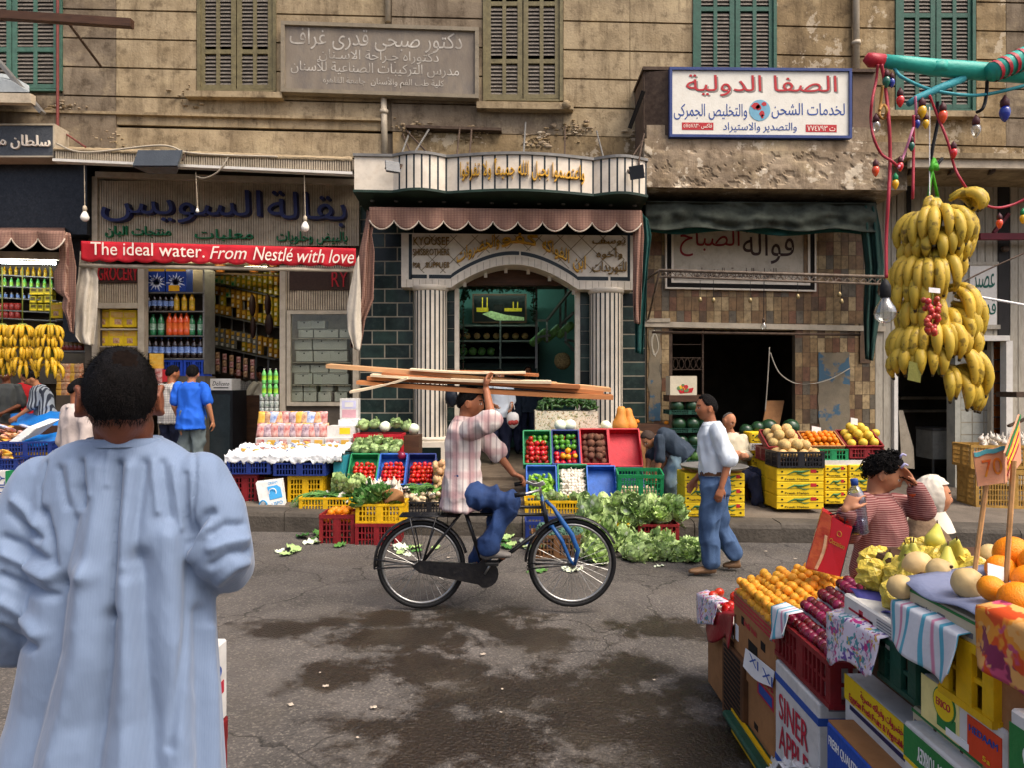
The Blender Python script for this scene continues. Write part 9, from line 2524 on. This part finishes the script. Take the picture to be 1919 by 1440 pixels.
M_GRA=mat('red_grape','#b3402f',rough=.22,var=.25,scale=30,coat=.3,rnd=.25,sss=.1)
for i in range(34):
 v=i/34;w=(14 if v<.5 else 14-16*(v-.5))
 mb=MB();r_=.0105*RBN.uniform(.9,1.1);mb.ell(P(1745+RBN.uniform(-w,w),560+66*v,2.42+RBN.uniform(-.025,.025)),(r_,r_,r_*1.1),10,7);mb.build('grape',M_GRA,gr,True)
mb=MB();mb.tube([P(1748,540,2.43),P(1746,590,2.43),P(1745,622,2.43)],.003,5);mb.build('stalk',M_BSTEM,gr)
mb=MB();fb(mb,1741,539,1762,548,2.4,2.402,0,.1);mb.build('tag',M_PAPER,gr)
for i,(bx_,w_)in enumerate(((2,'leftmost'),(40,'middle'),(92,'rightmost'))):
 t=thing('banana_bunch','yellow banana bunch hanging in the left market, %s of three'%w_,'bananas',P(bx_,650,9.6),'banana bunches in the left market')
 Yb_=9.6-.15*i;mb=MB();mb.tube([P(bx_+2,606,Yb_),P(bx_+4,700,Yb_)],.05,8);mb.tube([P(bx_+2,606,Yb_),P(bx_+2,500,Yb_)],.008,5);mb.build('stem',M_BSTEM,t,True)
 for k,(dy,n)in enumerate(((612,12),(630,10),(652,12),(672,8),(684,5))):
  mb=MB()
  for j in range(n):banana(mb,P(bx_+RBN.uniform(-4,4)+(6 if k>3 else 0),dy,Yb_),radians(-195+210*(j+.5)/n+RBN.uniform(-8,8)),.17*RBN.uniform(.85,1.1),.17*RBN.uniform(.85,1.1),.024,.05,8)
  mb.build('banana_hand',[M_BANF,M_BTIP],t,True)
# ------ turquoise pole, cords and coloured bulbs
YP=2.6
M_TURQ=mat('turquoise_wrap','#2fa08e',rough=.45,var=.2,scale=8,bump=.2,bscale=25);M_TURQC=mat('turquoise_cord','#3f98a0',rough=.6,var=.15);M_CORDR=mat('red_cord','#a3303c',rough=.5,var=.15);M_CORDP=mat('pink_cord','#c27a94',rough=.5,var=.15)
pl=thing('wrapped_pole','pole wrapped in turquoise plastic with a red tip and red spiral bands','pole',P(1800,130,YP))
pth=[P(1655,114,YP),P(1700,119,YP),P(1752,126,YP),P(1800,130,YP),P(1850,134,YP),P(1900,138,YP),P(2000,146,YP),P(2330,168,YP)]
mb=MB();mb.tube(pth,[.024,.026,.03,.032,.032,.03,.03,.03],12);mb.tube([P(1757,120,YP),P(1757,136,YP)],.036,10);mb.build('shaft',M_TURQ,pl,True)
mb=MB();mb.tube([P(1857,136,YP-.05),P(1880,125,YP-.05),P(1920,108,YP-.05),P(1990,78,YP-.05)],[.034,.036,.04,.045],14);mb.build('striped_arm',M_TURQ,pl,True)
mb=MB()
for k in range(5):
 a=P(1862+15*k,134-6.6*k,YP-.05);b=P(1868+15*k,131-6.4*k,YP-.05);mb.tube([a,b],.0385+.001*k,14,cap=False)
mb.build('spiral_band',mat('red_band','#a3202c',rough=.45,var=.2),pl,True)
mb=MB();mb.tube([P(1622,106,YP),P(1632,112,YP),P(1656,114,YP)],[.016,.026,.024],12);mb.build('red_tip',_M['red_band'],pl,True)
mb=MB();mb.tube([P(1702,194,YP),P(1720,183,YP),P(1760,165,YP),P(1806,146,YP)],[.012,.014,.015,.015],10);mb.build('brace',M_TURQC,pl,True)
mb=MB();q=P(2320,168,YP);mb.tube([q+Vector((0,0,.2)),Vector((q.x,q.y,zroad(q.x)-.02))],.035,10);mb.build('upright_post',M_IRON,pl,True)
def cord(label,pts,m,r=.005):cable(label,[P(a,b,YP-.02+.02*(i%2))for i,(a,b)in enumerate(pts)],r,m)
cord('turquoise cord drooping under the wrapped pole',[(1660,108),(1676,128),(1692,145),(1740,166),(1800,177),(1850,176),(1920,160),(1960,150)],M_TURQC,.0065)
cord('red cord looping down from the red tip of the pole',[(1645,120),(1642,150),(1634,190),(1632,225),(1638,260),(1652,288),(1672,302),(1684,314)],M_CORDR)
cord('long red cord dropping from the pole to the big clear bulb',[(1652,120),(1660,170),(1666,230),(1668,300),(1665,370),(1661,440),(1661,520)],M_CORDR,.006)
cord('pink cord rising from the red bulb to the pole brace',[(1684,314),(1694,290),(1706,255),(1716,220),(1715,180)],M_CORDP)
cord('red cord running behind the bananas to the right edge',[(1742,178),(1756,215),(1775,262),(1788,310),(1800,335),(1825,370),(1860,388),(1895,384),(1930,368)],M_CORDR)
cord('thin dark red cord hanging straight down left of the bananas',[(1712,215),(1712,280),(1711,350),(1710,372)],M_CORDR)
cord('ochre twisted cord loop below the red tip',[(1654,160),(1650,195),(1648,215),(1656,222),(1662,205),(1655,196),(1648,206)],mat('ochre_cord','#a3783a',var=.2))
cord('black bent wire hook under the pole at right',[(1850,150),(1848,180),(1842,202),(1830,210)],M_BLACK,.006)
cord('thin pale fishing line beside the green rope',[(1742,200),(1742,300),(1742,420)],M_PAPER,.002)
LAMPC={n:mat('lamp_%s'%n,h,rough=.15,var=.05,bump=0,spec=.6,coat=.5)for n,h in(('red','#c8201c'),('orange','#dc4a1a'),('yellow','#dba80e'),('blue','#1d2f8a'),('green','#0f5a44'))}
M_SOCK=mat('maroon_socket','#4a2426',rough=.5,var=.2)
for(x,y,col,s,lab)in((1661,152,'green',1,'green glass bulb nearest the red tip of the pole'),(1671,154,'blue',.8,'blue bulb half hidden beside the green one at the pole tip'),(1687,188,'red',1,'red bulb hanging under the pole left of the yellow ones'),(1728,208,'yellow',1.1,'large yellow bulb under the pole brace'),(1735,231,'yellow',.8,'small yellow bulb below the large yellow one'),(1719,231,'blue',.75,'small blue bulb beside the pink cord'),(1767,217,'orange',1.1,'orange red bulb right of the yellow bulbs'),(1883,211,'blue',1.35,'large blue bulb hanging alone at the right'),(1787,286,'red',.9,'red bulb on the cord above the banana crown'),(1708,273,'green',.8,'green bulb on the thin cord left of the green rope'),(1687,311,'red',.8,'small red bulb at the lowest point of the loop'),(1641,319,'orange',.9,'orange bulb hanging at far left of the loop'),(1678,344,'yellow',.85,'yellow bulb with green socket above the bananas at left'),(1873,418,'orange',.8,'orange bulb on the cord right of the bananas'),(1917,409,'yellow',.8,'yellow bulb with green socket at the right edge')):
 t=thing('coloured_bulb',lab,'light bulb',P(x,y,YP),'coloured bulbs on the cords');c=P(x,y,YP-.01);r=.0145*s
 mb=MB();mb.lathe([(.002,-r*1.75),(r*.45,-r*1.4),(r*.85,-r*.6),(r,.1*r),(r*.9,r*.7),(r*.6,r*1.2)],14,0,c);mb.build('glass',LAMPC[col],t,True)
 mb=MB();mb.lathe([(r*.62,r*1.15),(r*.8,r*1.3),(r*.75,r*2.4),(r*.4,r*2.9),(r*.12,r*3.4)],12,0,c);mb.build('socket',M_PGRN if 'green socket' in lab else M_SOCK,t,True)
for(x,y,s,lab)in((1642,236,1,'clear pointed bulb on the red loop at left'),(1829,243,1.15,'clear pointed bulb hanging right of the bananas hook')):
 t=thing('clear_bulb',lab,'light bulb',P(x,y,YP));c=P(x,y,YP-.01);r=.0145*s
 mb=MB();mb.lathe([(.002,-r*1.75),(r*.45,-r*1.4),(r*.85,-r*.6),(r,.1*r),(r*.9,r*.7),(r*.6,r*1.2)],14,0,c);mb.build('glass',M_CLEAR,t,True)
 mb=MB();mb.lathe([(r*.62,r*1.15),(r*.8,r*1.3),(r*.75,r*2.4),(r*.4,r*2.9),(r*.12,r*3.4)],12,0,c);mb.build('socket',M_SOCK,t,True)
t=thing('large_clear_bulb','large clear glass bulb with black socket hanging left of the bananas','light bulb',P(1659,580,2.3));c=P(1659,586,2.35);r=.036
mb=MB();pr=[(.002,-r),(r*.5,-r*.87),(r*.87,-r*.5),(r,0),(r*.88,r*.5),(r*.6,r*.95),(r*.4,r*1.3),(r*.38,r*1.5)];mb.lathe(pr,24,0,c,cap=False);mb.build('glass',M_CLEAR,t,True)
mb=MB();mb.lathe([(r*.39,r*1.4),(r*.48,r*1.5),(r*.5,r*2.5),(r*.3,r*2.95),(r*.1,r*3.2)],16,0,c);mb.build('socket',M_BLACK,t,True)
mb=MB();mb.tube([c+Vector((-.006,0,r*1.3)),c+Vector((-.008,0,r*.3)),c+Vector((.008,0,r*.3)),c+Vector((.006,0,r*1.3))],.0012,5);mb.build('filament',M_STEEL,t)
cable('white strap running from behind the bananas to the right edge',[P(1830,556,4.5),P(1870,562,4.5),P(2300,640,4.5)],.008,M_PAPER)
cable('thin dark wire slanting from the wooden shop to the right edge',[P(1800,540,8),P(1850,505,8),P(2250,330,8)],.01,M_IRON)
